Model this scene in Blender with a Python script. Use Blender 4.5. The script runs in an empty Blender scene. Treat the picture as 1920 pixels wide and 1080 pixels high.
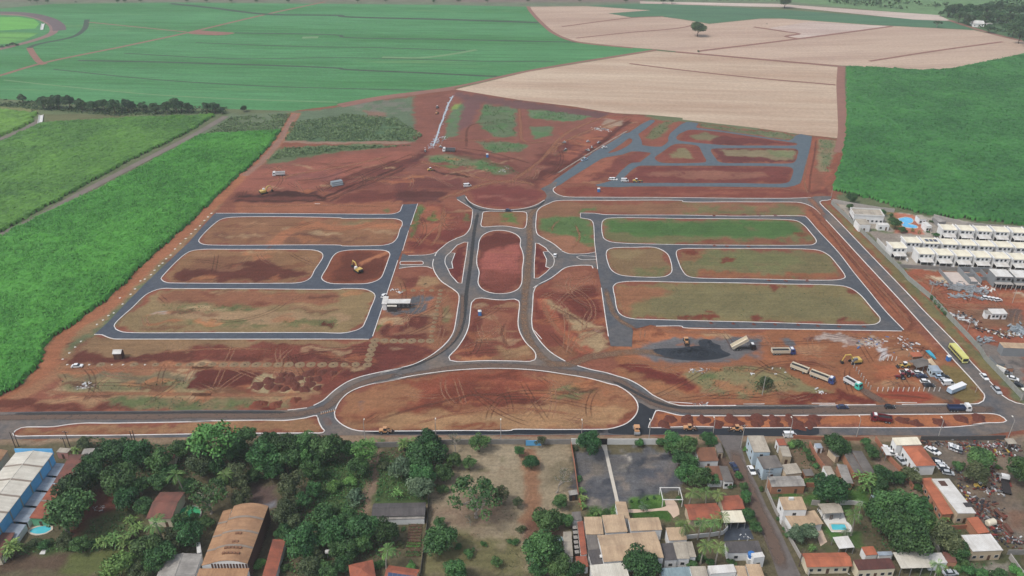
import bpy, math, random
import numpy as np
from mathutils import Vector, Matrix
from mathutils.geometry import tessellate_polygon
random.seed(7)
RNG = np.random.default_rng(11)
SC = bpy.context.scene
COL = SC.collection
# ------------------------------------------------------------------ camera
F_PX, CAM_H, TILT = 1500.0, 190.0, math.radians(29.25)
cam_d = bpy.data.cameras.new("Camera")
cam_d.sensor_width = 36.0
cam_d.lens = 36.0 * F_PX / 1920.0
cam_d.clip_start = 1.0
cam_d.clip_end = 60000.0
cam = bpy.data.objects.new("Camera", cam_d)
COL.objects.link(cam)
cam.location = (0, 0, CAM_H)
cam.rotation_euler = (math.pi / 2 - TILT, 0, 0)
SC.camera = cam
# ------------------------------------------------------------------ sky, sun, exposure
SUN_EL, SUN_AZ = math.radians(56), math.radians(-116)     # azimuth from +Y, towards +X
world = bpy.data.worlds.new("World")
SC.world = world
world.use_nodes = True
wn = world.node_tree
wn.nodes.clear()
w_out = wn.nodes.new("ShaderNodeOutputWorld")
w_bg = wn.nodes.new("ShaderNodeBackground")
w_sky = wn.nodes.new("ShaderNodeTexSky")
w_sky.sky_type = 'NISHITA'
w_sky.sun_disc = False
w_sky.sun_elevation = SUN_EL
w_sky.sun_rotation = SUN_AZ
w_sky.dust_density = 3.0
w_sky.air_density = 1.2
w_bg.inputs["Strength"].default_value = 0.13
w_hs = wn.nodes.new("ShaderNodeHueSaturation")           # an overcast sky is greyer than a clear one
w_hs.inputs["Saturation"].default_value = 0.62
wn.links.new(w_sky.outputs[0], w_hs.inputs["Color"])
wn.links.new(w_hs.outputs[0], w_bg.inputs[0])
wn.links.new(w_bg.outputs[0], w_out.inputs[0])
sun_d = bpy.data.lights.new("sun", 'SUN')
sun_d.energy = 1.5
sun_d.angle = math.radians(10)
sun_d.color = (1.0, 0.975, 0.94)
sun = bpy.data.objects.new("sun", sun_d)
COL.objects.link(sun)
sd = Vector((math.sin(SUN_AZ) * math.cos(SUN_EL), math.cos(SUN_AZ) * math.cos(SUN_EL), math.sin(SUN_EL)))
sun.rotation_euler = sd.to_track_quat('Z', 'Y').to_euler()
sun.location = (0, 300, 400)
SC.view_settings.view_transform = 'Standard'
SC.view_settings.look = 'None'
SC.view_settings.gamma = 1.0
SC.view_settings.exposure = 0.55
SC.view_settings.use_curve_mapping = False
SC.cycles.volume_bounces = 1
# ------------------------------------------------------------------ survey: points read off the photograph, put on the ground plane
REG = {'T1': (0, 0, 3), 'T2': (640, 0, 3), 'T3': (1280, 0, 3), 'T4': (0, 360, 3), 'T5': (640, 360, 3), 'T6': (1280, 360, 3),
   'F1': (0, 780, 3.6), 'F2': (320, 780, 3.6), 'F3': (640, 780, 3.6), 'F4': (960, 780, 3.6), 'F5': (1280, 780, 3.6), 'F6': (1600, 780, 3.6),
   'R1': (1560, 360, 5.3333), 'R2': (1640, 500, 6.836), 'R3': (1640, 640, 6.836), 'R4': (1380, 640, 6.836), 'R5': (1160, 600, 6.836),
   'R6': (0, 640, 4.8), 'R7': (360, 640, 4.8), 'R8': (1140, 700, 4.8),
   'U1': (640, 80, 6), 'U2': (440, 240, 6), 'U3': (740, 250, 6), 'U4': (1020, 200, 6), 'U5': (1280, 220, 6),
   'U6': (600, 440, 7.385), 'U7': (640, 520, 6), 'U8': (960, 520, 6), 'I': (0, 0, 1)}
_c, _s = math.cos(TILT), math.sin(TILT)
def G(px, py, z=0.0):
  dx, dv = px - 960.0, 540.0 - py
  d = Vector((dx, F_PX * _c + dv * _s, -F_PX * _s + dv * _c))
  t = (z - CAM_H) / d.z
  return Vector((d.x * t, d.y * t, z))
def pxy(key, x, y):
  r = REG[key]
  return (r[0] + x / r[2], r[1] + y / r[2])
def Q(key, x, y, z=0.0):
  return G(*pxy(key, x, y), z)
def L(spec, z=0.0):
  """'T4 1,2 3,4 T5 5,6' -> list of world points on the plane z"""
  out, key = [], None
  for tok in spec.split():
    if ',' in tok:
      x, y = tok.split(',')
      out.append(Q(key, float(x), float(y), z))
    else:
      key = tok
  return out
def scale_at(p):                 # metres per photo pixel there
  d = Vector((p.x, p.y, p.z - CAM_H))
  return d.dot(Vector((0, _c, -_s))) / F_PX
def lin(c):
  c = c / 255.0
  return c / 12.92 if c <= 0.04045 else ((c + 0.055) / 1.055) ** 2.4
KALB = 0.80
def C(r, g, b, k=1.0, DESAT=.08):
  m = 0.3 * r + 0.55 * g + 0.15 * b
  r, g, b = (v + (m - v) * DESAT for v in (r, g, b))
  return (lin(r) * KALB * k, lin(g) * KALB * k, lin(b) * KALB * k, 1.0)
# ------------------------------------------------------------------ curves
def smooth(pts, closed=False, step=1.6):
  """centripetal Catmull-Rom through the points, resampled"""
  P = [Vector((p.x, p.y)) for p in pts]
  n = len(P)
  out = []
  rng = range(n) if closed else range(n - 1)
  for i in rng:
    p1, p2 = P[i], P[(i + 1) % n]
    p0 = P[i - 1] if (closed or i > 0) else p1 + (p1 - p2)
    p3 = P[(i + 2) % n] if (closed or i + 2 < n) else p2 + (p2 - p1)
    t0 = 0.0
    t1 = t0 + max((p1 - p0).length, 1e-3) ** 0.5
    t2 = t1 + max((p2 - p1).length, 1e-3) ** 0.5
    t3 = t2 + max((p3 - p2).length, 1e-3) ** 0.5
    k = max(1, min(40, int((p2 - p1).length / step)))
    for j in range(k):
      t = t1 + (t2 - t1) * j / k
      a1 = p0 * ((t1 - t) / (t1 - t0)) + p1 * ((t - t0) / (t1 - t0))
      a2 = p1 * ((t2 - t) / (t2 - t1)) + p2 * ((t - t1) / (t2 - t1))
      a3 = p2 * ((t3 - t) / (t3 - t2)) + p3 * ((t - t2) / (t3 - t2))
      b1 = a1 * ((t2 - t) / (t2 - t0)) + a2 * ((t - t0) / (t2 - t0))
      b2 = a2 * ((t3 - t) / (t3 - t1)) + a3 * ((t - t1) / (t3 - t1))
      out.append(b1 * ((t2 - t) / (t2 - t1)) + b2 * ((t - t1) / (t2 - t1)))
  if not closed:
    out.append(P[-1].copy())
  return out
# ------------------------------------------------------------------ numpy noise
def _hash(ix, iy, seed):
  h = (ix.astype(np.int64) * 374761393 + iy.astype(np.int64) * 668265263 + seed * 1274126177) & 0x7fffffff
  h = ((h ^ (h >> 13)) * 1103515245) & 0x7fffffff
  h = h ^ (h >> 16)
  return (h % 65536) / 65535.0
def vnoise(x, y, sc, seed=0):
  x, y = np.asarray(x) / sc, np.asarray(y) / sc
  ix, iy = np.floor(x), np.floor(y)
  fx, fy = x - ix, y - iy
  fx, fy = fx * fx * (3 - 2 * fx), fy * fy * (3 - 2 * fy)
  a, b = _hash(ix, iy, seed), _hash(ix + 1, iy, seed)
  c, d = _hash(ix, iy + 1, seed), _hash(ix + 1, iy + 1, seed)
  return (a * (1 - fx) + b * fx) * (1 - fy) + (c * (1 - fx) + d * fx) * fy
def fbm(x, y, sc, seed=0, octv=3):
  s, a, t = 0, 1.0, 0
  for o in range(octv):
    s = s + a * vnoise(x, y, sc / 2 ** o, seed + o * 17)
    t += a
    a *= 0.55
  return s / t
def inside(X, Y, poly):
  r = np.zeros(X.shape, bool)
  n = len(poly)
  for i in range(n):
    x1, y1 = poly[i][0], poly[i][1]
    x2, y2 = poly[(i + 1) % n][0], poly[(i + 1) % n][1]
    if y1 == y2:
      continue
    c = ((Y >= min(y1, y2)) & (Y < max(y1, y2)))
    xi = x1 + (Y - y1) * (x2 - x1) / (y2 - y1)
    r ^= (c & (X < xi))
  return r
def edge_dist(X, Y, poly, closed=True):
  d = np.full(X.shape, 1e9)
  n = len(poly)
  for i in range(n if closed else n - 1):
    x1, y1 = poly[i][0], poly[i][1]
    x2, y2 = poly[(i + 1) % n][0], poly[(i + 1) % n][1]
    ex, ey = x2 - x1, y2 - y1
    l2 = ex * ex + ey * ey + 1e-9
    t = np.clip(((X - x1) * ex + (Y - y1) * ey) / l2, 0, 1)
    d = np.minimum(d, np.hypot(X - x1 - t * ex, Y - y1 - t * ey))
  return d
# ------------------------------------------------------------------ materials
MATS = {}
def _new(name):
  m = bpy.data.materials.new(name)
  m.use_nodes = True
  nt = m.node_tree
  b = nt.nodes["Principled BSDF"]
  return m, nt, b
def mixc(nt, fac, a, b, mode='MIX'):
  n = nt.nodes.new("ShaderNodeMix")
  n.data_type = 'RGBA'
  n.blend_type = mode
  for sock, v in ((n.inputs[0], fac), (n.inputs[6], a), (n.inputs[7], b)):
    if hasattr(v, 'links') or hasattr(v, 'is_output'):
      nt.links.new(v, sock)
    else:
      sock.default_value = v
  return n.outputs[2]
def noise(nt, vec, scale, detail=4, rough=0.6, lo=0.3, hi=0.7, typ='FLOAT'):
  n = nt.nodes.new("ShaderNodeTexNoise")
  n.inputs["Scale"].default_value = scale
  n.inputs["Detail"].default_value = detail
  n.inputs["Roughness"].default_value = rough
  nt.links.new(vec, n.inputs["Vector"])
  r = nt.nodes.new("ShaderNodeMapRange")
  r.inputs[1].default_value, r.inputs[2].default_value = lo, hi
  nt.links.new(n.outputs[0], r.inputs[0])
  return r.outputs[0]
def scl(c, k):
  return (c[0] * k, c[1] * k, c[2] * k, 1.0)
def bump(nt, b, h, dist, strength=1.0):
  n = nt.nodes.new("ShaderNodeBump")
  n.inputs["Strength"].default_value = strength
  n.inputs["Distance"].default_value = dist
  nt.links.new(h, n.inputs["Height"])
  nt.links.new(n.outputs[0], b.inputs["Normal"])
def coords(nt, world_space=False):
  if world_space:
    return nt.nodes.new("ShaderNodeNewGeometry").outputs["Position"]
  return nt.nodes.new("ShaderNodeTexCoord").outputs["Object"]
def mat(name, col, var=0.25, scale=0.8, rough=0.8, col2=None, spec=0.3, bmp=0.0, world_space=False, metal=0.0, rnd=0.0):
  """plain surface with two scales of blotchy wear"""
  if name in MATS:
    return MATS[name]
  m, nt, b = _new(name)
  v = coords(nt, world_space)
  c2 = col2 or scl(col, 1 - var)
  f = noise(nt, v, scale, 5, 0.65)
  f2 = noise(nt, v, scale * 7, 3, 0.6)
  c = mixc(nt, f, col, c2)
  c = mixc(nt, f2, c, scl(col, 1 - var * 0.5), 'MIX') if var > 0 else c
  if var > 0:
    mx = c.node
    mm = nt.nodes.new("ShaderNodeMath")
    mm.operation = 'MULTIPLY'
    mm.inputs[1].default_value = 0.5
    nt.links.new(f2, mm.inputs[0])
    nt.links.new(mm.outputs[0], mx.inputs[0])
  if rnd:
    oi = nt.nodes.new("ShaderNodeObjectInfo")
    hs = nt.nodes.new("ShaderNodeHueSaturation")
    mr = nt.nodes.new("ShaderNodeMapRange")
    mr.inputs[3].default_value, mr.inputs[4].default_value = 1 - rnd, 1 + rnd
    nt.links.new(oi.outputs["Random"], mr.inputs[0])
    nt.links.new(mr.outputs[0], hs.inputs["Value"])
    nt.links.new(c, hs.inputs["Color"])
    c = hs.outputs[0]
  nt.links.new(c, b.inputs["Base Color"])
  b.inputs["Roughness"].default_value = rough
  b.inputs["Specular IOR Level"].default_value = spec
  b.inputs["Metallic"].default_value = metal
  if bmp:
    bump(nt, b, f2, bmp)
  MATS[name] = m
  return m
def mat_roof(name, col, stain, pitch=1.1, axis=0, stain_scale=0.25, rough=0.75, streak=0.5, hi=0.65):
  """roof sheets: ribs as bump, sheet laps, stains that run down the slope; object space, x along the ridge"""
  if name in MATS:
    return MATS[name]
  m, nt, b = _new(name)
  v = coords(nt)
  w = nt.nodes.new("ShaderNodeTexWave")
  w.bands_direction = 'X' if axis == 0 else 'Y'
  w.inputs["Scale"].default_value = 0.314 / pitch * 2
  w.inputs["Distortion"].default_value = 0.0
  nt.links.new(v, w.inputs["Vector"])
  mp = nt.nodes.new("ShaderNodeMapping")
  mp.inputs["Scale"].default_value = (1, 0.12, 0.12) if axis == 0 else (0.12, 1, 0.12)
  nt.links.new(v, mp.inputs["Vector"])
  f1 = noise(nt, mp.outputs[0], 0.9, 5, 0.7, 0.35, 0.75)
  f2 = noise(nt, v, stain_scale, 5, 0.65, 0.4, hi)
  f3 = noise(nt, v, 2.5, 3, 0.6)
  c = mixc(nt, f2, col, stain)
  ms = nt.nodes.new("ShaderNodeMath"); ms.operation = 'MULTIPLY'; ms.inputs[1].default_value = streak
  nt.links.new(f1, ms.inputs[0])
  c = mixc(nt, ms.outputs[0], c, scl(stain, 0.8))
  mw = nt.nodes.new("ShaderNodeMapRange"); mw.inputs[3].default_value, mw.inputs[4].default_value = 0.0, 0.28
  nt.links.new(w.outputs[0], mw.inputs[0])
  c = mixc(nt, mw.outputs[0], c, scl(col, 0.6))
  mf = nt.nodes.new("ShaderNodeMath"); mf.operation = 'MULTIPLY'; mf.inputs[1].default_value = 0.25
  nt.links.new(f3, mf.inputs[0])
  c = mixc(nt, mf.outputs[0], c, scl(stain, 0.7))
  nt.links.new(c, b.inputs["Base Color"])
  b.inputs["Roughness"].default_value = rough
  b.inputs["Specular IOR Level"].default_value = 0.3
  bump(nt, b, w.outputs[0], 0.04, 0.7)
  MATS[name] = m
  return m
def mat_leaf(name, dark, light, rnd=0.25, ndir=0.0, bw=1.0):
  if name in MATS:
    return MATS[name]
  m, nt, b = _new(name)
  at = nt.nodes.new("ShaderNodeAttribute"); at.attribute_name = "tone"
  oi = nt.nodes.new("ShaderNodeObjectInfo")
  c = mixc(nt, at.outputs["Fac"], dark, light)
  hs = nt.nodes.new("ShaderNodeHueSaturation")
  mr = nt.nodes.new("ShaderNodeMapRange"); mr.inputs[3].default_value, mr.inputs[4].default_value = 1 - rnd, 1 + rnd
  nt.links.new(oi.outputs["Random"], mr.inputs[0])
  mh = nt.nodes.new("ShaderNodeMath"); mh.operation = 'FRACT'
  mm = nt.nodes.new("ShaderNodeMath"); mm.operation = 'MULTIPLY'; mm.inputs[1].default_value = 7.31
  nt.links.new(oi.outputs["Random"], mm.inputs[0]); nt.links.new(mm.outputs[0], mh.inputs[0])
  mr2 = nt.nodes.new("ShaderNodeMapRange"); mr2.inputs[3].default_value, mr2.inputs[4].default_value = 0.475, 0.52
  nt.links.new(mh.outputs[0], mr2.inputs[0])
  nt.links.new(mr2.outputs[0], hs.inputs["Hue"])
  nt.links.new(mr.outputs[0], hs.inputs["Value"])
  nt.links.new(c, hs.inputs["Color"])
  nt.links.new(hs.outputs[0], b.inputs["Base Color"])
  b.inputs["Roughness"].default_value = 0.6
  b.inputs["Specular IOR Level"].default_value = 0.25
  MATS[name] = m
  return m
# ------------------------------------------------------------------ mesh building
class MB:
  def __init__(self):
    self.v, self.f = [], []
  def add(self, vs, fs):
    o = len(self.v)
    self.v += [tuple(p) for p in vs]
    self.f += [tuple(i + o for i in f) for f in fs]
    return self
  def box(self, x0, x1, y0, y1, z0, z1):
    return self.add([(x0, y0, z0), (x1, y0, z0), (x1, y1, z0), (x0, y1, z0), (x0, y0, z1), (x1, y0, z1), (x1, y1, z1), (x0, y1, z1)],
            [(0, 3, 2, 1), (4, 5, 6, 7), (0, 1, 5, 4), (1, 2, 6, 5), (2, 3, 7, 6), (3, 0, 4, 7)])
  def frustum(self, b, t, z0, z1):      # b, t = (x0,x1,y0,y1)
    return self.add([(b[0], b[2], z0), (b[1], b[2], z0), (b[1], b[3], z0), (b[0], b[3], z0),
            (t[0], t[2], z1), (t[1], t[2], z1), (t[1], t[3], z1), (t[0], t[3], z1)],
            [(0, 3, 2, 1), (4, 5, 6, 7), (0, 1, 5, 4), (1, 2, 6, 5), (2, 3, 7, 6), (3, 0, 4, 7)])
  def prism(self, prof, y0, y1):        # profile in x,z, run along y
    n = len(prof)
    vs = [(x, y0, z) for x, z in prof] + [(x, y1, z) for x, z in prof]
    fs = [tuple(range(n)), tuple(range(2 * n - 1, n - 1, -1))]
    fs += [(i, i + n, (i + 1) % n + n, (i + 1) % n) for i in range(n)]
    return self.add(vs, fs)
  def slab(self, prof, y0, y1, th):     # open profile polyline in x,z with thickness th downwards
    up = list(prof)
    dn = [(x, z - th) for x, z in reversed(prof)]
    return self.prism(up + dn, y0, y1)
  def tube(self, pts, rad, n=6):
    pts = [Vector(p) for p in pts]
    base = len(self.v)
    for i, p in enumerate(pts):
      d = (pts[min(i + 1, len(pts) - 1)] - pts[max(i - 1, 0)]).normalized()
      a = d.cross(Vector((0, 0, 1)))
      if a.length < 1e-3:
        a = Vector((1, 0, 0))
      a.normalize()
      b = d.cross(a)
      r = rad[i] if isinstance(rad, (list, tuple)) else rad
      for k in range(n):
        t = 2 * math.pi * k / n
        self.v.append(tuple(p + a * (r * math.cos(t)) + b * (r * math.sin(t))))
    for i in range(len(pts) - 1):
      for k in range(n):
        self.f.append((base + i * n + k, base + i * n + (k + 1) % n, base + (i + 1) * n + (k + 1) % n, base + (i + 1) * n + k))
    self.f.append(tuple(base + k for k in reversed(range(n))))
    self.f.append(tuple(base + (len(pts) - 1) * n + k for k in range(n)))
    return self
  def cyl(self, c, r, h, axis='Z', n=10, r2=None):
    c = Vector(c)
    ax = {'X': Vector((1, 0, 0)), 'Y': Vector((0, 1, 0)), 'Z': Vector((0, 0, 1))}[axis]
    return self.tube([c, c + ax * h], [r, r if r2 is None else r2], n)
  def rock(self, c, r, sz=0.7):
    vs = []
    for (x, y, z) in [(1, 0, 0), (-1, 0, 0), (0, 1, 0), (0, -1, 0), (0, 0, 1), (.7, .7, .3), (-.7, .7, .3), (-.7, -.7, .3), (.7, -.7, .3)]:
      k = random.uniform(0.7, 1.2) * r
      vs.append((c[0] + x * k, c[1] + y * k, c[2] + max(z, 0) * k * sz - (0.05 if z == 0 else 0)))
    return self.add(vs, [(0, 5, 4), (5, 2, 4), (2, 6, 4), (6, 1, 4), (1, 7, 4), (7, 3, 4), (3, 8, 4), (8, 0, 4), (0, 2, 5), (2, 1, 6), (1, 3, 7), (3, 0, 8)])
  def mesh(self, name):
    m = bpy.data.meshes.new(name)
    m.from_pydata(self.v, [], self.f)
    m.update()
    return m
  def build(self, name, material, parent=None, smooth_=False):
    return obj(name, self.mesh(name), material, parent, smooth_)
def obj(name, mesh, material=None, parent=None, smooth_=False):
  o = bpy.data.objects.new(name, mesh)
  COL.objects.link(o)
  if material is not None and not mesh.materials:
    mesh.materials.append(material)
  if smooth_:
    mesh.polygons.foreach_set('use_smooth', [True] * len(mesh.polygons))
  if parent is not None:
    o.parent = parent
  return o
def tag(o, label=None, cat=None, group=None, kind=None):
  if label: o['label'] = label
  if cat: o['category'] = cat
  if group: o['group'] = group
  if kind: o['kind'] = kind
  return o
def thing(name, label, cat, loc=(0, 0, 0), rz=0.0, group=None):
  o = bpy.data.objects.new(name, None)
  o.empty_display_size = 0.5
  COL.objects.link(o)
  o.location = loc
  o.rotation_euler = (0, 0, rz)
  return tag(o, label, cat, group)
def copy_tree(o, parent=None):
  c = o.copy()
  COL.objects.link(c)
  c.parent = parent
  for ch in list(o.children):
    copy_tree(ch, c)
  return c
ORD = ['first', 'second', 'third', 'fourth', 'fifth', 'sixth', 'seventh', 'eighth', 'ninth', 'tenth', 'eleventh', 'twelfth', 'thirteenth',
   'fourteenth', 'fifteenth', 'sixteenth', 'seventeenth', 'eighteenth', 'nineteenth', 'twentieth']
def nth(i):
  if i < 20:
    return ORD[i]
  t = {2: 'twenty', 3: 'thirty', 4: 'forty', 5: 'fifty', 6: 'sixty'}[(i + 1) // 10]
  return t + '-' + ORD[(i + 1) % 10 - 1] if (i + 1) % 10 else t + 'th'
def sheet(name, outer, holes, z, material, label=None, kind='structure', smooth_outer=False):
  """flat sheet with holes, from world points"""
  loops = [[Vector((p[0], p[1], 0)) for p in outer]] + [[Vector((p[0], p[1], 0)) for p in h] for h in holes]
  tris = tessellate_polygon(loops)
  vs = [(p.x, p.y, z) for lp in loops for p in lp]
  fs = []
  for t in tris:
    a, b, c = (Vector(vs[i]) for i in t)
    if (b - a).cross(c - a).z < 0:
      t = (t[0], t[2], t[1])
    fs.append(tuple(t))
  me = bpy.data.meshes.new(name)
  me.from_pydata(vs, [], fs)
  me.update()
  o = obj(name, me, material)
  if label: o['label'] = label
  if kind: o['kind'] = kind
  return o
# ================================================================== GROUND: one sheet to the horizon, soils painted per vertex
DR, RD, OR_, BR, TN = (112, 62, 52), (134, 78, 60), (164, 106, 74), (142, 104, 78), (162, 134, 102)
GR, OL, GY, PK, SG = (80, 118, 66), (126, 121, 84), (92, 95, 98), (205, 196, 182), (82, 108, 74)
DG, ORR = (58, 84, 48), (150, 88, 62)
def axis_steps(segs):
  a = [segs[0][0]]
  for x0, x1, st in segs:
    n = max(1, int(round((x1 - x0) / st)))
    a += [x0 + (x1 - x0) * (i + 1) / n for i in range(n)]
  return np.array(a)
gx = axis_steps([(-12000, -3000, 3000), (-3000, -700, 250), (-700, -330, 6), (-330, 330, 1.15), (330, 700, 6), (700, 3000, 250), (3000, 12000, 3000)])
gy = axis_steps([(-12000, -500, 3000), (-500, 130, 60), (130, 330, 1.0), (330, 640, 1.5), (640, 1300, 6), (1300, 3000, 120), (3000, 12000, 3000)])
GX, GY_ = np.meshgrid(gx, gy)
WX = GX + (fbm(GX, GY_, 9, 3) - 0.5) * 6 + (vnoise(GX, GY_, 2.3, 31) - 0.5) * 2.4
WY = GY_ + (fbm(GX, GY_, 9, 57) - 0.5) * 9 + (vnoise(GX, GY_, 2.3, 91) - 0.5) * 3.0
CL = np.zeros(GX.shape + (3,))
CL[:] = C(104, 112, 78)[:3]
FINE = (np.abs(GX) < 700) & (GY_ > 130) & (GY_ < 1300)
def paint(spec, col, soft=1.5, op=1.0, wob=1.0, patchy=0.0, seed=5, pscale=7):
  soft *= .6
  poly = [(p.x, p.y) for p in L(spec)] if isinstance(spec, str) else spec
  xs, ys = [p[0] for p in poly], [p[1] for p in poly]
  m = soft + 8
  jx0, jx1 = np.searchsorted(gx, min(xs) - m), np.searchsorted(gx, max(xs) + m)
  jy0, jy1 = np.searchsorted(gy, min(ys) - m), np.searchsorted(gy, max(ys) + m)
  if jx1 <= jx0 or jy1 <= jy0:
    return
  sl = (slice(jy0, jy1), slice(jx0, jx1))
  X = GX[sl] * (1 - wob) + WX[sl] * wob
  Y = GY_[sl] * (1 - wob) + WY[sl] * wob
  ins = inside(X, Y, poly)
  d = edge_dist(X, Y, poly)
  sd_ = np.where(ins, d, -d)
  a = np.clip(0.5 + sd_ / (2 * soft), 0, 1)
  a = a * a * (3 - 2 * a) * op
  if patchy:
    n = fbm(GX[sl], GY_[sl], pscale, seed, 4)
    a = a * np.clip((n - (0.5 * patchy)) / 0.12, 0, 1)
  if col[0] > col[1] + 12 and col[0] < 185: col = tuple(max(20, m + (v - m) * 1.2) for v, m in zip(col, (140, 99, 75)))
  c = np.array(C(*col, 1.0, .06)[:3])
  CL[sl] = CL[sl] * (1 - a[..., None]) + c * a[..., None]
def blob(key, x, y, rx, ry, col, soft=2.0, op=1.0, patchy=0.0, seed=5, pscale=6):
  p = []
  for k in range(14):
    t = 2 * math.pi * k / 14
    r = random.uniform(0.8, 1.15)
    q = Q(key, x + rx * math.cos(t) * r, y + ry * math.sin(t) * r)
    p.append((q.x, q.y))
  paint(p, col, soft, op, 1.0, patchy, seed, pscale)
def stroke(spec, w, col, soft=1.0, op=1.0, wob=0.6, patchy=0.0, seed=8):
  pts = smooth(L(spec), False, 5)
  lf, rt = [], []
  for i, p in enumerate(pts):
    d = (pts[min(i + 1, len(pts) - 1)] - pts[max(i - 1, 0)]).normalized()
    nrm = Vector((-d.y, d.x))
    lf.append(tuple(p + nrm * w / 2)); rt.append(tuple(p - nrm * w / 2))
  paint(lf + rt[::-1], col, soft, op, wob, patchy, seed)
# --- site as a whole
paint('I -200,780 0,745 240,590 400,380 520,260 560,200 820,165 870,165 1240,225 1590,260 1570,380 1640,460 1920,770 2100,900 2100,830 -200,840', (138, 86, 66), 3)
paint('I -200,822 2100,822 2100,1300 -400,1300', (104, 96, 72), 2)            # the lived-in plots this side of the road
paint('I -200,816 2200,816 2200,829 -200,832', (146, 120, 96), 1.2, 1, .4)     # bare verge below the road
# --- far bands
paint('I -900,-30 2900,-30 2900,14 -900,14', (112, 122, 96), 8, 1, .3)
paint('I -600,-40 1000,-40 1000,4 -600,4', (120, 116, 96), 8, .9, .3, .6, 4, 40)
paint('T3 -300,-60 2600,-60 2600,130 1500,110 1300,80 600,10 0,0', (106, 138, 92), 5, 1, .5)
paint('T3 1440,60 2600,60 2600,330 1920,230 1640,160 1500,100', (84, 112, 76), 5, 1, .5)
paint('T2 640,0 1700,-20 1700,14 640,14', (130, 110, 96), 6, .9, .3)
paint('T1 -900,560 200,570 640,610 1280,615 1290,650 1230,650 640,665 220,700 0,800 -900,1000', (106, 120, 82), 3, 1, .6)
paint('T1 -600,590 200,605 200,640 -600,640', (128, 132, 84), 3, 1, .6)
paint('T1 230,640 760,650 700,670 240,690', (110, 108, 74), 3, .8, .6)
# --- scrub north-west of the site
paint('T1 1300,640 1650,628 1640,690 1580,740 1120,760', (104, 118, 88), 3)
paint('T1 1660,630 1920,600 T2 200,560 460,540 520,560 500,640 440,790 0,800 T1 1590,795', (98, 116, 88), 3)
paint('T1 1640,700 1920,660 T2 0,640 300,680 440,760 420,795 0,795 T1 1600,790', (84, 110, 76), 4, 1, 1, .6)
paint('T2 130,620 260,630 240,660 140,650', (140, 100, 84), 2, .8)
paint('T2 0,560 300,560 460,600 300,640 100,620', (126, 120, 108), 3, .7, 1, .9, 9)
paint('T1 1470,930 1560,830 1920,815 T2 400,815 400,850 0,860 T1 1920,880', (100, 114, 78), 2.5)
paint('T1 1500,900 1600,840 1900,830 1800,880', (84, 108, 72), 3, .8, 1, .7, 13)
stroke('T1 1590,798 1920,803 T2 420,803', 5, (150, 118, 98), 1)
# --- upper middle: bare earth with weedy blocks
paint('T2 400,550 640,505 1000,565 1540,640 1720,650 1560,760 1200,1000 1100,1060 600,1040 0,1080 T1 1300,1075 1480,920 T2 420,800', (136, 86, 70), 3)
paint('T2 640,520 1000,570 1500,640 1480,670 1000,610 660,560', (112, 80, 74), 3, .9)
paint('T2 690,560 780,570 740,700 650,740 640,690', (120, 84, 78), 3, .9)
for s_, c_ in (('T2 800,590 980,610 980,760 860,770 770,700', (96, 116, 82)), ('T2 1040,620 1240,630 1400,655 1300,690 1060,665', (100, 122, 86)),
       ('T2 1060,710 1190,715 1180,760 1080,780', (98, 118, 84)), ('T2 760,800 900,795 1050,820 1000,855 850,860', (108, 118, 86)),
       ('T2 480,870 700,870 940,930 1000,975 900,985 640,930 500,905', (116, 116, 84)), ('T2 640,580 690,580 650,760 570,780 590,700', (96, 116, 84)),
       ('T2 1690,770 1830,680 1890,690 1800,780 1720,800', (110, 116, 84)), ('T2 1540,700 1500,680 1560,670 1590,690', (150, 130, 108)),
       ('T2 1230,850 1290,830 1220,880 1160,890', (112, 110, 80))):
  paint(s_, c_, 2.5, .95)
  paint(s_, (84, 124, 72), 3, .75, 1, .95, 21)
paint('T2 630,580 670,575 660,610 620,615', (140, 160, 80), 2, .9)
paint('T2 500,920 640,935 630,950 510,925', (86, 124, 66), 2, .8)
paint('T2 760,930 900,940 920,955 780,960', (80, 120, 70), 2, .8)
for s_ in ('T2 1200,830 1500,740 1700,650 1740,660 1520,800 1280,960 1100,1050 1060,1020', 'T2 1100,880 1250,780 1330,800 1200,960 1060,960'):
  paint(s_, DR, 4, .75, 1, .75, 33)
paint('T2 560,820 700,870 900,900 1060,960 1000,985 800,910 600,870', DR, 3, .6, 1, .7, 12)
paint('T1 1290,1075 1420,960 1920,880 T2 300,850 420,860 340,910 0,1000 T1 1920,1050', (150, 92, 74), 4, .95)
paint('T1 1500,1000 1920,940 T2 0,960 T1 1920,1030', (136, 84, 74), 4, .7, 1, .8, 3)
paint('T2 0,1000 400,880 460,840 500,850 420,920 200,1020 0,1075 T1 1750,1075', DR, 3, .9, 1, .45, 2)
paint('U2 1280,720 1920,700 1920,830 1100,830', DR, 4, .85)
paint('U2 1000,690 1700,480 1920,430 1920,700 1280,700', (128, 76, 62), 4, .8)
paint('U2 0,730 300,740 900,700 920,740 1000,780 1060,830 0,830', (110, 66, 54), 2.5, .95)
paint('U2 380,715 910,705 900,745 400,760', (72, 44, 38), 1.2, .8)
paint('U2 0,850 1060,835 1880,840 1820,960 0,960', (152, 98, 72), 2, .95)
paint('U2 1660,900 1750,900 1740,930 1660,930', (96, 112, 66), 1.5, .8)
paint('U3 0,520 400,510 700,520 940,550 800,620 600,640 0,640', (116, 68, 58), 3, .9)
paint('U3 0,640 600,650 560,700 520,780 0,770', (104, 62, 54), 3, .9)
paint('U3 830,660 900,620 1100,585 1400,590 1600,620 1680,700 1600,780 1400,830 1200,840 1000,820 880,770', (126, 70, 60), 2, 1)
for k in range(5): blob('U3', 1000 + 130 * k, 700 + random.uniform(-30, 80), 90, 18, (150, 98, 82), 2, .5)
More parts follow.
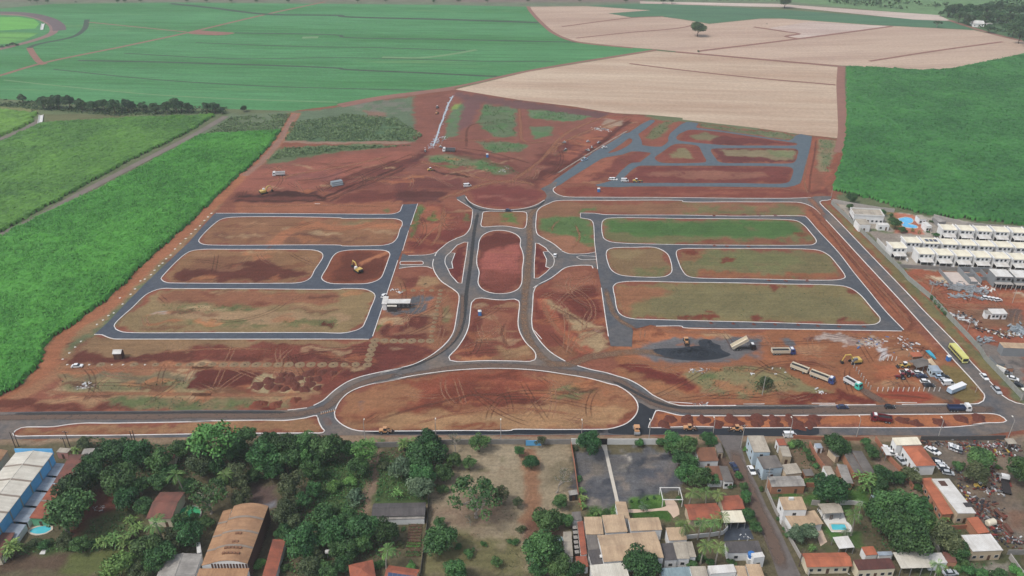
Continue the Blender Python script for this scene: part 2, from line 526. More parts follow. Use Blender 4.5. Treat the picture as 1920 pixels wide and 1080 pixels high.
# --- north-east blocks
paint('U4 200,560 700,120 1000,100 1240,120 1150,190 900,290 400,620 0,890 0,780', (146, 88, 68), 3, .9)
paint('U4 640,420 900,180 960,150 1000,160 780,330 400,590 100,780 20,800', (112, 66, 58), 2, .9)
paint('U4 700,140 880,150 900,190 740,230 640,230', (158, 132, 110), 3, .9)
paint('U4 600,760 850,560 1050,510 1190,520 1080,620 960,640 780,800 500,850 300,850', (126, 72, 60), 3, .9)
paint('U4 250,850 560,640 760,570 860,560 600,780 450,850', (156, 96, 74), 3, .8)
paint('U4 1110,230 1240,160 1540,170 1400,300 1380,400 1300,440 1110,430 1070,330', (142, 84, 66), 2, .9)
paint('U4 1120,350 1240,250 1370,170 1470,160 1340,290 1230,370', (112, 116, 80), 2.5, .9)
paint('U5 10,160 130,140 500,170 1280,295 1270,315 500,315 0,270', (134, 76, 62), 1, .9)
paint('U5 100,210 250,175 480,220 400,250 300,265 130,240', (118, 116, 82), 2, .85)
paint('U5 330,240 480,200 1250,300 320,312', (110, 62, 54), 2, .9)
paint('U5 340,360 1290,355 1270,510 430,510', (112, 64, 56), 1.2, .95)
paint('U5 440,370 1260,365 1260,460 1150,490 700,450 500,430', (138, 120, 90), 2, .95)
paint('U5 950,380 1260,385 1230,460 1060,440', (108, 122, 80), 2, .7)
paint('U4 1250,600 1460,440 1740,450 1820,620', (132, 76, 62), 1.5, .9)
paint('U4 1480,500 1620,480 1680,570 1560,585 1430,560', (128, 120, 84), 2, .9)
paint('U4 880,850 1080,670 U5 340,550 1230,570 1170,735 0,735', (122, 68, 58), 2, .95)
paint('U4 1120,760 1500,720 U5 200,600 900,620 1000,680 400,690 0,690', (146, 98, 78), 3, .8, 1, .45, 44)
paint('U5 180,75 640,130 1265,200 1230,250 700,180 200,110', (112, 118, 84), 1.5, .9, 1, .3, 5)
paint('U5 1460,230 1530,230 1500,420 1480,640 1420,830 1240,800 1340,740 1400,480', (148, 88, 66), 2, .95)
paint('U5 1540,240 1720,250 1640,620 1520,620 1530,440', (142, 122, 92), 2.5, .95)
paint('U5 1540,250 1700,260 1640,620 1560,600', (104, 116, 80), 3, .8, 1, .85, 8)
paint('U5 1740,250 1780,250 1760,380 1640,760 1580,840 1540,800 1680,560', (150, 90, 68), 2, .9)
paint('U5 1440,830 1640,800 1630,880 1450,890', DR, 2, .8)
paint('U4 200,900 580,900 850,920 U5 0,790 1200,800 1440,860 1430,895 0,895 U4 260,1005', (130, 72, 58), 2, .9)
paint('U4 300,920 600,960 U5 0,840 1100,830 1300,860 0,880', (146, 90, 70), 2, .6, 1, .6, 7)
# --- between the top road and the right-hand grid
paint('T5 1110,100 1200,60 T6 0,62 680,66 770,140 690,135 0,128 T5 1440,115 1345,118 1330,150 1410,170 1430,330 1280,345 1110,240', (138, 98, 72), 1.5)
paint('T5 1120,150 1200,130 1320,140 1400,170 1415,290 1380,300 1300,240 1180,230 1120,210', (84, 118, 66), 3, .9, 1, .35, 6)
paint('T5 1330,100 1440,85 1430,110 1330,115', (84, 116, 64), 2, .8)
paint('T6 0,70 660,80 690,130 0,125', (112, 112, 72), 2, .8, 1, .7, 4)
paint('T5 1110,250 1300,240 1420,330 1280,345', (152, 104, 78), 2.5, .8)
# --- right-hand grid blocks
paint('T5 1470,150 1920,155 T6 0,152 560,157 660,170 745,275 700,297 0,294 T5 1540,284 1475,250', (112, 108, 70), 1.5)
paint('T5 1490,165 1920,165 T6 0,165 600,165 690,230 500,255 0,250 T5 1640,250 1500,215', (78, 112, 58), 3, .95, 1, .3, 3)
paint('T6 60,270 740,255 720,292 0,292', (134, 86, 64), 2, .9, 1, .5, 12)
paint('T5 1505,320 1790,318 1855,440 1800,476 1560,462 1500,400', (132, 104, 74), 1.5)
paint('T5 1520,330 1700,325 1650,390 1530,380', (140, 116, 82), 2, .8)
paint('T5 1640,420 1830,420 1800,470 1660,465', (104, 112, 68), 3, .7, 1, .6, 6)
paint('T6 0,324 700,326 800,345 905,470 840,492 60,478 -20,420', (120, 110, 74), 1.5)
paint('T6 0,330 600,340 700,400 500,440 100,420', (112, 114, 72), 3, .8, 1, .5, 17)
paint('T6 100,445 880,465 880,490 100,478', (146, 92, 64), 1.5, .9, 1, .35, 3)
paint('T6 0,330 120,330 80,380 0,390', (146, 98, 70), 2, .8)
paint('T5 1545,520 1920,512 T6 0,512 880,530 1000,590 1105,715 1060,742 0,718 T5 1620,705 1555,650', (130, 112, 76), 1.5)
paint('T5 1550,530 1700,520 1860,560 1700,600 1600,690 1555,640', (150, 100, 72), 3, .9)
paint('T5 1720,600 1920,540 T6 0,540 700,560 1000,640 1060,720 500,700 0,690 T5 1720,680', (122, 114, 78), 3, .8, 1, .4, 9)
for (x, y) in ((10, 700), (90, 700), (160, 695), (420, 700), (900, 720), (530, 540), (970, 570), (240, 385), (30, 340)):
  blob('T6', x, y, 42, 18, (122, 64, 48), 1.4, .95)
for (x, y) in ((850, 270), (1300, 210), (540, 285), (670, 235), (150, 275)):
  blob('T6', x, y, 40, 12, (128, 74, 54), 1.4, .8)
# --- corridor between the grid and the ring road
paint('T6 690,75 760,130 830,210 960,360 1120,545 1290,730 1330,790 1240,800 1240,775 1060,560 880,340 690,135', (148, 92, 66), 1.5)
stroke('T6 720,100 900,300 1100,530 1300,760 1240,800', 2.2, (106, 62, 48), .8, .7)
stroke('T6 740,130 930,350 1120,570', 1.5, (106, 62, 48), .8, .6)
paint('T6 795,60 840,90 1000,240 1250,480 1480,720 1700,960 1860,1080 1740,1080 1480,790 1260,550 1100,380 960,250', (122, 112, 72), 2, .95)
paint('T6 800,90 870,150 1000,280 1260,540 1480,780 1720,1040 1650,1010 1440,760', (142, 92, 66), 1.5, .85)
# --- left-hand blocks
paint('T4 1160,297 1120,280 1220,170 1300,143 1920,147 T5 300,150 340,180 310,265 200,300', (142, 100, 72), 1)
paint('T4 1200,230 1700,225 1920,250 T5 200,270 0,290 T4 1200,280', (122, 82, 62), 3, .75, 1, .6, 5)
paint('T5 0,160 180,155 150,180 0,190', (112, 112, 74), 2, .6)
stroke('T4 1320,400 1500,320 1560,270 1640,215 1800,195 T5 0,200 250,190 400,190', 7, (164, 108, 76), 2, .9)
paint('T4 940,510 912,485 1080,330 1770,328 1815,360 1745,485 1640,512', (140, 102, 72), 1)
paint('T4 950,480 1030,430 1300,410 1450,385 1560,410 1740,460 1700,490 1500,500 1000,505', (104, 58, 46), 2, .95)
paint('T4 1100,370 1400,360 1300,410 1080,420', (126, 84, 62), 3, .7)
paint('U6 340,222 900,216 968,272 880,530 690,670 180,680 30,600 190,290', (132, 78, 56), 1)
paint('U6 310,250 600,240 950,290 880,500 640,640 200,650 100,590 330,420', (106, 60, 46), 3, .85, 1, .25, 9)
stroke('U6 560,420 740,320 960,225', 3, (168, 110, 78), .8, .9)
paint('T4 905,545 1920,546 T5 120,546 185,570 130,740 60,785 0,792 T4 700,792 642,755', (142, 116, 82), 1)
paint('T4 900,560 1100,555 1600,555 1920,560 1900,620 1500,650 1200,630 900,620', (144, 94, 70), 2.5, .9, 1, .3, 4)
paint('T4 880,690 1150,660 1920,690 T5 60,700 40,740 0,740 T4 1300,760 1000,720', (158, 126, 94), 3, .9)
paint('T4 900,640 1400,630 1450,660 1000,680', (104, 108, 68), 3, .9, 1, .85, 14)
paint('T4 1050,720 1900,715 1900,755 1050,760', (112, 110, 70), 2, .9, 1, .8, 24)
blob('T4', 905, 682, 40, 12, (170, 168, 160), 1.2, .8)
blob('T4', 1850, 740, 40, 11, (104, 58, 46), .8, 1)
# --- west verge and the haul road along the cane
paint('T4 1210,115 1100,240 820,500 600,720 520,800 430,830 360,960 220,960 300,850 560,700 720,520 1000,280 1180,80 1260,60', (146, 114, 82), 2)
stroke('T1 1660,635 1600,740 1480,890 1340,1010 T4 1210,60 1060,200 880,370 700,540 560,680 420,760 310,870 240,1000 R6 300,400 120,520 -100,600', 8.5, (160, 104, 74), 1.5, 1, .5)
stroke('T1 1660,640 1600,740 1500,880 1380,990', 5, (150, 112, 94), 1.2, 1, .5)
# --- below the left-hand grid
paint('T4 540,810 1900,830 T5 170,835 200,800 300,840 1920,700 T4 300,1000', (140, 108, 78), 1.5)
paint('R6 -50,640 130,500 420,300 560,200 900,180 1920,170 R7 0,170 900,180 1100,240 600,260 0,260 R6 1000,280 600,300 300,480 200,560', (154, 110, 80), 3, .9)
paint('R6 565,195 720,80 860,90 860,120 1000,120 1140,130 1300,110 1920,50 R7 260,90 200,150 0,165 R6 1920,165 1200,185', (108, 60, 48), 1.5, .95)
paint('R6 585,20 680,-5 640,25', (108, 60, 48), 1.5, .95)
paint('R7 0,40 700,30 1300,60 1640,20 1920,60 1920,200 1500,310 1200,480 1000,560 900,520 1180,440 1160,300 1000,230 1560,230 1500,180 900,180 700,170 200,170 0,170', (124, 70, 56), 2, .95)
paint('R7 850,120 1100,90 1300,100 1500,170 900,178', (104, 58, 48), 2, .7)
paint('U7 240,760 600,720 1080,760 1000,860 800,960 500,1060 0,1080 0,900 200,800', (112, 62, 52), 2, .9)
paint('U7 0,780 330,760 260,920 0,960', (122, 70, 56), 2, .9)
paint('U7 520,770 680,750 760,790 600,810', (148, 116, 90), 2, .9)
paint('R6 500,290 700,280 1000,290 1300,280 1700,270 1760,300 1740,400 1900,430 R7 500,460 900,460 1150,470 1000,500 300,500 0,500 R6 1500,500 800,480 560,460 560,360', (146, 122, 88), 2)
paint('R6 520,310 640,290 960,290 1300,290 1800,280 1760,340 1300,360 860,350', (112, 98, 76), 2.5, .8, 1, .4, 6)
paint('R6 560,360 1160,370 1740,360 1700,420 800,430 560,450', (116, 116, 80), 2.5, .7, 1, .55, 9)
blob('R6', 755, 395, 55, 16, (206, 204, 196), 1, .9)
paint('R6 -100,600 330,560 600,500 1920,470 R7 1150,490 1000,540 900,520 0,500 R6 1920,505 900,540', (164, 126, 92), 2.5, .9)
paint('R6 900,545 1060,500 1920,510 R7 0,510 900,520 860,600 0,610 R6 1920,610 1000,620', (130, 118, 84), 2, .9)
paint('R6 920,540 1200,500 1920,515 R7 0,520 700,540 R7 600,600 0,600 R6 1920,600 1100,600', (96, 108, 66), 2, .9, 1, .75, 19)
paint('R6 -100,560 320,535 340,570 500,580 900,580 1200,600 1200,628 -100,632', (112, 64, 50), 1.5, .95)
paint('R7 40,400 0,380 60,280 300,260 640,270 690,320 640,400 480,420 400,430', (106, 58, 47), 1.2, 1)
paint('R7 520,560 640,535 690,570 800,530 810,610 520,600', (112, 58, 46), 1, 1)
# --- plot of the site office
paint('U7 590,0 1080,0 1200,100 1320,200 1290,480 1230,650 1060,820 960,690 340,690 400,580', (142, 96, 70), 1.5)
paint('U7 670,0 860,0 880,80 780,130 690,130', (118, 66, 54), 2, .9)
paint('U7 870,0 1090,0 1130,70 960,100 880,60', (156, 122, 88), 2, .95)
paint('U7 700,130 1120,140 1300,170 1300,260 1160,220 700,210', (140, 82, 60), 2, .7, 1, .4, 5)
paint('U7 480,480 620,440 960,430 1020,440 970,690 700,700 420,640', (108, 60, 50), 2, .95)
paint('U7 500,600 660,480 720,500 560,640', (150, 92, 70), 1.5, .7)
paint('U7 560,440 980,430 1000,330 1060,240 960,230 940,400', (160, 102, 74), 2, .9)
paint('U7 790,230 1030,230 1020,260 950,280 960,380 880,410 620,410 480,380 490,350 760,370', (94, 98, 102), 1, .95)
paint('U7 1150,330 1230,330 1240,520 1180,520', (110, 116, 76), 2, .8)
paint('U7 1080,540 1190,560 1180,620 1080,700', (112, 64, 52), 1.5, .8)
paint('U7 430,470 460,480 440,560 400,600', (88, 112, 56), 1, .9)
blob('U7', 985, 44, 34, 14, (40, 34, 30), .6, 1)
# --- land west of the avenue, above the connector
paint('T5 430,70 560,80 740,110 730,200 640,262 535,340 360,345', (132, 76, 60), 1.5)
paint('T5 440,80 560,90 590,170 560,280 420,220 450,160', (160, 98, 72), 3, .85)
paint('T5 430,80 470,85 430,160 385,260 380,240', (84, 112, 60), 1.5, .9)
paint('T5 480,150 530,115 545,150 510,170', (92, 118, 60), 1.5, .9)
paint('T5 695,125 720,125 720,170 695,170', (96, 112, 64), 1.5, .8)
paint('T5 360,310 440,230 700,200 640,260 540,330', (118, 62, 52), 2, .9, 1, .3, 5)
# --- avenue islands
paint('T5 800,115 1035,115 1030,200 800,195', (142, 100, 72), 1)
paint('T5 880,140 960,120 1000,180 900,165', (92, 124, 62), 2, .9, 1, .5, 3)
paint('T5 780,250 890,222 1000,250 1022,380 1005,530 890,570 780,530 768,380', (112, 62, 50), 1)
paint('T5 800,330 1000,300 1015,420 990,500 800,510 785,420', (158, 92, 78), 3, .95)
paint('T5 800,440 1000,460 980,545 890,560 800,530', (126, 72, 58), 3, .9)
paint('T5 590,360 700,290 690,430 660,505 600,440', (112, 58, 50), 1)
paint('T5 1092,290 1150,340 1155,420 1090,485', (112, 58, 50), 1)
paint('T5 740,610 1000,612 995,740 1090,930 620,945 720,760', (128, 74, 58), 1)
paint('T5 800,640 980,700 940,820 780,860 760,720', (144, 92, 70), 3, .9)
paint('T5 740,720 800,700 760,800 690,850', (108, 60, 48), 2, .8)
paint('T5 860,870 1060,860 1080,930 900,930', (154, 120, 86), 2.5, .85)
paint('T5 620,930 1080,930 1080,950 640,950', (146, 104, 74), 1, .9)
# --- land east of the avenue
paint('T5 1090,545 1230,460 1430,425 1500,810 1420,920 1260,950 1090,810', (130, 74, 58), 1.5)
paint('T5 1130,540 1260,440 1430,440 1450,560 1300,560', (150, 98, 74), 3, .8)
paint('T5 1250,560 1440,520 1460,690 1400,720 1300,660', (112, 60, 48), 2.5, .9)
paint('T5 1090,560 1180,560 1330,700 1430,830 1420,900 1280,840 1130,720 1090,740', (124, 66, 52), 2.5, .8)
stroke('T5 1130,600 1160,680 1240,790 1400,900', 5, (164, 98, 72), 1.5, .8)
paint('U8 380,260 560,350 780,450 1000,560 1080,680 1080,760 960,840 860,760 740,700 680,540 560,440 420,380', (160, 132, 98), 2, .95)
paint('U8 300,730 700,760 760,850 600,940 420,830', (142, 98, 70), 2.5, .8)
for (x, y) in ((960, 618),): blob('U8', x, y, 48, 15, (214, 208, 198), .6, 1)
blob('U8', 1525, 667, 40, 18, (226, 222, 214), .6, 1)
blob('U8', 1515, 790, 16, 7, (214, 208, 198), .6, 1)
# --- works yard south of the grid
paint('T5 1500,880 1650,740 T6 0,770 1240,790 1330,790 1640,1080 1900,1320 R4 0,810 R5 400,1040 0,720 0,560', (150, 98, 68), 1.5)
paint('R5 0,400 200,150 420,130 1900,130 1900,480 1700,500 400,560 0,540', (162, 104, 72), 2, .9)
paint('R5 180,420 400,300 760,250 1300,260 1450,190 1820,190 1850,330 1760,480 1400,530 800,560 380,520', (104, 106, 108), 2.5, .95)
blob('R5', 1650, 240, 190, 45, (88, 98, 106), 1.2, .95)
blob('R4', 700, 25, 85, 34, (96, 102, 106), 1.2, .95)
paint('R5 0,560 300,590 600,640 840,660 820,740 1000,850 1070,930 1000,970 800,880 500,770 200,690 0,620', (116, 58, 48), 1.2, .95)
paint('R5 0,640 300,700 700,850 950,970 1000,1060 600,1050 300,860', (146, 102, 72), 2, .9)
paint('R5 860,700 1100,660 1500,600 1914,600 R4 600,340 900,520 1180,640 1000,690 700,620 500,660 200,720 0,760 R5 1500,930 1100,960', (136, 122, 86), 2, .95)
paint('R5 1100,700 1250,700 1260,790 1110,780', (100, 116, 70), 2, .8)
paint('R4 0,330 130,340 130,400 0,400', (104, 118, 72), 2, .8)
paint('R4 300,480 420,460 420,640 300,680', (96, 112, 64), 2, .7)
paint('R4 500,660 640,650 760,680 1100,680 1280,620 1400,660 1900,760 1760,800 900,800 560,790', (116, 58, 46), 1.2, .95)
paint('R4 560,280 1300,260 1500,520 1700,640 1914,700 1914,640 1700,560 1540,300 1420,240 900,240', (156, 100, 70), 3, .6)
paint('R3 30,260 330,250 560,420 620,560 560,600 30,600', (160, 96, 66), 2, .9)
paint('R3 0,670 780,670 880,790 400,790 0,740', (146, 74, 54), 1.5, .95)
paint('R3 480,380 700,380 1040,740 900,740 600,600', (110, 96, 84), 2, .9)
paint('R3 860,330 1150,350 1380,640 1380,760 1240,790 1000,740 960,600', (126, 108, 68), 2, .9)
paint('R3 1000,740 1150,750 1140,800 1000,790', (116, 64, 48), 1, .9)
paint('R3 1230,590 1340,600 1360,650 1280,650', (116, 64, 48), 1, .8)
paint('T6 720,830 820,800 940,810 1100,830 1130,870 1060,880 960,850 780,840 740,860', (180, 166, 154), 1, .7)
paint('T6 980,820 1060,820 1050,860 970,855', (204, 190, 162), 1, .6)
paint('T6 1100,880 1170,890 1150,925 1110,920', (196, 192, 190), 1, .9)
paint('T6 700,830 770,820 760,860 720,860', (110, 62, 50), 1, .9)
# --- half-moon island and medians
paint('R7 1300,650 1400,480 1640,385 1920,335 T5 400,1040 850,998 1250,1030 1510,1085 R8 150,155 265,300 220,400 0,500 F4 560,90 0,90 F3 400,100 110,98', (150, 104, 74), 1)
paint('T5 330,1070 700,1005 1000,1000 1180,1060 I 1010,760 850,752 740,770 800,730', (140, 78, 58), 2.5, .95)
paint('I 800,735 900,715 1000,740 1010,765 960,752 880,765 790,775', (120, 66, 50), 3, .8, 1, .3, 8)
paint('I 1000,735 1060,720 1110,735 1080,750 1040,745', (108, 118, 78), 2, .85)
paint('I 640,800 660,770 900,775 1100,765 1190,760 1140,800 900,803', (164, 126, 90), 3, .8)
paint('I 640,775 740,760 700,800 650,790', (150, 96, 68), 3, .8)
paint('F3 700,60 880,40 1060,60 1060,75 760,80', (132, 70, 50), 1.5, .8)
paint('R8 60,400 150,360 260,300 230,395 100,470', (120, 66, 50), 2, .8)
blob('R7', 1520, 560, 42, 26, (112, 92, 88), 1.5, .8)
paint('R6 160,840 200,790 620,765 1900,735 R7 0,732 1000,700 1110,690 1150,800 1000,815 R6 1000,835', (152, 112, 80), 1)
paint('R6 160,830 400,800 1000,800 1600,790 1600,830 300,845', (138, 84, 60), 1.2, .7, 1, .45, 3)
paint('R8 430,345 760,388 1920,385 R3 0,950 1600,960 1680,1020 1300,1055 F6 680,70 0,75 R8 1920,485 400,485', (166, 104, 70), 1)
# --- right: condominium, building yard
paint('T6 860,60 1120,100 1460,150 2100,230 2100,470 1260,430 1060,250', (168, 158, 144), 1.2)
paint('R1 560,190 840,240 900,330 900,420 620,420 590,300', (176, 112, 88), 1)
paint('R1 350,390 640,410 860,430 700,440 560,490 440,490', (150, 138, 126), 1)
paint('R1 520,180 640,200 680,360 620,400 560,300', (96, 116, 66), 2, .7)
paint('R1 380,380 620,390 620,410 380,400', (88, 110, 58), 1, .8)
paint('T6 1240,430 2200,480 2200,1400 1920,1060 1640,880', (154, 92, 68), 1.5)
paint('R2 700,130 900,100 930,190 800,190', (206, 186, 156), 1.5, .95)
paint('R2 1720,290 1914,330 1914,360 1760,330', (200, 184, 160), 1.5, .9)
paint('R2 1250,570 1450,520 1914,560 1914,780 1350,700', (98, 88, 82), 2.5, .9)
paint('R2 950,520 1300,540 1914,720 1914,800 1300,800 1050,700', (132, 98, 74), 3, .8)
paint('R3 1270,40 1420,10 1640,60 1660,150 1914,180 1914,700 1800,560 1500,260', (134, 126, 118), 2, .95)
paint('R3 1700,250 1914,250 1914,320 1720,300', (92, 88, 86), 2, .8)
# --- plots in the foreground
paint('F1 640,500 880,540 900,640 740,700 640,800 480,790 560,700', (112, 68, 56), 2, .95)
paint('F1 620,700 860,640 940,700 920,800 700,860 560,820', (96, 104, 66), 3, .8)
paint('F1 0,960 460,930 440,1080 0,1080', (104, 82, 66), 2, .95)
paint('F1 460,950 860,900 860,1080 420,1080', (96, 104, 58), 2, .9)
paint('F1 0,900 520,820 900,830 880,900 300,920 0,950', (62, 84, 44), 2, .9)
paint('F1 170,730 360,720 350,800 180,810', (172, 146, 118), 1, .95)
paint('F2 560,430 710,470 710,620 560,600', (108, 84, 76), 2, .9)
blob('F2', 670, 590, 45, 25, (134, 136, 142), 2, .8)
paint('F2 620,640 760,640 640,960 560,960', (100, 84, 64), 1.5, .8)
paint('F2 1000,330 1152,300 F3 560,300 600,580 0,720 F2 1000,700', (74, 98, 54), 3, .85)
stroke('F3 250,220 215,420 180,560 140,720', 4.0, (142, 116, 94), .7, 1, .3)
paint('F3 590,560 700,180 1152,185 F4 400,190 430,560 390,760 330,1080 F3 560,1080', (152, 132, 106), 1.5)
paint('F3 880,190 1152,190 F4 100,200 60,320 F3 1000,430 950,280', (160, 140, 114), 3, .9, 1, .4, 4)
paint('F3 860,560 1100,560 1152,700 800,760 640,700 600,600', (136, 110, 90), 4, .8)
paint('F3 570,900 800,780 1152,800 F4 90,820 120,1080 F3 550,1080', (112, 108, 70), 3, .9, 1, .3, 2)
stroke('F4 100,220 140,420 160,560 100,740', 5, (150, 104, 76), 2, .8)
paint('F4 120,700 180,640 360,760 330,840 200,850 120,820', (116, 76, 62), 2.5, .8)
paint('F4 240,340 420,320 430,440 250,470', (124, 112, 88), 3, .8)
paint('F4 430,250 600,230 1110,195 1150,500 1040,530 740,590 490,600', (104, 103, 104), 1.2)
paint('F4 500,280 620,300 640,380 520,420 480,330', (120, 110, 98), 3, .8)
paint('F4 660,270 820,260 830,350 700,380', (136, 122, 108), 3, .8)
paint('F4 720,225 800,225 810,270 740,270', (196, 186, 170), 1.5, .9)
paint('F4 900,360 1080,320 1120,460 940,440', (126, 108, 98), 4, .7, 1, .4, 4)
paint('F4 820,270 900,240 960,400 860,420', (74, 76, 82), 3, .7)
paint('F4 430,300 500,320 640,560 520,560', (76, 78, 84), 3, .6)
paint('F4 500,540 620,540 600,590 510,590', (164, 144, 124), 2, .8)
paint('F4 490,600 700,590 720,660 500,680', (70, 104, 46), 1, .95)
paint('F4 745,560 820,530 1040,525 1050,580 770,600', (92, 128, 58), 1, .95)
paint('F4 770,590 1040,570 1060,690 990,700 790,690', (64, 100, 42), 1, .95)
paint('F5 600,505 820,510 1152,480 F6 80,500 100,600 0,600 F5 1152,600 900,600 640,545', (74, 110, 50), 1.2, .95)
paint('F5 930,770 1010,770 1100,800 1152,800 1040,850 960,860', (72, 112, 50), 1, .95)
paint('F5 780,875 1010,875 1040,915 810,915', (92, 98, 66), 1, .9)
paint('F6 0,740 60,780 130,890 0,900', (78, 108, 54), 1, .9)
paint('F5 120,320 260,250 420,440 470,640 400,560 340,440', (118, 92, 78), 1, .9)
paint('F5 710,190 840,180 920,370 800,360 720,260', (128, 104, 82), 2, .9)
paint('F5 860,190 1000,230 1040,380 960,380', (134, 104, 86), 2, .9)
paint('F6 460,160 1020,150 1152,150 1152,700 1152,940 900,760 700,460 560,310', (122, 106, 92), 2, .95)
paint('F6 700,260 1000,280 1152,300 1152,560 960,640 720,480', (134, 112, 92), 3, .8)
paint('F6 1000,640 1152,640 1152,760 1060,760', (140, 100, 78), 3, .7)
paint('F6 560,560 700,740 780,960 1152,960 1152,1300 300,1300 500,760', (82, 90, 58), 2, .9)
paint('F6 820,1000 1040,1000 1040,1060 860,1060', (168, 158, 146), 1.5, .8)
paint('F6 130,200 320,330 330,380 400,420 520,700 380,520 200,360', (140, 112, 96), 1.5, .8)
# --- extra detail
ZONES = ['T5 440,80 730,110 640,260 540,335 370,340', 'U7 600,10 1080,10 1300,200 1280,480 1060,800 960,690 420,640', 'T5 745,615 995,615 990,740 1085,935 625,940 720,760', 'T5 1090,550 1230,465 1430,430 1495,800 1420,915 1260,940 1095,800',
    'R5 0,560 1900,480 R4 900,240 1400,240 1700,640 1900,760 0,790 R5 400,1030', 'T5 1500,880 1660,760 T6 0,780 1240,795 1330,800 1500,1000 700,960 T5 1920,880', 'R7 20,40 1600,30 1900,200 1500,310 1180,480 0,480', 'R6 560,200 1900,170 1900,600 300,560', 'I 650,795 700,745 850,700 1050,700 1160,740 1185,765 1130,800',
    'T1 1300,1075 1480,930 1920,885 T2 400,860 1000,900 1200,960 1100,1050 600,1060 T1 1300,1110', 'T2 900,900 1240,780 1640,660 1720,660 1200,1000 1000,1030', 'T4 1170,290 1300,150 T5 330,160 300,270', 'T4 950,505 1090,335 1800,335 1740,480', 'T4 700,780 900,560 T5 170,560 60,780', 'U4 300,900 800,560 1180,520 960,640 600,860', 'R3 40,270 330,260 600,560 600,620 40,620', 'R2 450,60 1914,100 1914,800 1100,800']
for zi, zs in enumerate(ZONES):
  zp = [(p.x, p.y) for p in L(zs)]
  x0, x1, y0, y1 = min(p[0] for p in zp), max(p[0] for p in zp), min(p[1] for p in zp), max(p[1] for p in zp)
  for k in range(min(40, 8 + int((x1 - x0) * (y1 - y0) / 260))):
    x, y = random.uniform(x0, x1), random.uniform(y0, y1)
    if not inside(np.array([x]), np.array([y]), zp)[0]: continue
    rx, ry, a = random.uniform(2, 13), random.uniform(.7, 2.6), random.choice([0, 0, random.uniform(-.6, .6)])
    pl = [(x + rx * math.cos(t) * math.cos(a) - ry * math.sin(t) * math.sin(a), y + rx * math.cos(t) * math.sin(a) + ry * math.sin(t) * math.cos(a)) for t in [i * .571 for i in range(11)]]
    paint(pl, random.choice([(176, 146, 110), (176, 116, 78), (98, 56, 45), (116, 66, 50), (160, 120, 88), (166, 104, 72)]), 1.2, random.uniform(.35, .75))
paint('R7 640,290 1160,300 1190,430 1100,450 880,462 640,450 500,440 560,400', (158, 136, 102), .8, 1, 1, .85, 77, 3.5)
stroke('U2 60,770 300,760 900,770 1010,790', 3, (72, 44, 36), .8, .9)
stroke('U2 0,815 600,822 1000,822', 2.2, (78, 46, 38), .8, .9)
stroke('U2 1000,780 1300,650 1600,540 1900,420', 2.4, (80, 46, 38), .8, .9)
stroke('U2 1060,820 1300,700 1650,570 1920,450', 2.2, (92, 54, 44), .8, .8)
stroke('U2 1100,600 1500,480 1800,370', 5, (104, 60, 48), 2, .8)
stroke('U3 440,430 620,455 820,480', 2.6, (78, 44, 36), .8, .9)
stroke('U3 0,690 580,690', 8, (96, 56, 47), 3, .8)
stroke('U3 150,330 260,300 340,230', 4, (96, 58, 50), 1.5, .8)
stroke('U3 640,190 900,230 1300,300', 4, (104, 62, 52), 1.5, .8)
stroke('U3 1480,560 1700,440 1920,300', 7, (104, 60, 50), 2, .9)
stroke('U4 100,760 400,570 700,360 950,160', 5, (102, 58, 48), 1.5, .9)
for k in range(26): blob('U4', random.uniform(200, 620), random.uniform(300, 560), random.uniform(30, 90), random.uniform(5, 14), random.choice([(108, 62, 52), (150, 88, 66), (160, 98, 74)]), .8, .7)
for k in range(40): blob('F4', random.uniform(460, 1110), random.uniform(230, 560), random.uniform(20, 70), random.uniform(14, 40), random.choice([(72, 74, 80), (108, 104, 102), (84, 86, 92), (136, 124, 112), (62, 64, 72)]), 1.2, .85)
for k in range(60): blob('F3', random.uniform(620, 1152), random.uniform(190, 1060), random.uniform(10, 60), random.uniform(6, 24), random.choice([(150, 130, 106), (118, 100, 80), (108, 104, 70), (136, 106, 84)]), 1.2, .5)
for k in range(50): blob('F6', random.uniform(600, 1152), random.uniform(170, 900), random.uniform(14, 60), random.uniform(8, 26), random.choice([(98, 88, 80), (140, 118, 100), (112, 92, 78), (84, 78, 74)]), 1, .6)
for k in range(36): blob('R2', random.uniform(700, 1914), random.uniform(60, 1000), random.uniform(30, 120), random.uniform(6, 18), random.choice([(140, 84, 62), (172, 110, 82), (124, 80, 64), (168, 130, 106)]), 1, .5)
for k in range(46): blob('R4', random.uniform(0, 1900), random.uniform(180, 780), random.uniform(20, 110), random.uniform(4, 12), random.choice([(136, 84, 58), (166, 108, 74), (120, 74, 54), (150, 116, 84)]), .8, .5)
for k in range(60): blob('T5', random.uniform(360, 1480), random.uniform(90, 940), random.uniform(10, 60), random.uniform(3, 10), random.choice([(108, 60, 48), (152, 96, 72), (120, 70, 54)]), .8, .45)
for k in range(40): blob('I', random.uniform(660, 1180), random.uniform(712, 798), random.uniform(6, 34), random.uniform(1, 4), random.choice([(122, 68, 50), (158, 108, 76), (136, 80, 58)]), .8, .55)
for k in range(30): blob('R7', random.uniform(0, 1500), random.uniform(20, 240), random.uniform(20, 110), random.uniform(3, 12), random.choice([(108, 60, 47), (146, 96, 70), (124, 72, 56)]), .8, .55)
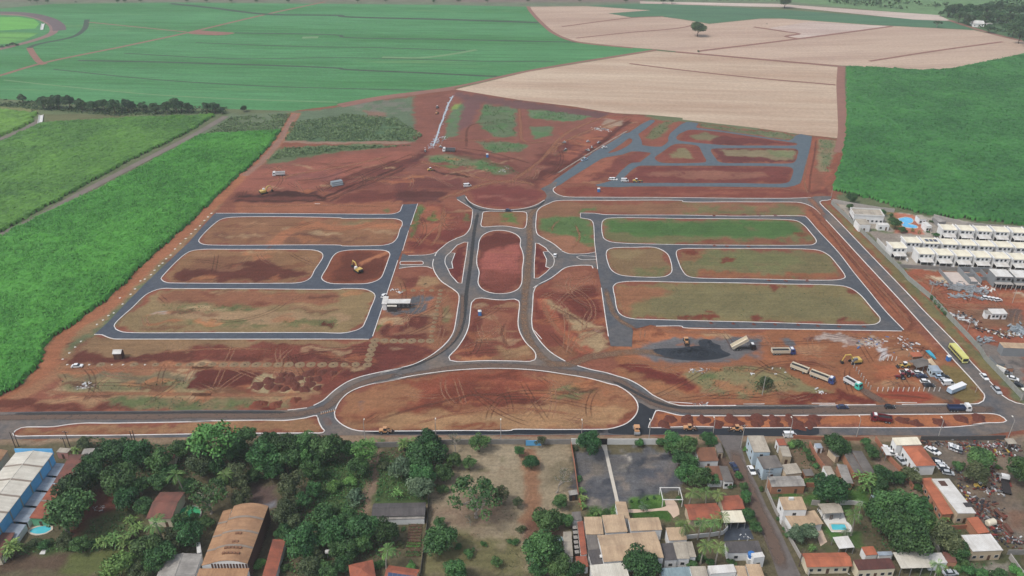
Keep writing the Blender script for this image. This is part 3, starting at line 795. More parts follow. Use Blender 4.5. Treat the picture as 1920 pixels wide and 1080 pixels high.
# build the sheet
def build_ground():
  ny, nx = GX.shape
  n = nx * ny
  rel = (fbm(GX, GY_, 5, 71) - 0.5) * 0.0
  co = np.stack([GX.ravel(), GY_.ravel(), rel.ravel()], 1).astype(np.float32)
  i = np.arange((ny - 1) * (nx - 1))
  r, c = i // (nx - 1), i % (nx - 1)
  a = r * nx + c
  quads = np.stack([a, a + 1, a + nx + 1, a + nx], 1).astype(np.int32)
  me = bpy.data.meshes.new("ground")
  me.vertices.add(n); me.vertices.foreach_set("co", co.ravel())
  me.loops.add(quads.size); me.loops.foreach_set("vertex_index", quads.ravel())
  me.polygons.add(len(quads)); me.polygons.foreach_set("loop_start", np.arange(0, quads.size, 4, dtype=np.int32))
  me.update(calc_edges=True)
  at = me.attributes.new("soil", 'FLOAT_COLOR', 'POINT')
  at.data.foreach_set("color", np.concatenate([CL.reshape(-1, 3), np.ones((n, 1))], 1).astype(np.float32).ravel())
  m, nt, b = _new("soil")
  v = coords(nt, True)
  an = nt.nodes.new("ShaderNodeAttribute"); an.attribute_name = "soil"
  f1 = noise(nt, v, 0.9, 6, 0.75, 0.3, 0.7)
  f2 = noise(nt, v, 0.06, 5, 0.65, 0.3, 0.7)
  mp = nt.nodes.new("ShaderNodeMapping"); mp.inputs["Scale"].default_value = (0.08, 1.0, 1.0); mp.inputs["Rotation"].default_value = (0, 0, 0.06)
  nt.links.new(v, mp.inputs["Vector"])
  f3 = noise(nt, mp.outputs[0], 0.45, 4, 0.6, 0.35, 0.7)
  mp3 = nt.nodes.new("ShaderNodeMapping"); mp3.inputs["Scale"].default_value = (1.0, .07, 1.0)
  mp4 = nt.nodes.new("ShaderNodeMapping"); mp4.inputs["Rotation"].default_value = (0, 0, .8)
  nt.links.new(v, mp4.inputs["Vector"]); nt.links.new(mp4.outputs[0], mp3.inputs["Vector"])
  f4 = noise(nt, mp3.outputs[0], 0.6, 4, 0.65, 0.35, 0.7)
  c = mixc(nt, 1.0, an.outputs["Color"], (1, 1, 1, 1), 'MULTIPLY')
  for f, lo, hi in ((f1, 0.7, 1.26), (f2, 0.82, 1.14), (f3, 0.88, 1.1), (f4, .93, 1.05)):
    mr = nt.nodes.new("ShaderNodeMapRange"); mr.inputs[3].default_value, mr.inputs[4].default_value = lo, hi
    nt.links.new(f, mr.inputs[0])
    c = mixc(nt, 1.0, c, mr.outputs[0], 'MULTIPLY')
  nt.links.new(c, b.inputs["Base Color"])
  b.inputs["Roughness"].default_value = 0.95
  b.inputs["Specular IOR Level"].default_value = 0.1
  bump(nt, b, f1, 0.25, 0.8)
  return tag(obj("ground", me, m), "bare red and brown earth with weeds across the building site", None, None, 'structure')
build_ground()
# ================================================================== FIELDS
def mat_field(name, c1, c2, row=1.5, ang=0.0, blot=0.012, rowk=0.18, blot_lo=.4, blot_hi=.62, c3=None):
  m, nt, b = _new(name)
  v = coords(nt, True)
  mp = nt.nodes.new("ShaderNodeMapping"); mp.inputs["Rotation"].default_value = (0, 0, ang)
  nt.links.new(v, mp.inputs["Vector"])
  w = nt.nodes.new("ShaderNodeTexWave"); w.bands_direction = 'Y'; w.inputs["Scale"].default_value = 0.314 / row
  w.inputs["Distortion"].default_value = 1.5; w.inputs["Detail"].default_value = 2; w.inputs["Detail Scale"].default_value = 0.3
  nt.links.new(mp.outputs[0], w.inputs["Vector"])
  mp2 = nt.nodes.new("ShaderNodeMapping"); mp2.inputs["Scale"].default_value = (0.12, 1, 1)
  nt.links.new(mp.outputs[0], mp2.inputs["Vector"])
  f1 = noise(nt, mp2.outputs[0], blot * 2.2, 6, 0.6, blot_lo, blot_hi)
  f2 = noise(nt, v, 0.35, 5, 0.7, 0.3, 0.7)
  f3 = noise(nt, mp2.outputs[0], 0.16, 4, 0.65, 0.35, 0.7)
  c = mixc(nt, f1, c1, c2)
  for f, lo, hi in ((f2, 0.84, 1.14), (f3, 1 - rowk * 1.5, 1 + rowk * 1.3), (w.outputs[0], 1 - rowk, 1 + rowk * .6)):
    mr = nt.nodes.new("ShaderNodeMapRange"); mr.inputs[3].default_value, mr.inputs[4].default_value = lo, hi
    nt.links.new(f, mr.inputs[0])
    c = mixc(nt, 1.0, c, mr.outputs[0], 'MULTIPLY')
  if c3:
    f4 = noise(nt, mp2.outputs[0], 0.02, 5, 0.7, 0.62, 0.74)
    c = mixc(nt, f4, c, c3)
  nt.links.new(c, b.inputs["Base Color"])
  b.inputs["Roughness"].default_value = 0.95
  b.inputs["Specular IOR Level"].default_value = 0.1
  bump(nt, b, f2, 0.3, 0.6)
  return m
def field(spec, material, z, label, name='field'):
  return sheet(name, L(spec), [], z, material, label)
M_green = mat_field("young_crop", C(80, 140, 86), C(68, 126, 70), 3.0, 0.06, .008, .12, c3=C(104, 138, 84))
M_green2 = mat_field("young_crop_dull", C(74, 112, 82), C(80, 120, 86), 4.0, 0.05, .01, .1)
M_fal = mat_field("fallow", C(196, 173, 148), C(178, 150, 126), 2.4, 0.10, .012, .06)
M_fal2 = mat_field("fallow_upper", C(190, 164, 142), C(174, 146, 126), 2.4, -0.12, .01, .05)
M_fal3 = mat_field("fallow_pale", C(200, 182, 168), C(184, 160, 146), 2.4, 0.2, .01, .08)
M_trk = mat("track_earth", C(150, 104, 88), .3, .12, .95, world_space=True)
M_trk3 = mat("track_pale", C(112, 148, 96), .3, .12, .95, world_space=True)
M_trk2 = mat("track_dark", C(64, 82, 62), .3, .12, .95, world_space=True)
field('T1 -1500,560 0,556 640,600 1270,612 1650,624 1920,590 T2 0,588 200,548 640,488 1050,398 1765,279 1640,270 1320,235 1200,190 1140,145 1060,60 1050,38 600,28 0,22 T1 960,14 300,22 0,48 -1500,160', M_green, .02, 'wide teal green young crop field behind the site')
field('T2 640,503 1000,562 1300,598 1540,637 1720,645 1920,663 T3 0,673 400,718 640,752 878,778 884,620 880,378 400,332 0,298 T2 1772,286 1050,404', M_fal, .02, 'pale fallow field bordering the top of the site')
field('T2 1050,38 1380,35 1740,58 1500,75 1640,100 1810,95 T3 0,110 150,135 440,105 560,105 1050,140 1640,170 1920,235 2500,260 2500,200 1920,303 1500,388 1350,395 920,370 880,368 0,292 T2 1765,277 1640,268 1320,233 1200,188 1140,143', M_fal2, .024, 'pinkish fallow field with one lone round tree')
field('T3 480,158 720,122 1050,142 1180,148 700,216 660,214 590,205 650,190', M_fal3, .03, 'palest wedge of the upper fallow field')
field('T2 1500,75 1740,58 1600,48 1380,30 1920,12 T3 0,28 620,58 1400,115 1560,125 1640,168 1050,138 560,103 440,103 150,133 0,108 T2 1810,93 1640,98', M_green2, .03, 'dull green strip of crop above the fallow fields')
field('T3 -240,8 540,22 1000,55 1440,85 1510,118 1300,110 620,42 -240,20', M_fal3, .036, 'long pale strip of ploughed land near the far trees')
field('T1 -400,92 100,96 190,108 222,132 200,160 0,172 -400,180', mat_field("bright_crop", C(104, 172, 74), C(90, 156, 66), 3, .1, .02, .1), .04, 'bright green crop inside the curved channel')
field('T1 -400,190 60,180 220,185 150,220 60,245 -400,260', MATS.get('x') or mat_field("bright_crop_b", C(112, 170, 80), C(86, 140, 66), 3, .1, .03, .1), .04, 'second bright green patch beside the curved channel')
def ribbon(name, spec, w, z, material, label=None, kind='structure', step=6, taper=False):
  pts = smooth(L(spec) if isinstance(spec, str) else spec, False, step)
  vs, fs = [], []
  for i, p in enumerate(pts):
    d = (pts[min(i + 1, len(pts) - 1)] - pts[max(i - 1, 0)])
    d = d.normalized() if d.length > 0 else Vector((1, 0))
    nrm = Vector((-d.y, d.x))
    for k in (-.5, -.17, .17, .5):
      q = p + nrm * (w * k)
      vs.append((q.x, q.y, z))
  for i in range(len(pts) - 1):
    for k in range(3):
      a = i * 4 + k
      fs.append((a, a + 4, a + 5, a + 1))
  me = bpy.data.meshes.new(name)
  me.from_pydata(vs, [], [tuple(reversed(f)) for f in fs])
  at = me.attributes.new("cover", 'FLOAT', 'POINT')
  n = len(pts)
  at.data.foreach_set("value", [(0.0 if k in (0, 3) else 1.0) * min(1, min(i, n - 1 - i) / 2) for i in range(n) for k in range(4)])
  me.update()
  o = obj(name, me, material)
  if label: o['label'] = label
  if kind: o['kind'] = kind
  return o
for k, (sp, w, m_, lb) in enumerate([
  ('T1 -300,510 0,425 240,355 700,260 1050,185 1500,80 1830,10', 5, M_trk, 'earth track crossing the teal green field diagonally'),
  ('T1 165,268 190,310 225,350 250,362', 6, M_trk, 'short earth track turning off by the curved channel'),
  ('T1 165,270 200,252 400,210 470,168 490,110', 6, M_trk2, 'dark track bending round the left of the green field'),
  ('T1 500,125 800,155 1050,180', 3, M_trk, 'thin track joining the bare patch in the green field'),
  ('T1 440,340 1000,352 1920,386 T2 0,388 500,412 900,432', 4.5, M_trk2, 'thin dark lane across the middle of the green field'),
  ('T1 960,20 1200,45 1500,80 1920,88 T2 0,92 600,110 1110,127', 8, M_trk2, 'dark lane across the far end of the green field'),
  ('T1 20,450 400,490 900,535 1400,560 1900,575', 2.2, M_trk3, 'faint contour line low in the green field'),
  ('T1 300,390 900,450 1500,485 T2 100,500 500,510', 2.2, M_trk2, 'dark contour line low in the green field'),
  ('T1 700,300 1300,330 1900,325 T2 300,330 800,345 1200,345', 2.4, M_trk2, 'contour line in the middle of the green field'),
  ('T1 1100,240 1700,262 T2 200,268 700,285', 2.6, M_trk2, 'contour line right of the bare patch'),
  ('T2 230,322 450,325 640,302 760,280', 6, M_trk3, 'yellowish streak in the green field'),
  ('T1 1700,212 1790,210', 10, M_trk3, 'yellowish patch in the green field'),
  ('T1 1320,185 1920,200 T2 0,208 600,222 1320,238', 4, M_trk2, 'faint lane right of the bare patch'),
  ('T2 -20,590 200,549 640,489 1050,400 1770,281', 5, M_trk, 'earth track between the green field and the fallow field'),
  ('T2 1050,36 1065,62 1145,147 1205,192 1325,236 1640,270', 5, M_trk, 'curved earth track along the tip of the green field'),
  ('T2 1320,215 1600,185 1920,155 T3 100,125', 3.5, M_trk, 'earth line between two upper fallow strips'),
  ('T2 1240,150 1640,100 1810,94', 4, M_trk, 'upper earth line of the fallow field'),
  ('T3 -40,292 400,331 880,373', 6, M_trk, 'earth track dividing the lower and upper fallow fields'),
  ('T3 90,288 650,219 1180,148', 5, M_trk, 'earth line running to the small tree on the fallow field'),
  ('T3 400,152 590,180 655,190 580,206 660,220', 5, M_trk, 'zigzag edge of the palest fallow wedge'),
  ('T3 -300,358 0,395 420,440 860,478', 3.5, M_trk, 'earth line across the lower fallow field'),
  ('T3 1050,345 1400,290 1800,235', 4, M_trk, 'earth line towards the farmhouse'),
  ('T3 893,372 888,480 896,620 900,760 880,860', 7, M_trk, 'earth lane between the fallow field and the right cane field'),
  ('T3 1500,115 1640,160 1780,200 1920,232', 6, M_trk, 'earth lane by the farmhouse'),
  ('T2 0,600 200,560 640,500', 6, M_trk, 'earth lane along the upper edge of the scrub'),
  ('T1 0,80 150,88 250,115 300,150 290,190 200,225 60,262 -100,300', 9, mat("channel_earth", C(146, 112, 104), .3, .1, .95, world_space=True), 'curved earth channel at the upper left'),
  ('T1 -100,70 120,76 260,104 325,142 335,172', 14, mat("channel_bank", C(110, 92, 92), .3, .1, .95, world_space=True), 'dark bank of the curved channel'),
  ('T1 1270,655 1100,755 760,930 470,1080 T4 200,150 0,243 -160,320', 5.5, mat("lane_grey", C(128, 116, 106), .3, .1, .95, world_space=True), 'grey lane between the two left cane fields'),
  ('T1 225,670 170,710 0,785 -150,840', 5, MATS["lane_grey"], 'grey lane at the left edge beside the white culvert')]):
  if lb:
    ribbon('track', sp, w, .045 + .004 * k, m_, lb)
sheet('bare_patch', smooth(L('T1 1060,188 1100,172 1180,176 1320,187 1250,198 1150,196'), True), [], .15, M_trk, 'bare reddish patch in the green field')
# ------------------------------------------------------------------ tall cane, real canopy with a skirt
M_cane = mat_leaf("cane_left", C(54, 108, 28), C(98, 158, 48), 0.0)
M_cane_b = mat_leaf("cane_upper", C(44, 96, 28), C(88, 148, 46), 0.0)
M_cane2 = mat_leaf("cane_right", C(40, 90, 32), C(74, 134, 52), 0.0)
def cane(spec, cell, hgt, material, label, seed, blades, bsize=1.0):
  poly = [(p.x, p.y) for p in L(spec)]
  xs, ys = [p[0] for p in poly], [p[1] for p in poly]
  ax, ay = np.arange(min(xs), max(xs), cell), np.arange(min(ys), max(ys), cell)
  X, Y = np.meshgrid(ax, ay)
  rg = np.random.default_rng(seed)
  jit = rg.uniform(-.38, .38, (2,) + X.shape) * cell
  wob = (fbm(X, Y, 7, seed) - .5) * 5
  ins = inside(X + wob, Y + wob, poly)
  nb = ins.copy()
  core = ins.copy()
  core[1:-1, 1:-1] = ins[1:-1, 1:-1] & ins[:-2, 1:-1] & ins[2:, 1:-1] & ins[1:-1, :-2] & ins[1:-1, 2:]
  core[0, :] = core[-1, :] = False; core[:, 0] = core[:, -1] = False
  big = fbm(X, Y, 26, seed + 5, 3)
  clump = fbm(X, Y, 3.6, seed + 2, 2)
  Z = hgt * (0.55 + .4 * rg.random(X.shape) + .55 * clump + .3 * (big - .5))
  Z = np.where(core, Z, 0.02)
  idx = -np.ones(X.shape, int)
  idx[nb] = np.arange(nb.sum())
  co = np.stack([(X + jit[0])[nb], (Y + jit[1])[nb], Z[nb]], 1)
  tone = np.clip(-.25 + .8 * big + .45 * clump + rg.uniform(-.3, .3, X.shape), 0, 1)[nb]
  q = np.stack([idx[:-1, :-1], idx[:-1, 1:], idx[1:, 1:], idx[1:, :-1]], -1).reshape(-1, 4)
  q = q[(q >= 0).all(1)]
  # arching leaf blades standing out of the canopy
  cx, cy = X[core], Y[core]
  k = rg.choice(len(cx), int(len(cx) * blades), replace=True)
  bx, by = cx[k] + rg.uniform(-.6, .6, len(k)), cy[k] + rg.uniform(-.6, .6, len(k))
  th = rg.uniform(0, 2 * np.pi, len(k)); ln = rg.uniform(.7, 1.5, len(k)) * bsize; wd = rg.uniform(.12, .22, len(k)) * bsize
  z0 = hgt * .95; z1 = hgt * rg.uniform(1.05, 1.5, len(k)); z2 = z1 - rg.uniform(0., .5, len(k)) * bsize
  dx, dy = np.cos(th), np.sin(th)
  v0 = np.stack([bx - dy * wd, by + dx * wd, np.full(len(k), z0)], 1); v1 = np.stack([bx + dy * wd, by - dx * wd, np.full(len(k), z0)], 1)
  v2 = np.stack([bx + dx * ln * .5 + dy * wd, by + dy * ln * .5 - dx * wd, z1], 1); v3 = np.stack([bx + dx * ln * .5 - dy * wd, by + dy * ln * .5 + dx * wd, z1], 1)
  v4 = np.stack([bx + dx * ln, by + dy * ln, z2], 1)
  B = np.stack([v0, v1, v2, v3, v4], 1).reshape(-1, 3)
  o0 = len(co) + np.arange(len(k)) * 5
  bq = np.stack([o0, o0 + 1, o0 + 2, o0 + 3], 1); bt = np.stack([o0 + 3, o0 + 2, o0 + 4], 1)
  btone = np.repeat(np.clip(-.05 + .8 * big[core][k] + .4 * clump[core][k] + rg.uniform(-.35, .4, len(k)), 0, 1), 5)
  allv = np.concatenate([co, B]).astype(np.float32)
  loops = np.concatenate([q.ravel(), bq.ravel(), bt.ravel()]).astype(np.int32)
  nq = len(q) + len(bq)
  starts = np.concatenate([np.arange(nq) * 4, nq * 4 + np.arange(len(bt)) * 3]).astype(np.int32)
  return leafmesh('sugarcane', allv, loops, starts, np.concatenate([tone, btone]), material, label, 'stuff')
def leafmesh(name, allv, loops, starts, tone, material, label=None, kind=None, parent=None):
  me = bpy.data.meshes.new(name)
  me.vertices.add(len(allv)); me.vertices.foreach_set("co", np.asarray(allv, np.float32).ravel())
  me.loops.add(len(loops)); me.loops.foreach_set("vertex_index", loops)
  me.polygons.add(len(starts)); me.polygons.foreach_set("loop_start", starts)
  me.update(calc_edges=True)
  at = me.attributes.new("tone", 'FLOAT', 'POINT')
  at.data.foreach_set("value", np.asarray(tone, np.float32))
  if name is None: return me
  o = obj(name, me, material, parent)
  if label: o['label'] = label
  if kind: o['kind'] = kind
  return o
cane('T1 1580,738 1540,800 1460,890 1350,990 1260,1075 T4 1250,5 1080,170 880,350 720,500 600,620 430,740 330,800 260,890 200,990 R6 380,190 250,330 120,440 0,500 -300,600 T4 -300,400 0,256 160,172 T1 530,1080 780,950 1130,762', .85, 1.7, M_cane, 'bright green cane field along the left edge of the site', 3, 1.1)
cane('T1 -300,900 0,802 200,708 260,692 700,667 1222,648 1070,745 700,925 440,1070 T4 150,150 0,232 -300,340', 1.1, 1.7, M_cane_b, 'green cane field beyond the grey lane at the left', 5, .45, 1.2)
cane('T1 -300,610 0,615 205,636 190,690 0,772 -300,860', 1.4, 1.6, M_cane, 'small corner of cane by the white culvert', 6, .3, 1.3)
cane('T3 918,374 1350,399 1500,392 1920,306 2600,190 2600,900 T6 2600,240 1920,192 1500,150 1300,118 960,14 845,-4 T3 836,1062 885,900 905,800 918,620', 1.1, 1.7, M_cane2, 'tall dark green cane field on the right', 8, .45, 1.25)
# ================================================================== ROADS
def mat_asph(name, col, dust, k=0.5, lo=.45, hi=.7, rough=.85):
  m, nt, b = _new(name)
  v = coords(nt, True)
  f1 = noise(nt, v, 0.05, 6, 0.65, lo, hi)
  f2 = noise(nt, v, 1.2, 4, 0.7, 0.3, 0.7)
  f3 = noise(nt, v, 0.4, 4, 0.6, 0.35, 0.65)
  mk = nt.nodes.new("ShaderNodeMath"); mk.operation = 'MULTIPLY'; mk.inputs[1].default_value = k
  nt.links.new(f1, mk.inputs[0])
  c = mixc(nt, mk.outputs[0], col, dust)
  for f, a, z_ in ((f2, 0.82, 1.15), (f3, 0.88, 1.1)):
    mr = nt.nodes.new("ShaderNodeMapRange"); mr.inputs[3].default_value, mr.inputs[4].default_value = a, z_
    nt.links.new(f, mr.inputs[0])
    c = mixc(nt, 1.0, c, mr.outputs[0], 'MULTIPLY')
  nt.links.new(c, b.inputs["Base Color"])
  b.inputs["Roughness"].default_value = rough
  b.inputs["Specular IOR Level"].default_value = 0.25
  bump(nt, b, f2, 0.02, 0.5)
  return m
def mat_cover(name, col, col2, thr=(.25, .75), amount=.85):
  """dirt lying on a surface: thins out raggedly towards its edge"""
  m, nt, b = _new(name)
  v = coords(nt, True)
  at = nt.nodes.new("ShaderNodeAttribute"); at.attribute_name = "cover"
  f = noise(nt, v, 0.35, 5, 0.7, 0.2, 0.8)
  f2 = noise(nt, v, 1.1, 4, 0.7)
  ad = nt.nodes.new("ShaderNodeMath"); ad.operation = 'MULTIPLY'
  nt.links.new(at.outputs["Fac"], ad.inputs[0])
  m2 = nt.nodes.new("ShaderNodeMapRange"); m2.inputs[3].default_value, m2.inputs[4].default_value = .35, 1.6
  nt.links.new(f, m2.inputs[0]); nt.links.new(m2.outputs[0], ad.inputs[1])
  mr = nt.nodes.new("ShaderNodeMapRange"); mr.inputs[1].default_value, mr.inputs[2].default_value = thr; mr.inputs[4].default_value = amount
  nt.links.new(ad.outputs[0], mr.inputs[0])
  nt.links.new(mixc(nt, f2, col, col2), b.inputs["Base Color"])
  nt.links.new(mr.outputs[0], b.inputs["Alpha"])
  b.inputs["Roughness"].default_value = .95
  b.inputs["Specular IOR Level"].default_value = .1
  return m
A_left = mat_asph("asphalt_left", C(70, 77, 88), C(88, 92, 98), .5)
A_main = mat_asph("asphalt_main", C(84, 86, 90), C(122, 106, 92), .95, .4, .68)
A_right = mat_asph("asphalt_right", C(76, 80, 86), C(104, 98, 94), .8)
A_ne = mat_asph("asphalt_new", C(84, 97, 105), C(98, 104, 108), .5)
A_blk = mat_asph("asphalt_black", C(40, 44, 50), C(54, 56, 60), .5)
A_st = mat_asph("street_worn", C(106, 99, 95), C(120, 109, 101), .7)
def loop(spec, step=1.6):
  return smooth(L(spec), True, step)
# left network
bA = loop('T4 1300,143 1920,147 T5 0,148 250,149 310,152 338,163 343,185 330,210 312,262 285,288 240,300 180,303 0,303 T4 1920,301 1170,298 1135,292 1118,278 1124,262 1205,180 1250,152')
bB = loop('T4 1130,324 1300,323 1700,325 1770,328 1805,340 1817,362 1770,440 1745,485 1715,503 1670,512 1600,514 1000,513 945,511 915,500 906,488 918,470 1035,355 1075,333')
bC = loop('U6 360,220 480,212 800,213 880,217 945,238 968,275 945,350 880,530 850,592 795,635 720,664 620,680 500,683 250,682 140,674 60,645 22,605 35,560 90,470 190,290 250,245')
bD = loop('T4 905,545 1000,544 1400,545 1920,546 U7 0,129 180,129 260,134 330,158 372,188 381,215 360,280 330,350 300,430 265,510 238,560 165,598 90,618 0,629 T4 1800,792 1200,792 740,792 690,788 652,772 642,755 655,732 740,655 835,570')
left_out = L('T4 1208,120 1500,121 1920,124 T5 0,124 200,126 295,123 328,110 338,88 348,70 430,66 380,213 335,345 318,385 260,560 174,818 155,829 0,828 T4 1900,828 700,828 640,827 600,815 575,804 530,802 600,740 700,635 820,512 1060,285 1140,195')
sheet('road', left_out, [bA, bB, bC, bD], .05, A_left, 'blue-grey asphalt streets round the left-hand blocks')
# main network
rl = loop('I 0,0 0,0 0,0') if False else None
hN1 = loop('U3 1000,886 1040,880 1250,880 1450,884 1480,892 1488,915 1478,1040 1465,1065 1435,1075 1390,1068 1250,1046 1100,1048 1010,1056 978,1048 970,1030 985,950 990,900')
hN2 = loop('T5 800,240 840,222 890,216 940,222 985,240 1008,265 1006,300 1020,340 1025,380 1018,430 1012,520 990,550 950,567 890,573 830,565 790,545 770,515 775,450 763,410 762,370 770,320 778,270')
hN3 = loop('T5 752,603 790,597 850,605 920,608 975,603 998,613 1002,640 998,680 994,740 1005,790 1040,850 1080,890 1094,915 1088,945 1060,954 980,952 800,950 650,955 612,948 605,930 650,880 690,820 715,760 725,680 735,620')
hLL = L('T5 712,283 708,310 705,340 690,430 678,515 655,512 615,468 598,432 628,430 621,395 640,345 612,342 650,300 690,283')
hLR = L('T5 1092,288 1110,290 1150,315 1165,335 1135,338 1155,380 1150,420 1175,430 1150,455 1110,485 1085,487 1085,400 1090,340')
hM1 = loop('U6 1108,398 1116,376 1150,372 1300,371 1415,371 1430,390 1420,413 1300,416 1150,417 1116,414', .6)
hE1 = loop('R6 130,850 117,832 140,805 190,780 240,773 480,770 620,750 760,738 1000,738 1900,722 R7 0,722 580,712 860,712 960,700 1025,690 1095,672 1122,670 1140,720 1170,780 1195,806 1178,824 1080,826 500,830 0,836 R6 1900,833 1000,847 300,853 160,856')
hE2 = loop('R7 1282,650 1297,600 1330,540 1400,470 1500,420 1640,380 1920,330 T5 190,1078 400,1035 550,1013 620,1005 850,993 1090,1003 1250,1025 1400,1050 1510,1080 R8 80,110 160,155 220,205 255,250 270,300 262,350 230,400 170,450 100,480 0,503 F4 560,92 300,93 0,94 F3 1152,97 800,100 400,103 110,100 R7 1400,778 1330,735 1290,690')
hE3 = loop('R8 430,340 452,335 560,360 640,378 760,383 1920,380 R3 0,943 800,937 1530,933 1600,950 1660,985 1690,1020 1650,1040 1400,1050 1240,1075 F6 880,55 680,75 420,80 0,80 R8 1920,490 1200,492 800,480 420,491 362,490 375,450 400,410 415,370')
s_land = L('T5 1098,130 1102,108 1120,88 1165,66 1200,52 1250,48 1500,48 1920,50 T6 0,54 300,56 480,57 600,57 660,60 710,75 745,95 775,125 805,157 R1 0,345 300,672 675,1077 R2 450,570 910,1080 R3 1000,225 1280,530 1370,640 1402,678 1410,715 1392,765 1330,799 1200,806 930,807 600,808 R4 1790,815 1300,818 600,821 0,823 R8 1900,288 1200,291 900,293 640,290 560,270 480,235 400,195 330,140 260,95 180,55 80,25 U8 1050,1072 900,1042 740,996 640,965 600,945 520,900 430,840 340,750 280,670 235,590 222,500 230,350 240,170 255,130 290,100 380,55 490,0 T5 1170,490 1220,455 1240,438 1270,423 1330,414 1410,416 1438,434 1432,388 1426,340 1390,346 1280,348 1240,330 1190,290 1140,262 1105,240 1095,212 1094,170')
main_out = L('R6 -600,640 0,638 500,632 1000,630 1500,625 R7 0,618 860,620 1030,600 1100,575 1180,535 1240,480 1300,430 1400,365 1500,325 1640,290 1780,260 1900,236 U7 440,1080 640,1025 800,985 960,910 1080,830 1180,740 1240,660 1270,590 1290,480 1310,350 1325,240 1318,190 1280,150 1190,90 1130,50 U6 1640,600 1590,520 1562,455 1500,449 1400,440 1280,445 1180,455 1085,474 1140,262 1220,290 1350,287 1480,282 1570,262 1620,240 1700,170 1790,100 1900,50 T5 640,263 690,245 718,215 728,190 735,150 740,100 U3 880,880 874,858 840,830 760,780 705,745 690,722 790,690 802,716 830,760 890,800 1000,838 1150,858 1300,860 1450,845 1580,810 1690,750 1712,705 1690,660 1640,625 1690,600 1720,585 U4 80,862 150,845 132,903 104,925 106,950 130,975 200,1005 270,1016 600,1020 1200,1022 U5 0,905 700,912 1200,912 1440,903 1480,890 1600,885 1680,890 1668,915 1630,934 1570,938 1545,948 1545,965 1580,1005 R1 0,230 400,646 815,1077 R2 600,535 1130,1080 R3 1200,224 1440,480 1560,610 1640,698 1720,750 1810,790 1914,810 2700,840 2700,1200 F6 1152,95 1000,116 900,128 700,138 430,132 0,130 R8 1500,556 1000,556 700,552 F4 600,130 0,130 F3 600,132 0,132 F2 580,137 0,146 R6 800,872 0,884 -600,890')
sheet('road', main_out, [hN1, hN2, hN3, hLL, hLR, hM1, hE1, hE2, hE3, s_land], .07, A_main, 'main avenue, ring road and frontage roads in worn asphalt')
# right network
rA = loop('T5 1465,190 1470,165 1490,151 1540,146 1920,150 T6 0,150 560,155 640,162 680,185 720,230 750,270 750,285 730,297 680,300 0,297 T5 1560,287 1510,280 1480,265 1468,235')
rB = loop('T5 1490,345 1500,325 1530,315 1640,312 1760,312 1800,325 1835,350 1860,430 1855,455 1830,473 1790,480 1620,475 1560,465 1520,440 1500,400')
rC = loop('T5 1884,340 1895,325 1920,319 T6 80,318 300,318 700,322 770,330 820,355 870,410 910,465 915,480 890,492 820,497 400,490 60,482 25,472 0,445 T5 1895,390')
rD = loop('T5 1530,530 1545,515 1580,507 1640,503 1920,508 T6 300,512 560,518 860,525 920,533 960,550 1000,580 1060,650 1110,710 1110,725 1090,742 1050,748 400,733 0,723 T5 1700,717 1650,715 1600,705 1565,685 1548,650 1540,600')
right_out = L('T5 1345,119 1430,121 1470,127 1920,131 T6 300,136 690,138 702,148 760,215 880,345 960,450 1050,560 1140,670 1243,776 1232,783 600,772 0,762 T5 1920,757 1770,755 1740,748 U8 1400,578 1345,550 1362,610 1352,700 1350,782 1110,776 1085,670 1050,440 1005,120 T5 1442,434 1430,340 1425,290 1414,170 1400,156 1345,146')
sheet('road', right_out, [rA, rB, rC, rD], .09, A_right, 'grey asphalt streets of the right-hand grid')
# north-east network
n1 = loop('U4 720,522 780,480 870,420 965,356 990,366 986,400 940,440 870,480 790,510')
n3 = loop('U4 1265,605 1245,575 1330,510 1440,435 1480,422 1560,418 1715,438 1745,455 1765,490 1800,560 1825,605 1812,626 1780,630 1320,630')
n4 = loop('U5 10,165 60,145 130,140 420,165 700,205 1000,250 1200,280 1280,292 1295,305 1270,315 900,318 500,315 300,300 50,275 -20,266 -60,252 -72,228 -35,185')
n5 = loop('U5 316,372 330,356 420,350 1150,350 1265,355 1298,375 1290,430 1272,485 1235,514 1150,520 800,516 460,512 405,498 372,462')
n6 = loop('U4 895,850 868,836 930,770 1000,705 1070,668 1130,664 1300,665 1900,665 U5 340,545 1060,552 1195,558 1238,580 1222,680 1190,728 1120,745 600,740 0,740 U4 1400,858 1100,858')
ne_out = L('U4 5,905 80,865 140,810 400,630 560,510 700,430 850,340 890,305 960,290 1090,200 1190,150 1240,150 1248,165 1150,245 1060,310 1078,345 1098,385 1106,432 1170,445 1260,451 1320,450 1370,420 1400,386 1396,350 1420,300 1480,250 1540,200 1600,174 U5 60,50 180,66 150,108 165,120 400,145 700,190 1000,235 1195,262 1245,240 1270,205 1330,188 1456,215 1440,320 1400,470 1370,580 1340,700 1318,745 1260,770 1150,790 900,786 450,780 0,778 U4 1000,898 850,906 700,905 600,895 580,880 680,855 750,835 800,800 870,720 950,652 990,632 1080,626 1110,600 1202,530 1190,518 1080,505 980,505 880,540 700,570 640,590 480,690 300,800 190,875 130,905 60,930')
sheet('road', ne_out, [n1, n3, n4, n5, n6], .06, A_ne, 'pale new asphalt streets of the upper right block')
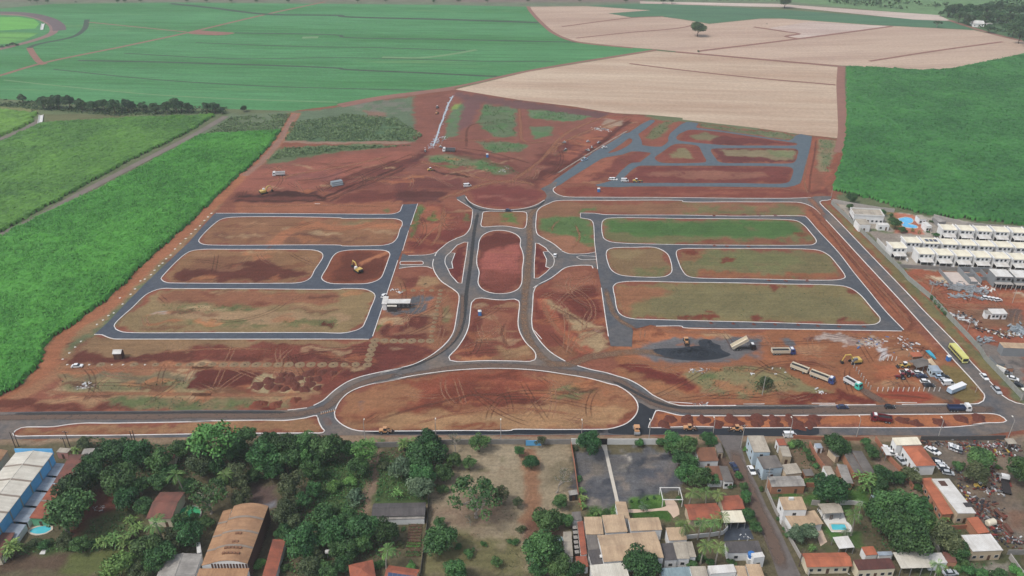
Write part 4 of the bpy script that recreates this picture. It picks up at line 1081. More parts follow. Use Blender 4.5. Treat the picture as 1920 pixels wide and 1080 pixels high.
# street through the houses, black new surface, yards
sheet('street', L('F5 255,170 300,255 335,335 400,440 440,560 480,650 520,740 560,850 600,950 645,1085 800,1085 760,1000 700,870 650,760 560,600 510,480 430,330 402,230 395,150 420,128 230,130'), [], .05, A_st, 'worn brown residential street running to the bottom edge')
sheet('road', smooth(L('R8 0,503 100,480 170,450 230,400 262,350 272,300 275,262 300,270 350,300 380,318 422,322 415,370 390,430 360,488 400,496 900,500 1900,500 1900,545 700,548 0,535'), True), [], .085, A_blk, 'fresh black asphalt laid at the lower entrance')
ribbon('drain', 'T2 628,540 618,560 600,590 592,620 576,650 572,675 558,700 550,725 544,750 530,790 515,825', 1.0, .22, mat("drain_concrete", C(184, 198, 206), .2, .4, .8, world_space=True), 'pale concrete drainage channel at the upper middle')
ribbon('road', 'F3 110,115 400,112 800,110 1152,108 F4 300,108 700,100', 3.0, .10, mat_cover("fresh_mat", C(34, 38, 44), C(46, 50, 56), (.1, .5), 1.0), 'strip of fresh black asphalt along the half-moon island')
# wheel paths and dust on the roads
D_or = mat_cover("dust_orange", C(140, 108, 84), C(124, 98, 78), (.25, 1.1), .75)
D_br = mat_cover("dust_brown", C(120, 98, 84), C(108, 90, 80), (.2, .8), .8)
D_dk = mat_cover("rubber_dark", C(58, 60, 62), C(72, 72, 72), (.2, .7), .8)
D_lt = mat_cover("dust_light", C(176, 160, 146), C(150, 138, 128), (.3, .9), .7)
D_rd = mat_cover("dirt_orange", C(166, 112, 82), C(154, 100, 74), (.25, 1.0), .6)
D_r2 = mat_cover("dirt_dark", C(112, 68, 55), C(122, 76, 60), (.25, 1.0), .5)
for k, (sp, w, m_, lb) in enumerate([
  ('T5 1120,80 1070,120 1060,300 1045,480 1030,620 1030,740 1060,840 1130,930 1200,975', 5.5, D_or, 'brown dust down the right carriageway of the avenue'),
  ('T5 770,110 748,220 725,420 705,560 690,700 660,800 590,880 450,960 300,1010', 2.6, D_dk, 'dark wheel path down the left carriageway of the avenue'),
  ('T5 680,560 675,720 630,830 540,910 400,970', 2.5, D_br, 'brown wheel path beside the dark one'),
  ('T5 690,30 760,95 900,110 1100,85 1150,40', 2.5, D_dk, 'dark wheel path round the roundabout'),
  ('T5 1090,960 1280,970 1400,930 1700,900 T6 0,930', 7, D_or, 'orange dust where trucks leave the yard'),
  ('U8 1040,100 1100,300 1160,430 1300,540 1500,600', 4, D_or, 'tan dust at the corner of the right grid'),
  ('R6 -200,690 700,680 1500,680 R7 0,670 600,672 1000,650 1200,600 1350,480 1560,370 1900,290', 5, D_br, 'brown dust along the left lower avenue'),
  ('T5 300,1050 700,985 1000,985 1300,1020 R8 60,60 240,170 400,260 600,320 900,340 1900,335 R3 0,880 800,880 1600,870', 6, D_br, 'brown dust along the right lower avenue'),
  ('R6 100,655 900,648 1900,640 R7 400,640 900,640', 2.0, D_dk, 'dark edge strip of the left lower avenue'),
  ('R3 850,730 950,790 1050,830', 9, D_dk, 'dark apron at the car park exit'),
  ('R4 1500,520 1700,680 1900,790 R3 150,830', 6, D_br, 'muddy truck exit on to the lower avenue'),
  ('R7 1180,660 1230,740 1260,800', 5, D_rd, 'red dirt on the short link road'),
  ('T6 700,20 760,90 800,150', 6, D_rd, 'dirt crossing at the ring road corner'),
  ('T4 1490,335 1540,290', 4, D_rd, 'dirt crossing on the upper left street'),
  ('T4 1020,545 1070,510', 3.5, D_rd, 'dirt crossing on the lower left street'),
  ('U6 900,250 1010,195', 3, D_rd, 'dirt tracks left by the excavator on the street'),
  ('F5 330,200 420,430 500,620 600,830 700,1080', 6, D_br, 'worn middle of the residential street'),
  ('R8 0,50 200,150 400,250 620,310 900,315 1900,312', 2.2, D_dk, 'dark wheel path on the right lower avenue'),
  ('T5 400,193 300,200', 3, D_rd, 'dirt crossing at the upper end of the left street'),
  ('T2 1200,985 1500,800 1620,730', 2.0, D_lt, 'pale line along the north road'),
  ]):
  ribbon('wheel_track', sp, w, .115 + .005 * k, m_, lb, step=3)
for k, (sp, w, m_) in enumerate([
  ('T2 420,855 300,905 0,1030 T1 1800,1075', 2.0, D_r2), ('T2 440,870 200,960 T2 40,1040', 2.0, D_r2), ('T2 420,900 700,980 830,1015 1000,1030', 5, D_rd),
  ('T2 700,1075 830,1030 1000,1020 1120,1050', 5, D_rd), ('T2 1640,650 1500,700 1330,760 1200,830 1100,920 960,1020', 4.5, D_rd), ('T2 640,830 800,850 960,890 1100,930', 3, D_r2),
  ('T2 1000,600 1010,700 1040,800 1200,790', 4, D_rd), ('T2 560,790 700,790 1000,780', 3, D_rd), ('T2 900,690 740,700 700,840', 3, D_r2), ('U4 0,560 250,300 560,160 720,110 900,95', 5, D_rd),
  ('U4 120,420 140,470 60,560', 4, D_rd), ('U4 1000,120 700,370 400,610 60,850', 2, D_r2), ('U4 1180,140 900,300 600,500', 2, D_rd), ('U5 1500,240 1480,440 1440,640 1420,860', 2, D_r2),
  ('U5 1430,280 1400,500 1370,740 1420,880', 2, D_rd), ('U5 1380,860 1100,800 700,800 200,800', 2.5, D_rd), ('U3 520,780 560,720 700,680 840,620 1000,570 1240,560', 4, D_rd),
  ('U3 530,790 560,940 520,1080', 3, D_rd), ('U3 200,1050 400,1020 560,960 800,940', 2.5, D_rd), ('U2 100,830 600,815 1000,810 1400,640 1900,430', 1.8, D_r2), ('U2 300,640 700,520 1300,420 1800,300', 4, D_rd),
  ('U2 600,600 1000,560 1500,400', 3, D_r2), ('U2 60,880 900,870 1700,880', 4, D_rd), ('R6 420,300 560,260 1000,240 1920,235 R7 0,240 600,250 1100,245', 3.2, D_rd),
  ('R6 440,330 520,380 560,450 480,500', 1.5, D_r2), ('R6 300,420 600,470 1200,470 1900,480 R7 0,480 600,485 1150,470', 3.5, D_rd), ('R6 1300,110 1900,70 R7 300,70 800,70', 2, D_rd),
  ('R7 1000,100 1300,130 1440,230 1200,320', 2, D_rd), ('R7 1100,150 1400,190 1540,300', 2, D_r2), ('R7 1450,180 1300,300 1200,400', 1.6, D_rd), ('U7 420,640 560,560 740,440', 2.5, D_rd),
  ('U7 1080,240 1120,420 1060,640', 2.5, D_rd), ('U8 330,250 420,460 560,640 760,800 960,900', 3.5, D_rd), ('U8 620,200 800,320 980,440', 2.5, D_r2), ('R5 0,470 400,560 1000,570 1900,560', 5, D_rd),
  ('R5 420,140 900,160 1900,150', 4, D_rd), ('R4 640,180 700,260 900,300', 1.6, D_r2), ('R4 700,160 760,260 960,300', 1.6, D_r2), ('R4 1400,540 1300,400 1000,240 700,200', 4, D_rd),
  ('R4 1540,640 1700,720 1914,760', 3, D_rd), ('R3 0,690 400,700 850,760', 2, D_r2), ('R3 60,480 300,440 500,420', 1.6, D_r2), ('R3 120,560 420,520 620,600', 1.6, D_r2),
  ('T6 760,140 1000,420 1200,640 1300,770', 2.5, D_rd), ('T6 860,280 1060,520 1240,720', 1.5, D_r2), ('T6 1250,800 1310,790 1320,740', 2.5, D_r2), ('I 840,770 880,740 940,760 960,780', 1.6, D_r2),
  ('I 700,790 800,760 900,740 980,745', 2.2, D_r2), ('I 760,800 860,775 960,765 1100,780', 2.2, D_rd), ('T5 480,330 540,260 560,170 570,90', 3, D_rd), ('T5 420,330 470,260 560,190 700,190', 2, D_rd),
  ('T5 1290,330 1340,260 1310,170', 2, D_rd), ('T5 1180,240 1200,180 1260,140', 1.6, D_rd), ('T5 1130,620 1300,700 1400,780', 1.6, D_r2), ('T5 800,660 900,760 930,900', 2.5, D_rd),
  ('T5 940,700 900,800 960,900', 2, D_r2), ('R2 420,60 700,230 900,430 1000,500', 5, D_rd), ('R2 700,490 1200,500 1914,520', 5, D_rd)]):
  ribbon('wheel_track', sp, w, .03 + .0015 * k, m_, None, step=4)
# fine wheel ruts pressed into the loose soil
def ruts():
  rg = random.Random(3)
  for m_, nm, lb in ((mat_cover("rut_dark", C(100, 62, 49), C(116, 74, 57), (.1, .9), .5), 'dark', 'thin dark wheel ruts criss-crossing the bare soil'), (mat_cover("rut_pale", C(178, 130, 100), C(164, 114, 86), (.1, .9), .55), 'pale', 'thin pale wheel ruts criss-crossing the bare soil')):
    vs, fs, cv = [], [], []
    for zi, zs in enumerate(ZONES):
      zp = [(p.x, p.y) for p in L(zs)]
      x0, x1, y0, y1 = min(p[0] for p in zp), max(p[0] for p in zp), min(p[1] for p in zp), max(p[1] for p in zp)
      for q in range(4 if zi in (11, 12, 13) else min(30, 6 + int((x1 - x0) * (y1 - y0) / 380))):
        x, y, a, ka = rg.uniform(x0, x1), rg.uniform(y0, y1), rg.uniform(0, 6.28), rg.uniform(-.11, .11)
        path = []
        for st in range(rg.randint(8, 26)):
          if not inside(np.array([x]), np.array([y]), zp)[0]: break
          path.append((x, y, a)); x += 2.4 * math.cos(a); y += 2.4 * math.sin(a); a += ka
        if len(path) < 4: continue
        zz = .004 + .0001 * (len(vs) % 97)
        for off in (-.95, .95):
          b = len(vs)
          for i, (px, py, pa) in enumerate(path):
            nx_, ny_ = -math.sin(pa), math.cos(pa)
            for w in (-.36, 0, .36):
              vs.append((px + nx_ * (off + w), py + ny_ * (off + w), zz)); cv.append((1.0 if w == 0 else .25) * min(1, i / 2, (len(path) - 1 - i) / 2))
          for i in range(len(path) - 1):
            for k in range(2): c = b + i * 3 + k; fs.append((c, c + 3, c + 4, c + 1))
    me = bpy.data.meshes.new('wheel_ruts'); me.from_pydata(vs, [], [tuple(reversed(f)) for f in fs]); me.update()
    me.attributes.new("cover", 'FLOAT', 'POINT').data.foreach_set("value", cv)
    tag(obj('wheel_ruts', me, m_), lb, None, None, 'stuff')
ruts()
# ------------------------------------------------------------------ kerbs: white upstand with a flat gutter
M_kerb = mat("kerb_concrete", C(236, 234, 230), .2, .22, .85, C(190, 174, 158), world_space=True)
M_kerb2 = mat("kerb_concrete_plain", C(176, 170, 162), .25, .5, .85, world_space=True)
KN = [0]
def kerb(pts, closed, w=.5, h=.17, m_=None, skip=()):
  w *= .78
  n = len(pts)
  vs, fs = [], []
  rngi = range(n)
  for i in rngi:
    a = pts[(i - 1) % n] if closed or i > 0 else pts[i]
    b = pts[(i + 1) % n] if closed or i < n - 1 else pts[i]
    d = (b - a)
    d = d.normalized() if d.length > 1e-6 else Vector((1, 0))
    nr = Vector((-d.y, d.x)) * (w / 2)
    l, r = pts[i] + nr, pts[i] - nr
    vs += [(l.x, l.y, .0), (l.x, l.y, h), (r.x, r.y, h), (r.x, r.y, .0)]
  for i in range(n if closed else n - 1):
    if i in skip: continue
    a, b = i * 4, ((i + 1) % n) * 4
    fs += [(a, a + 1, b + 1, b), (a + 1, a + 2, b + 2, b + 1), (a + 2, a + 3, b + 3, b + 2)]
  if not closed:
    fs += [(0, 3, 2, 1), ((n - 1) * 4, (n - 1) * 4 + 1, (n - 1) * 4 + 2, (n - 1) * 4 + 3)]
  me = bpy.data.meshes.new('kerb')
  me.from_pydata(vs, [], fs); me.update()
  o = obj('kerb', me, m_ or M_kerb)
  o['kind'] = 'structure'
  return o
for lp in (bA, bB, bC, bD, rA, rB, rC, rD): kerb(lp, True, .45)
for lp in (hN1, hN2, hN3, hE1, hE2): kerb(lp, True, .5)
kerb(hM1, True, .4)
for lp in (hLL, hLR): kerb([Vector((p.x, p.y)) for p in lp], True, .45)
k3 = hE3
kerb(k3, True, .45)
for sp, w in [
  ('T4 1215,120 1500,121 1920,124 T5 0,124 200,126 295,123 328,110 338,88 346,72', .4), ('T5 430,66 T5 390,185', .35), ('T5 378,218 345,330', .35), ('T5 318,385 260,560 176,812', .4),
  ('T5 155,829 0,828 T4 1900,828 700,828 640,827 600,815 575,804 530,802', .45),
  ('R7 860,620 920,615 1035,600', .45), ('R7 1095,578 1180,535 1240,480 1300,430 1400,365 1500,325 1640,290 1780,260 1900,236 U7 440,1080 640,1025 800,985 960,910 1080,830 1180,740 1240,660 1270,590 1290,480 1310,350 1325,240 1318,190 1280,150 1190,90 1130,50 U6 1640,600 1590,520 1565,455 1560,400 1574,340', .5),
  ('U6 1555,470 1500,449 1400,440 1280,445 1180,455 1095,470', .4), ('U6 1222,290 1350,287 1480,282 1570,262 1612,244', .4), ('U6 1592,298 1620,240 1700,170 1790,100 1900,50 T5 640,263 690,245 718,215 728,190 735,150 740,100 U3 880,880 874,858', .5),
  ('U3 870,850 840,830 760,780 705,745', .3), ('U3 800,712 830,760 890,800 1000,838 1150,858 1300,860 1450,845 1580,810 1685,752', .5),
  ('U4 132,903 104,925 106,950 130,975 200,1005 270,1016 600,1020 1200,1022 U5 0,905 700,912 1200,912 1440,903', .5),
  ('U5 1665,925 1630,934 1570,938 1545,948 1545,965 1580,1005 R1 0,230 400,646 815,1077 R2 600,535 1130,1080 R3 1200,224 1440,480 1560,610 1640,698 1720,750 1810,790 1914,810 2300,825', .5),
  ('T5 1110,520 1090,540 1080,570 U8 240,170 230,350 222,500 235,590 280,670 340,750 430,840 520,900 600,945', .5), ('U8 735,996 900,1042 1050,1072 R8 80,25 180,55 260,95 330,140 400,195 480,235 560,270 640,290 900,293 1200,291 1900,288 R4 0,823 600,821 1300,818 1790,815', .5),
  ('R3 350,811 600,808 930,807', .45), ('R3 1095,808 1200,806 1330,799 1392,765 1410,715 1402,678 1370,640 1280,530 1000,225 R2 910,1080 450,570 R1 675,1077 300,672 0,345 T6 805,157', .5),
  ('T6 775,125 745,95 710,75 660,60 600,57 480,57 300,56 0,54 T5 1920,50 1500,48 1250,48 1200,52 1165,66 1120,88 1102,108 1098,130 1094,170 1095,212 1105,240 1140,262 1190,290 1238,328', .5),
  ('T5 1080,540 1110,520 1170,490 1220,455 1240,438 1270,423 1330,414 1410,416 1416,430', .5), ('T5 1240,332 1280,348 1390,346 1428,338', .35),
  ('T5 1345,119 1430,121 1470,127 1920,131 T6 300,136 690,138 702,148 760,215 880,345 960,450 1050,560 1140,670 1243,776', .45), ('T6 1232,783 600,772 0,762 T5 1920,757 1770,755', .45),
  ('T5 1345,146 1400,156 1414,170 1425,290 1442,434', .4), ('U8 1005,120 1050,440 1085,665', .45), ('T5 1345,119 1345,146', .3), ('T5 1165,335 1190,360 1198,390 1188,420 1175,430', .4), ('T5 612,342 590,362 583,398 598,432', .4),
  ('T5 1322,366 1340,360 1435,363', .25), ('T5 1322,366 1345,380 1435,380', .25),
  ('U8 250,600 335,695', .3), ('R8 545,258 760,272', .3), ('R8 1220,278 1400,278', .3), ('R3 275,788 540,788', .35), ('R4 970,797 1270,797', .3), ('R4 95,805 365,803', .3), ('U2 900,852 960,853', .3)]:
  kerb(smooth(L(sp), False, 1.8), False, w)
# ================================================================== TREES AND PLANTS
M_bark = mat("bark", C(118, 100, 84), .35, 2.0, .95)
M_bark_pale = mat("bark_pale", C(168, 158, 146), .3, 2.0, .95)
LEAF = {'dark': mat_leaf("leaf_dark", C(34, 66, 34), C(72, 114, 58), .25), 'mid': mat_leaf("leaf_mid", C(46, 82, 42), C(90, 132, 68), .25),
    'light': mat_leaf("leaf_light", C(70, 116, 52), C(122, 170, 84), .15), 'olive': mat_leaf("leaf_olive", C(58, 74, 44), C(100, 112, 72), .2),
    'grey': mat_leaf("leaf_grey", C(72, 98, 70), C(116, 138, 104), .12), 'palm': mat_leaf("leaf_palm", C(56, 96, 40), C(124, 158, 80), .2),
    'scrub': mat_leaf("leaf_scrub", C(66, 100, 58), C(112, 142, 88), .1),
    'far': mat_leaf("leaf_far", C(42, 72, 40), C(80, 112, 64), .25)}
def quads_mesh(name, c, u, v, tone):
  """leaf cards: centres, half-axes"""
  n = len(c)
  V = np.stack([c - u - v * .6, c + u * .25 - v, c + u + v * .6, c - u * .25 + v], 1).reshape(-1, 3)
  loops = np.arange(n * 4, dtype=np.int32)
  me = bpy.data.meshes.new(name)
  me.vertices.add(n * 4); me.vertices.foreach_set("co", V.astype(np.float32).ravel())
  me.loops.add(n * 4); me.loops.foreach_set("vertex_index", loops)
  me.polygons.add(n); me.polygons.foreach_set("loop_start", np.arange(0, n * 4, 4, dtype=np.int32))
  me.update(calc_edges=True)
  at = me.attributes.new("tone", 'FLOAT', 'POINT')
  at.data.foreach_set("value", np.repeat(tone, 4).astype(np.float32))
  return me
def crown_cloud(rg, centres, radii, per, leaf):
  cs, us, vs, ts = [], [], [], []
  for c, r in zip(centres, radii):
    n = max(6, int(per * r * r))
    d = rg.normal(size=(n, 3)); d /= np.linalg.norm(d, axis=1)[:, None]
    d[:, 2] = np.where(d[:, 2] < -.35, -d[:, 2], d[:, 2])
    rr = r * rg.uniform(.72, 1.08, n)[:, None]
    p = c + d * rr * np.array([1, 1, .85])
    nrm = d + rg.normal(scale=.55, size=(n, 3)); nrm /= np.linalg.norm(nrm, axis=1)[:, None]
    a = np.cross(nrm, rg.normal(size=(n, 3))); a /= np.linalg.norm(a, axis=1)[:, None] + 1e-9
    b = np.cross(nrm, a)
    s = leaf * rg.uniform(.6, 1.35, n)[:, None]
    cs.append(p); us.append(a * s); vs.append(b * s * .75)
    ts.append(np.clip(rg.uniform(.1, .75) + rg.uniform(-.3, .3, n), 0, 1))
  return np.concatenate(cs), np.concatenate(us), np.concatenate(vs), np.concatenate(ts)
def limb_mesh(rg, top, targets, r0, nseg=4, lean=.06):
  mb = MB()
  sp = [(0, 0, -.02)]
  for i in range(1, nseg + 1):
    sp.append((rg.normal() * lean * i / nseg, rg.normal() * lean * i / nseg, top * i / nseg))
  mb.tube(sp, [r0 * (1.25 if i == 0 else 1 - .5 * i / nseg) for i in range(nseg + 1)], 7)
  tip = Vector(sp[-1])
  for t in targets:
    s = Vector(sp[rg.integers(max(1, nseg - 2), nseg + 1)])
    e = Vector(t)
    mid = s.lerp(e, .5) + Vector((rg.normal() * .05, rg.normal() * .05, .07))
    mb.tube([s, mid, e], [r0 * .5, r0 * .32, r0 * .1], 5)
  return mb.mesh('trunk')
def dome(rg, n, zc, flat, spread=1.0, inner=.35, rmin=.26, rmax=.42):
  cs, rs = [], []
  for i in range(n):
    while True:
      d = rg.normal(size=3); d /= np.linalg.norm(d)
      if d[2] > -.45: break
    k = rg.uniform(inner, .74)
    cs.append(np.array([d[0] * k * spread, d[1] * k * spread, zc + d[2] * k * flat])); rs.append(rg.uniform(rmin, rmax))
  return cs, rs
# unit trees: crown radius 1, base at z 0 ; returns (trunk mesh, crown mesh, crown centre height)
def proto_round(seed, n=26, zc=1.05, flat=.85, per=560, leaf=.085, rmin=.26, rmax=.42, inner=.35, trunk=.07):
  rg = np.random.default_rng(seed)
  cs, rs = dome(rg, n, zc, flat, 1.0, inner, rmin, rmax)
  k = list(range(n)); rg.shuffle(k)
  tm = limb_mesh(rg, zc * .75, [cs[i] for i in k[:7]], trunk)
  return tm, quads_mesh('crown', *crown_cloud(rg, cs, rs, per, leaf)), zc
def proto_broad(seed):
  rg = np.random.default_rng(seed)
  cs, rs = [], []
  for i in range(24):
    a = rg.uniform(0, 6.28); k = rg.uniform(.1, .85) ** .7
    cs.append(np.array([math.cos(a) * k, math.sin(a) * k, 1.25 - .35 * k * k + rg.uniform(-.08, .1)])); rs.append(rg.uniform(.16, .28))
  k = list(range(24)); rg.shuffle(k)
  tm = limb_mesh(rg, .75, [cs[i] for i in k[:12]], .075, 4, .09)
  return tm, quads_mesh('crown', *crown_cloud(rg, cs, rs, 1500, .045)), 1.2
def proto_tall(seed):
  rg = np.random.default_rng(seed)
  cs, rs = [], []
  for i in range(20):
    z = rg.uniform(.5, 2.4); w = .62 * (1 - abs(z - 1.3) / 1.6)
    a = rg.uniform(0, 6.28)
    cs.append(np.array([math.cos(a) * w, math.sin(a) * w, z])); rs.append(rg.uniform(.26, .4))
  return limb_mesh(rg, 1.6, cs[:6], .07), quads_mesh('crown', *crown_cloud(rg, cs, rs, 1000, .06)), 1.35
def proto_bush(seed):
  rg = np.random.default_rng(seed)
  cs, rs = [], []
  for i in range(16):
    a = rg.uniform(0, 6.28); k = rg.uniform(0, .72)
    cs.append(np.array([math.cos(a) * k, math.sin(a) * k, .32 + rg.uniform(0, .4) * (1 - k)])); rs.append(rg.uniform(.22, .36))
  return limb_mesh(rg, .4, cs[:5], .04), quads_mesh('crown', *crown_cloud(rg, cs, rs, 1000, .06)), .5
def proto_palm(seed, h=2.4):
  rg = np.random.default_rng(seed)
  mb = MB()
  bend = rg.uniform(-.2, .2, 2)
  pts = [(bend[0] * t * t, bend[1] * t * t, h * t) for t in (0, .25, .5, .75, 1)]
  mb.tube(pts, [.1, .075, .065, .06, .055], 7)
  top = np.array(pts[-1])
  c, u, v, t_ = [], [], [], []
  for i in range(17):
    az = i * 2.4 + rg.uniform(-.2, .2); el = rg.uniform(-.35, 1.15)
    d = np.array([math.cos(az), math.sin(az), 0.])
    side = np.array([-d[1], d[0], 0.])
    p = top.copy(); ln = rg.uniform(.85, 1.1); ang = el; tone = rg.uniform(.1, .9)
    for s in range(9):
      st = ln / 9 * (d * math.cos(ang) + np.array([0, 0, 1.]) * math.sin(ang))
      p = p + st; ang -= .22
      f = .26 * math.sin(math.pi * (s + 1.2) / 10.5)
      for sg in (-1, 1):
        dr = side * sg * .8 + st / np.linalg.norm(st) * .45 + np.array([0, 0, -.35])
        c.append(p + dr * f * .5); u.append(dr * f * .5); v.append(st * .32); t_.append(tone + rg.uniform(-.15, .15))
  return mb.mesh('trunk'), quads_mesh('crown', np.array(c), np.array(u), np.array(v), np.clip(t_, 0, 1)), h
def proto_banana(seed):
  rg = np.random.default_rng(seed)
  mb = MB(); c, u, v, t_ = [], [], [], []
  for s in range(5):
    a = rg.uniform(0, 6.28); k = rg.uniform(0, .55)
    b = np.array([math.cos(a) * k, math.sin(a) * k, 0.]); h = rg.uniform(.5, .95)
    mb.tube([(0, 0, 0), tuple(b * .4 + np.array([0, 0, .12])), tuple(b + np.array([rg.normal() * .04, rg.normal() * .04, h]))], [.07, .06, .04], 5)
    for i in range(7):
      az = i * .9 + rg.uniform(-.3, .3); ang = rg.uniform(.2, 1.2); d = np.array([math.cos(az), math.sin(az), 0.]); side = np.array([-d[1], d[0], 0.])
      p = b + np.array([0, 0, h]); tone = rg.uniform(.3, 1)
      for q in range(4):
        st = .15 * (d * math.cos(ang) + np.array([0, 0, 1.]) * math.sin(ang)); p = p + st; ang -= .4
        c.append(p.copy()); u.append(st * .6); v.append(side * .1 * (1 - q * .12)); t_.append(tone)
  return mb.mesh('stem'), quads_mesh('crown', np.array(c), np.array(u), np.array(v), np.clip(t_, 0, 1)), .7
def proto_bare(seed):
  rg = np.random.default_rng(seed)
  mb = MB()
  def grow(p, d, r, ln, dep):
    e = p + d * ln
    mb.tube([p, p.lerp(e, .5) + Vector((rg.normal() * .03, rg.normal() * .03, 0)), e], [r, r * .8, r * .6], 5)
    if dep == 0: return
    for k in range(3 if dep > 1 else 4):
      nd = (d + Vector((rg.normal() * .55, rg.normal() * .55, rg.uniform(-.1, .4)))).normalized()
      grow(e, nd, r * .58, ln * rg.uniform(.62, .85), dep - 1)
  grow(Vector((0, 0, -.02)), Vector((rg.normal() * .1, rg.normal() * .1, 1)).normalized(), .055, .5, 4)
  rg2 = np.random.default_rng(seed + 1)
  vs = np.array(mb.v); k = rg2.choice(len(vs), 420)
  cen = vs[k] + rg2.normal(scale=.04, size=(420, 3)); cen = cen[cen[:, 2] > .5]
  n = len(cen); a = rg2.normal(size=(n, 3)); a /= np.linalg.norm(a, axis=1)[:, None]; b = np.cross(a, rg2.normal(size=(n, 3))); b /= np.linalg.norm(b, axis=1)[:, None]
  return mb.mesh('trunk'), quads_mesh('crown', cen, a * .022, b * .022, rg2.random(n)), 1.0
PROTO = {}
def proto(kind, i):
  key = (kind, i)
  if key not in PROTO:
    s = 100 + i * 13
    PROTO[key] = {'mango': lambda: proto_round(s, 34, .95, .85, 1250, .056, .3, .44), 'airy': lambda: proto_round(s + 1, 24, 1.15, .85, 1000, .05, .24, .36, .4),
           'loose': lambda: proto_round(s + 2, 28, 1.0, .9, 1100, .056, .27, .4, .35), 'broad': lambda: proto_broad(s + 3), 'tall': lambda: proto_tall(s + 4),
           'bush': lambda: proto_bush(s + 5), 'palm': lambda: proto_palm(s + 6), 'banana': lambda: proto_banana(s + 7), 'bare': lambda: proto_bare(s + 8),
           'shortpalm': lambda: proto_palm(s + 9, .9)}[kind]()
  return PROTO[key]
NVAR = {'mango': 5, 'airy': 3, 'loose': 4, 'broad': 2, 'tall': 2, 'bush': 3, 'palm': 3, 'banana': 2, 'bare': 2, 'shortpalm': 2}
TREES = []
LOOK = {'mango': '{} dense round tree', 'airy': '{} airy tree', 'loose': '{} bushy tree', 'broad': '{} wide-crowned tree', 'tall': '{} tall narrow tree', 'bush': '{} low bush',
    'palm': '{} coconut palm', 'banana': '{} banana clump', 'bare': 'nearly leafless tree', 'shortpalm': '{} short palm'}
TONE = {'dark': 'dark green', 'mid': 'mid green', 'light': 'light green', 'olive': 'olive', 'grey': 'grey-green', 'palm': 'green', 'far': 'dark distant'}
def tree_at(key, x, y, r, kind, tone, zone, k_h=1.0):
  px, py = pxy(key, x, y)
  rp = r / REG[key][2] * ((1.4 if kind in ('palm', 'banana', 'shortpalm') else 1.24) if key[0] == 'F' else 1.1 if key[0] == 'R' else 1.0)
  g = G(px, py)
  rm = rp * scale_at(g) * .92
  i = len(TREES) % NVAR[kind]
  tm, cm, zc = proto(kind, i)
  for _ in range(4):
    hc = zc * rm * k_h
    p = G(px, py, hc)
    rm = rp * scale_at(p)
  TREES.append(dict(p=Vector((p.x, p.y, 0)), s=rm, kh=k_h, kind=kind, tone=tone, zone=zone, var=i, px=px))
def trees(zone, key, rows):
  for tok in rows.split():
    a = tok.split(',')
    tree_at(key, float(a[0]), float(a[1]), float(a[2]), {'m': 'mango', 'a': 'airy', 'l': 'loose', 'b': 'broad', 't': 'tall', 'u': 'bush', 'p': 'palm', 'n': 'banana', 'x': 'bare', 's': 'shortpalm'}[a[3][0]],
        {'d': 'dark', 'm': 'mid', 'l': 'light', 'o': 'olive', 'g': 'grey', 'p': 'palm', 'f': 'far'}[a[3][1]], zone, float(a[4]) if len(a) > 4 else 1.0)
trees('beside the blue-walled warehouse', 'F1', '575,195,46,lo 735,210,42,md 815,240,92,md 940,262,86,md 650,300,74,md 600,378,80,md 490,500,108,md 480,640,128,mm 510,238,40,np 800,318,30,ll')
trees('around the red earth yard', 'F1', '810,430,108,mm 855,560,76,md 940,470,66,ld 1070,320,80,lm 1060,445,72,lm 970,612,58,md 1130,375,58,lm 1070,730,66,pp 880,705,42,np 930,750,40,np')
trees('in the lower left garden', 'F1', '85,890,70,np 60,930,50,np 230,850,45,uo 300,860,45,um 450,842,58,lo 540,872,52,lm 700,850,55,np 770,835,60,np 840,850,55,np 880,800,40,np 800,1035,100,ll 1000,900,108,lm 1085,945,95,mm 950,1055,70,lo 1045,1010,70,lm 640,860,45,um')
trees('in the roadside grove', 'F2', '310,175,150,al 60,230,56,md 500,165,76,lm 415,215,86,lm 660,172,58,md 640,275,100,lm 780,205,88,md 900,190,80,mm 1050,222,88,md 480,275,46,md 200,330,86,mo 1000,265,60,md')
trees('behind the brown arched warehouse', 'F2', '60,405,56,pp 350,412,54,pp 450,405,86,lo 240,515,128,bm 480,555,68,lo 560,405,50,md 780,312,78,lm 915,298,50,tl 820,475,88,lo 950,372,66,lm 890,572,54,lm 965,500,58,lm 790,592,66,lo 300,330,70,md 690,370,60,md 120,470,60,ld')
trees('right of the brown arched warehouse', 'F2', '770,655,78,lo 1100,470,58,ul 1015,705,88,lm 1085,785,88,mm 890,850,108,mm 760,792,58,lm 975,935,56,lo 940,1025,78,lo 1060,1045,68,lm 780,1022,40,um 590,1000,48,ul 830,720,60,lo 1120,640,60,lm 1130,900,60,lm')
trees('left of the brown arched warehouse', 'F2', '240,715,46,lm 120,800,88,md 40,830,78,lo 160,700,40,ld 60,720,60,lm')
trees('on the overgrown shed plot', 'F3', '150,245,80,al 120,350,68,md 200,182,40,np 420,192,52,np 470,180,44,np 590,185,76,md 560,275,106,md 680,262,54,lm 755,302,54,lm 862,322,44,lm 400,345,78,lg 290,332,50,uo 550,390,80,mm 540,485,80,lg 690,392,58,md 680,492,46,um 375,520,38,np 270,165,26,sp 30,232,58,md 60,430,56,ul 90,545,78,ug 50,690,66,lm')
trees('beside the vegetable beds', 'F3', '150,765,96,md 290,785,78,md 140,862,64,lm 290,895,58,pp 400,862,32,uo 60,765,66,lm 40,900,78,ld 10,1005,56,ld 250,1000,44,um 470,1010,44,ul 420,760,22,um')
trees('on the dry pasture', 'F3', '930,180,62,lm 905,520,150,bm 1080,528,58,ao 870,700,44,xo 660,720,34,lm 672,832,100,mm 790,880,28,um 865,918,48,um 960,862,28,um 1050,982,38,lm 1130,842,24,um 770,1042,74,lm 760,190,70,xo')
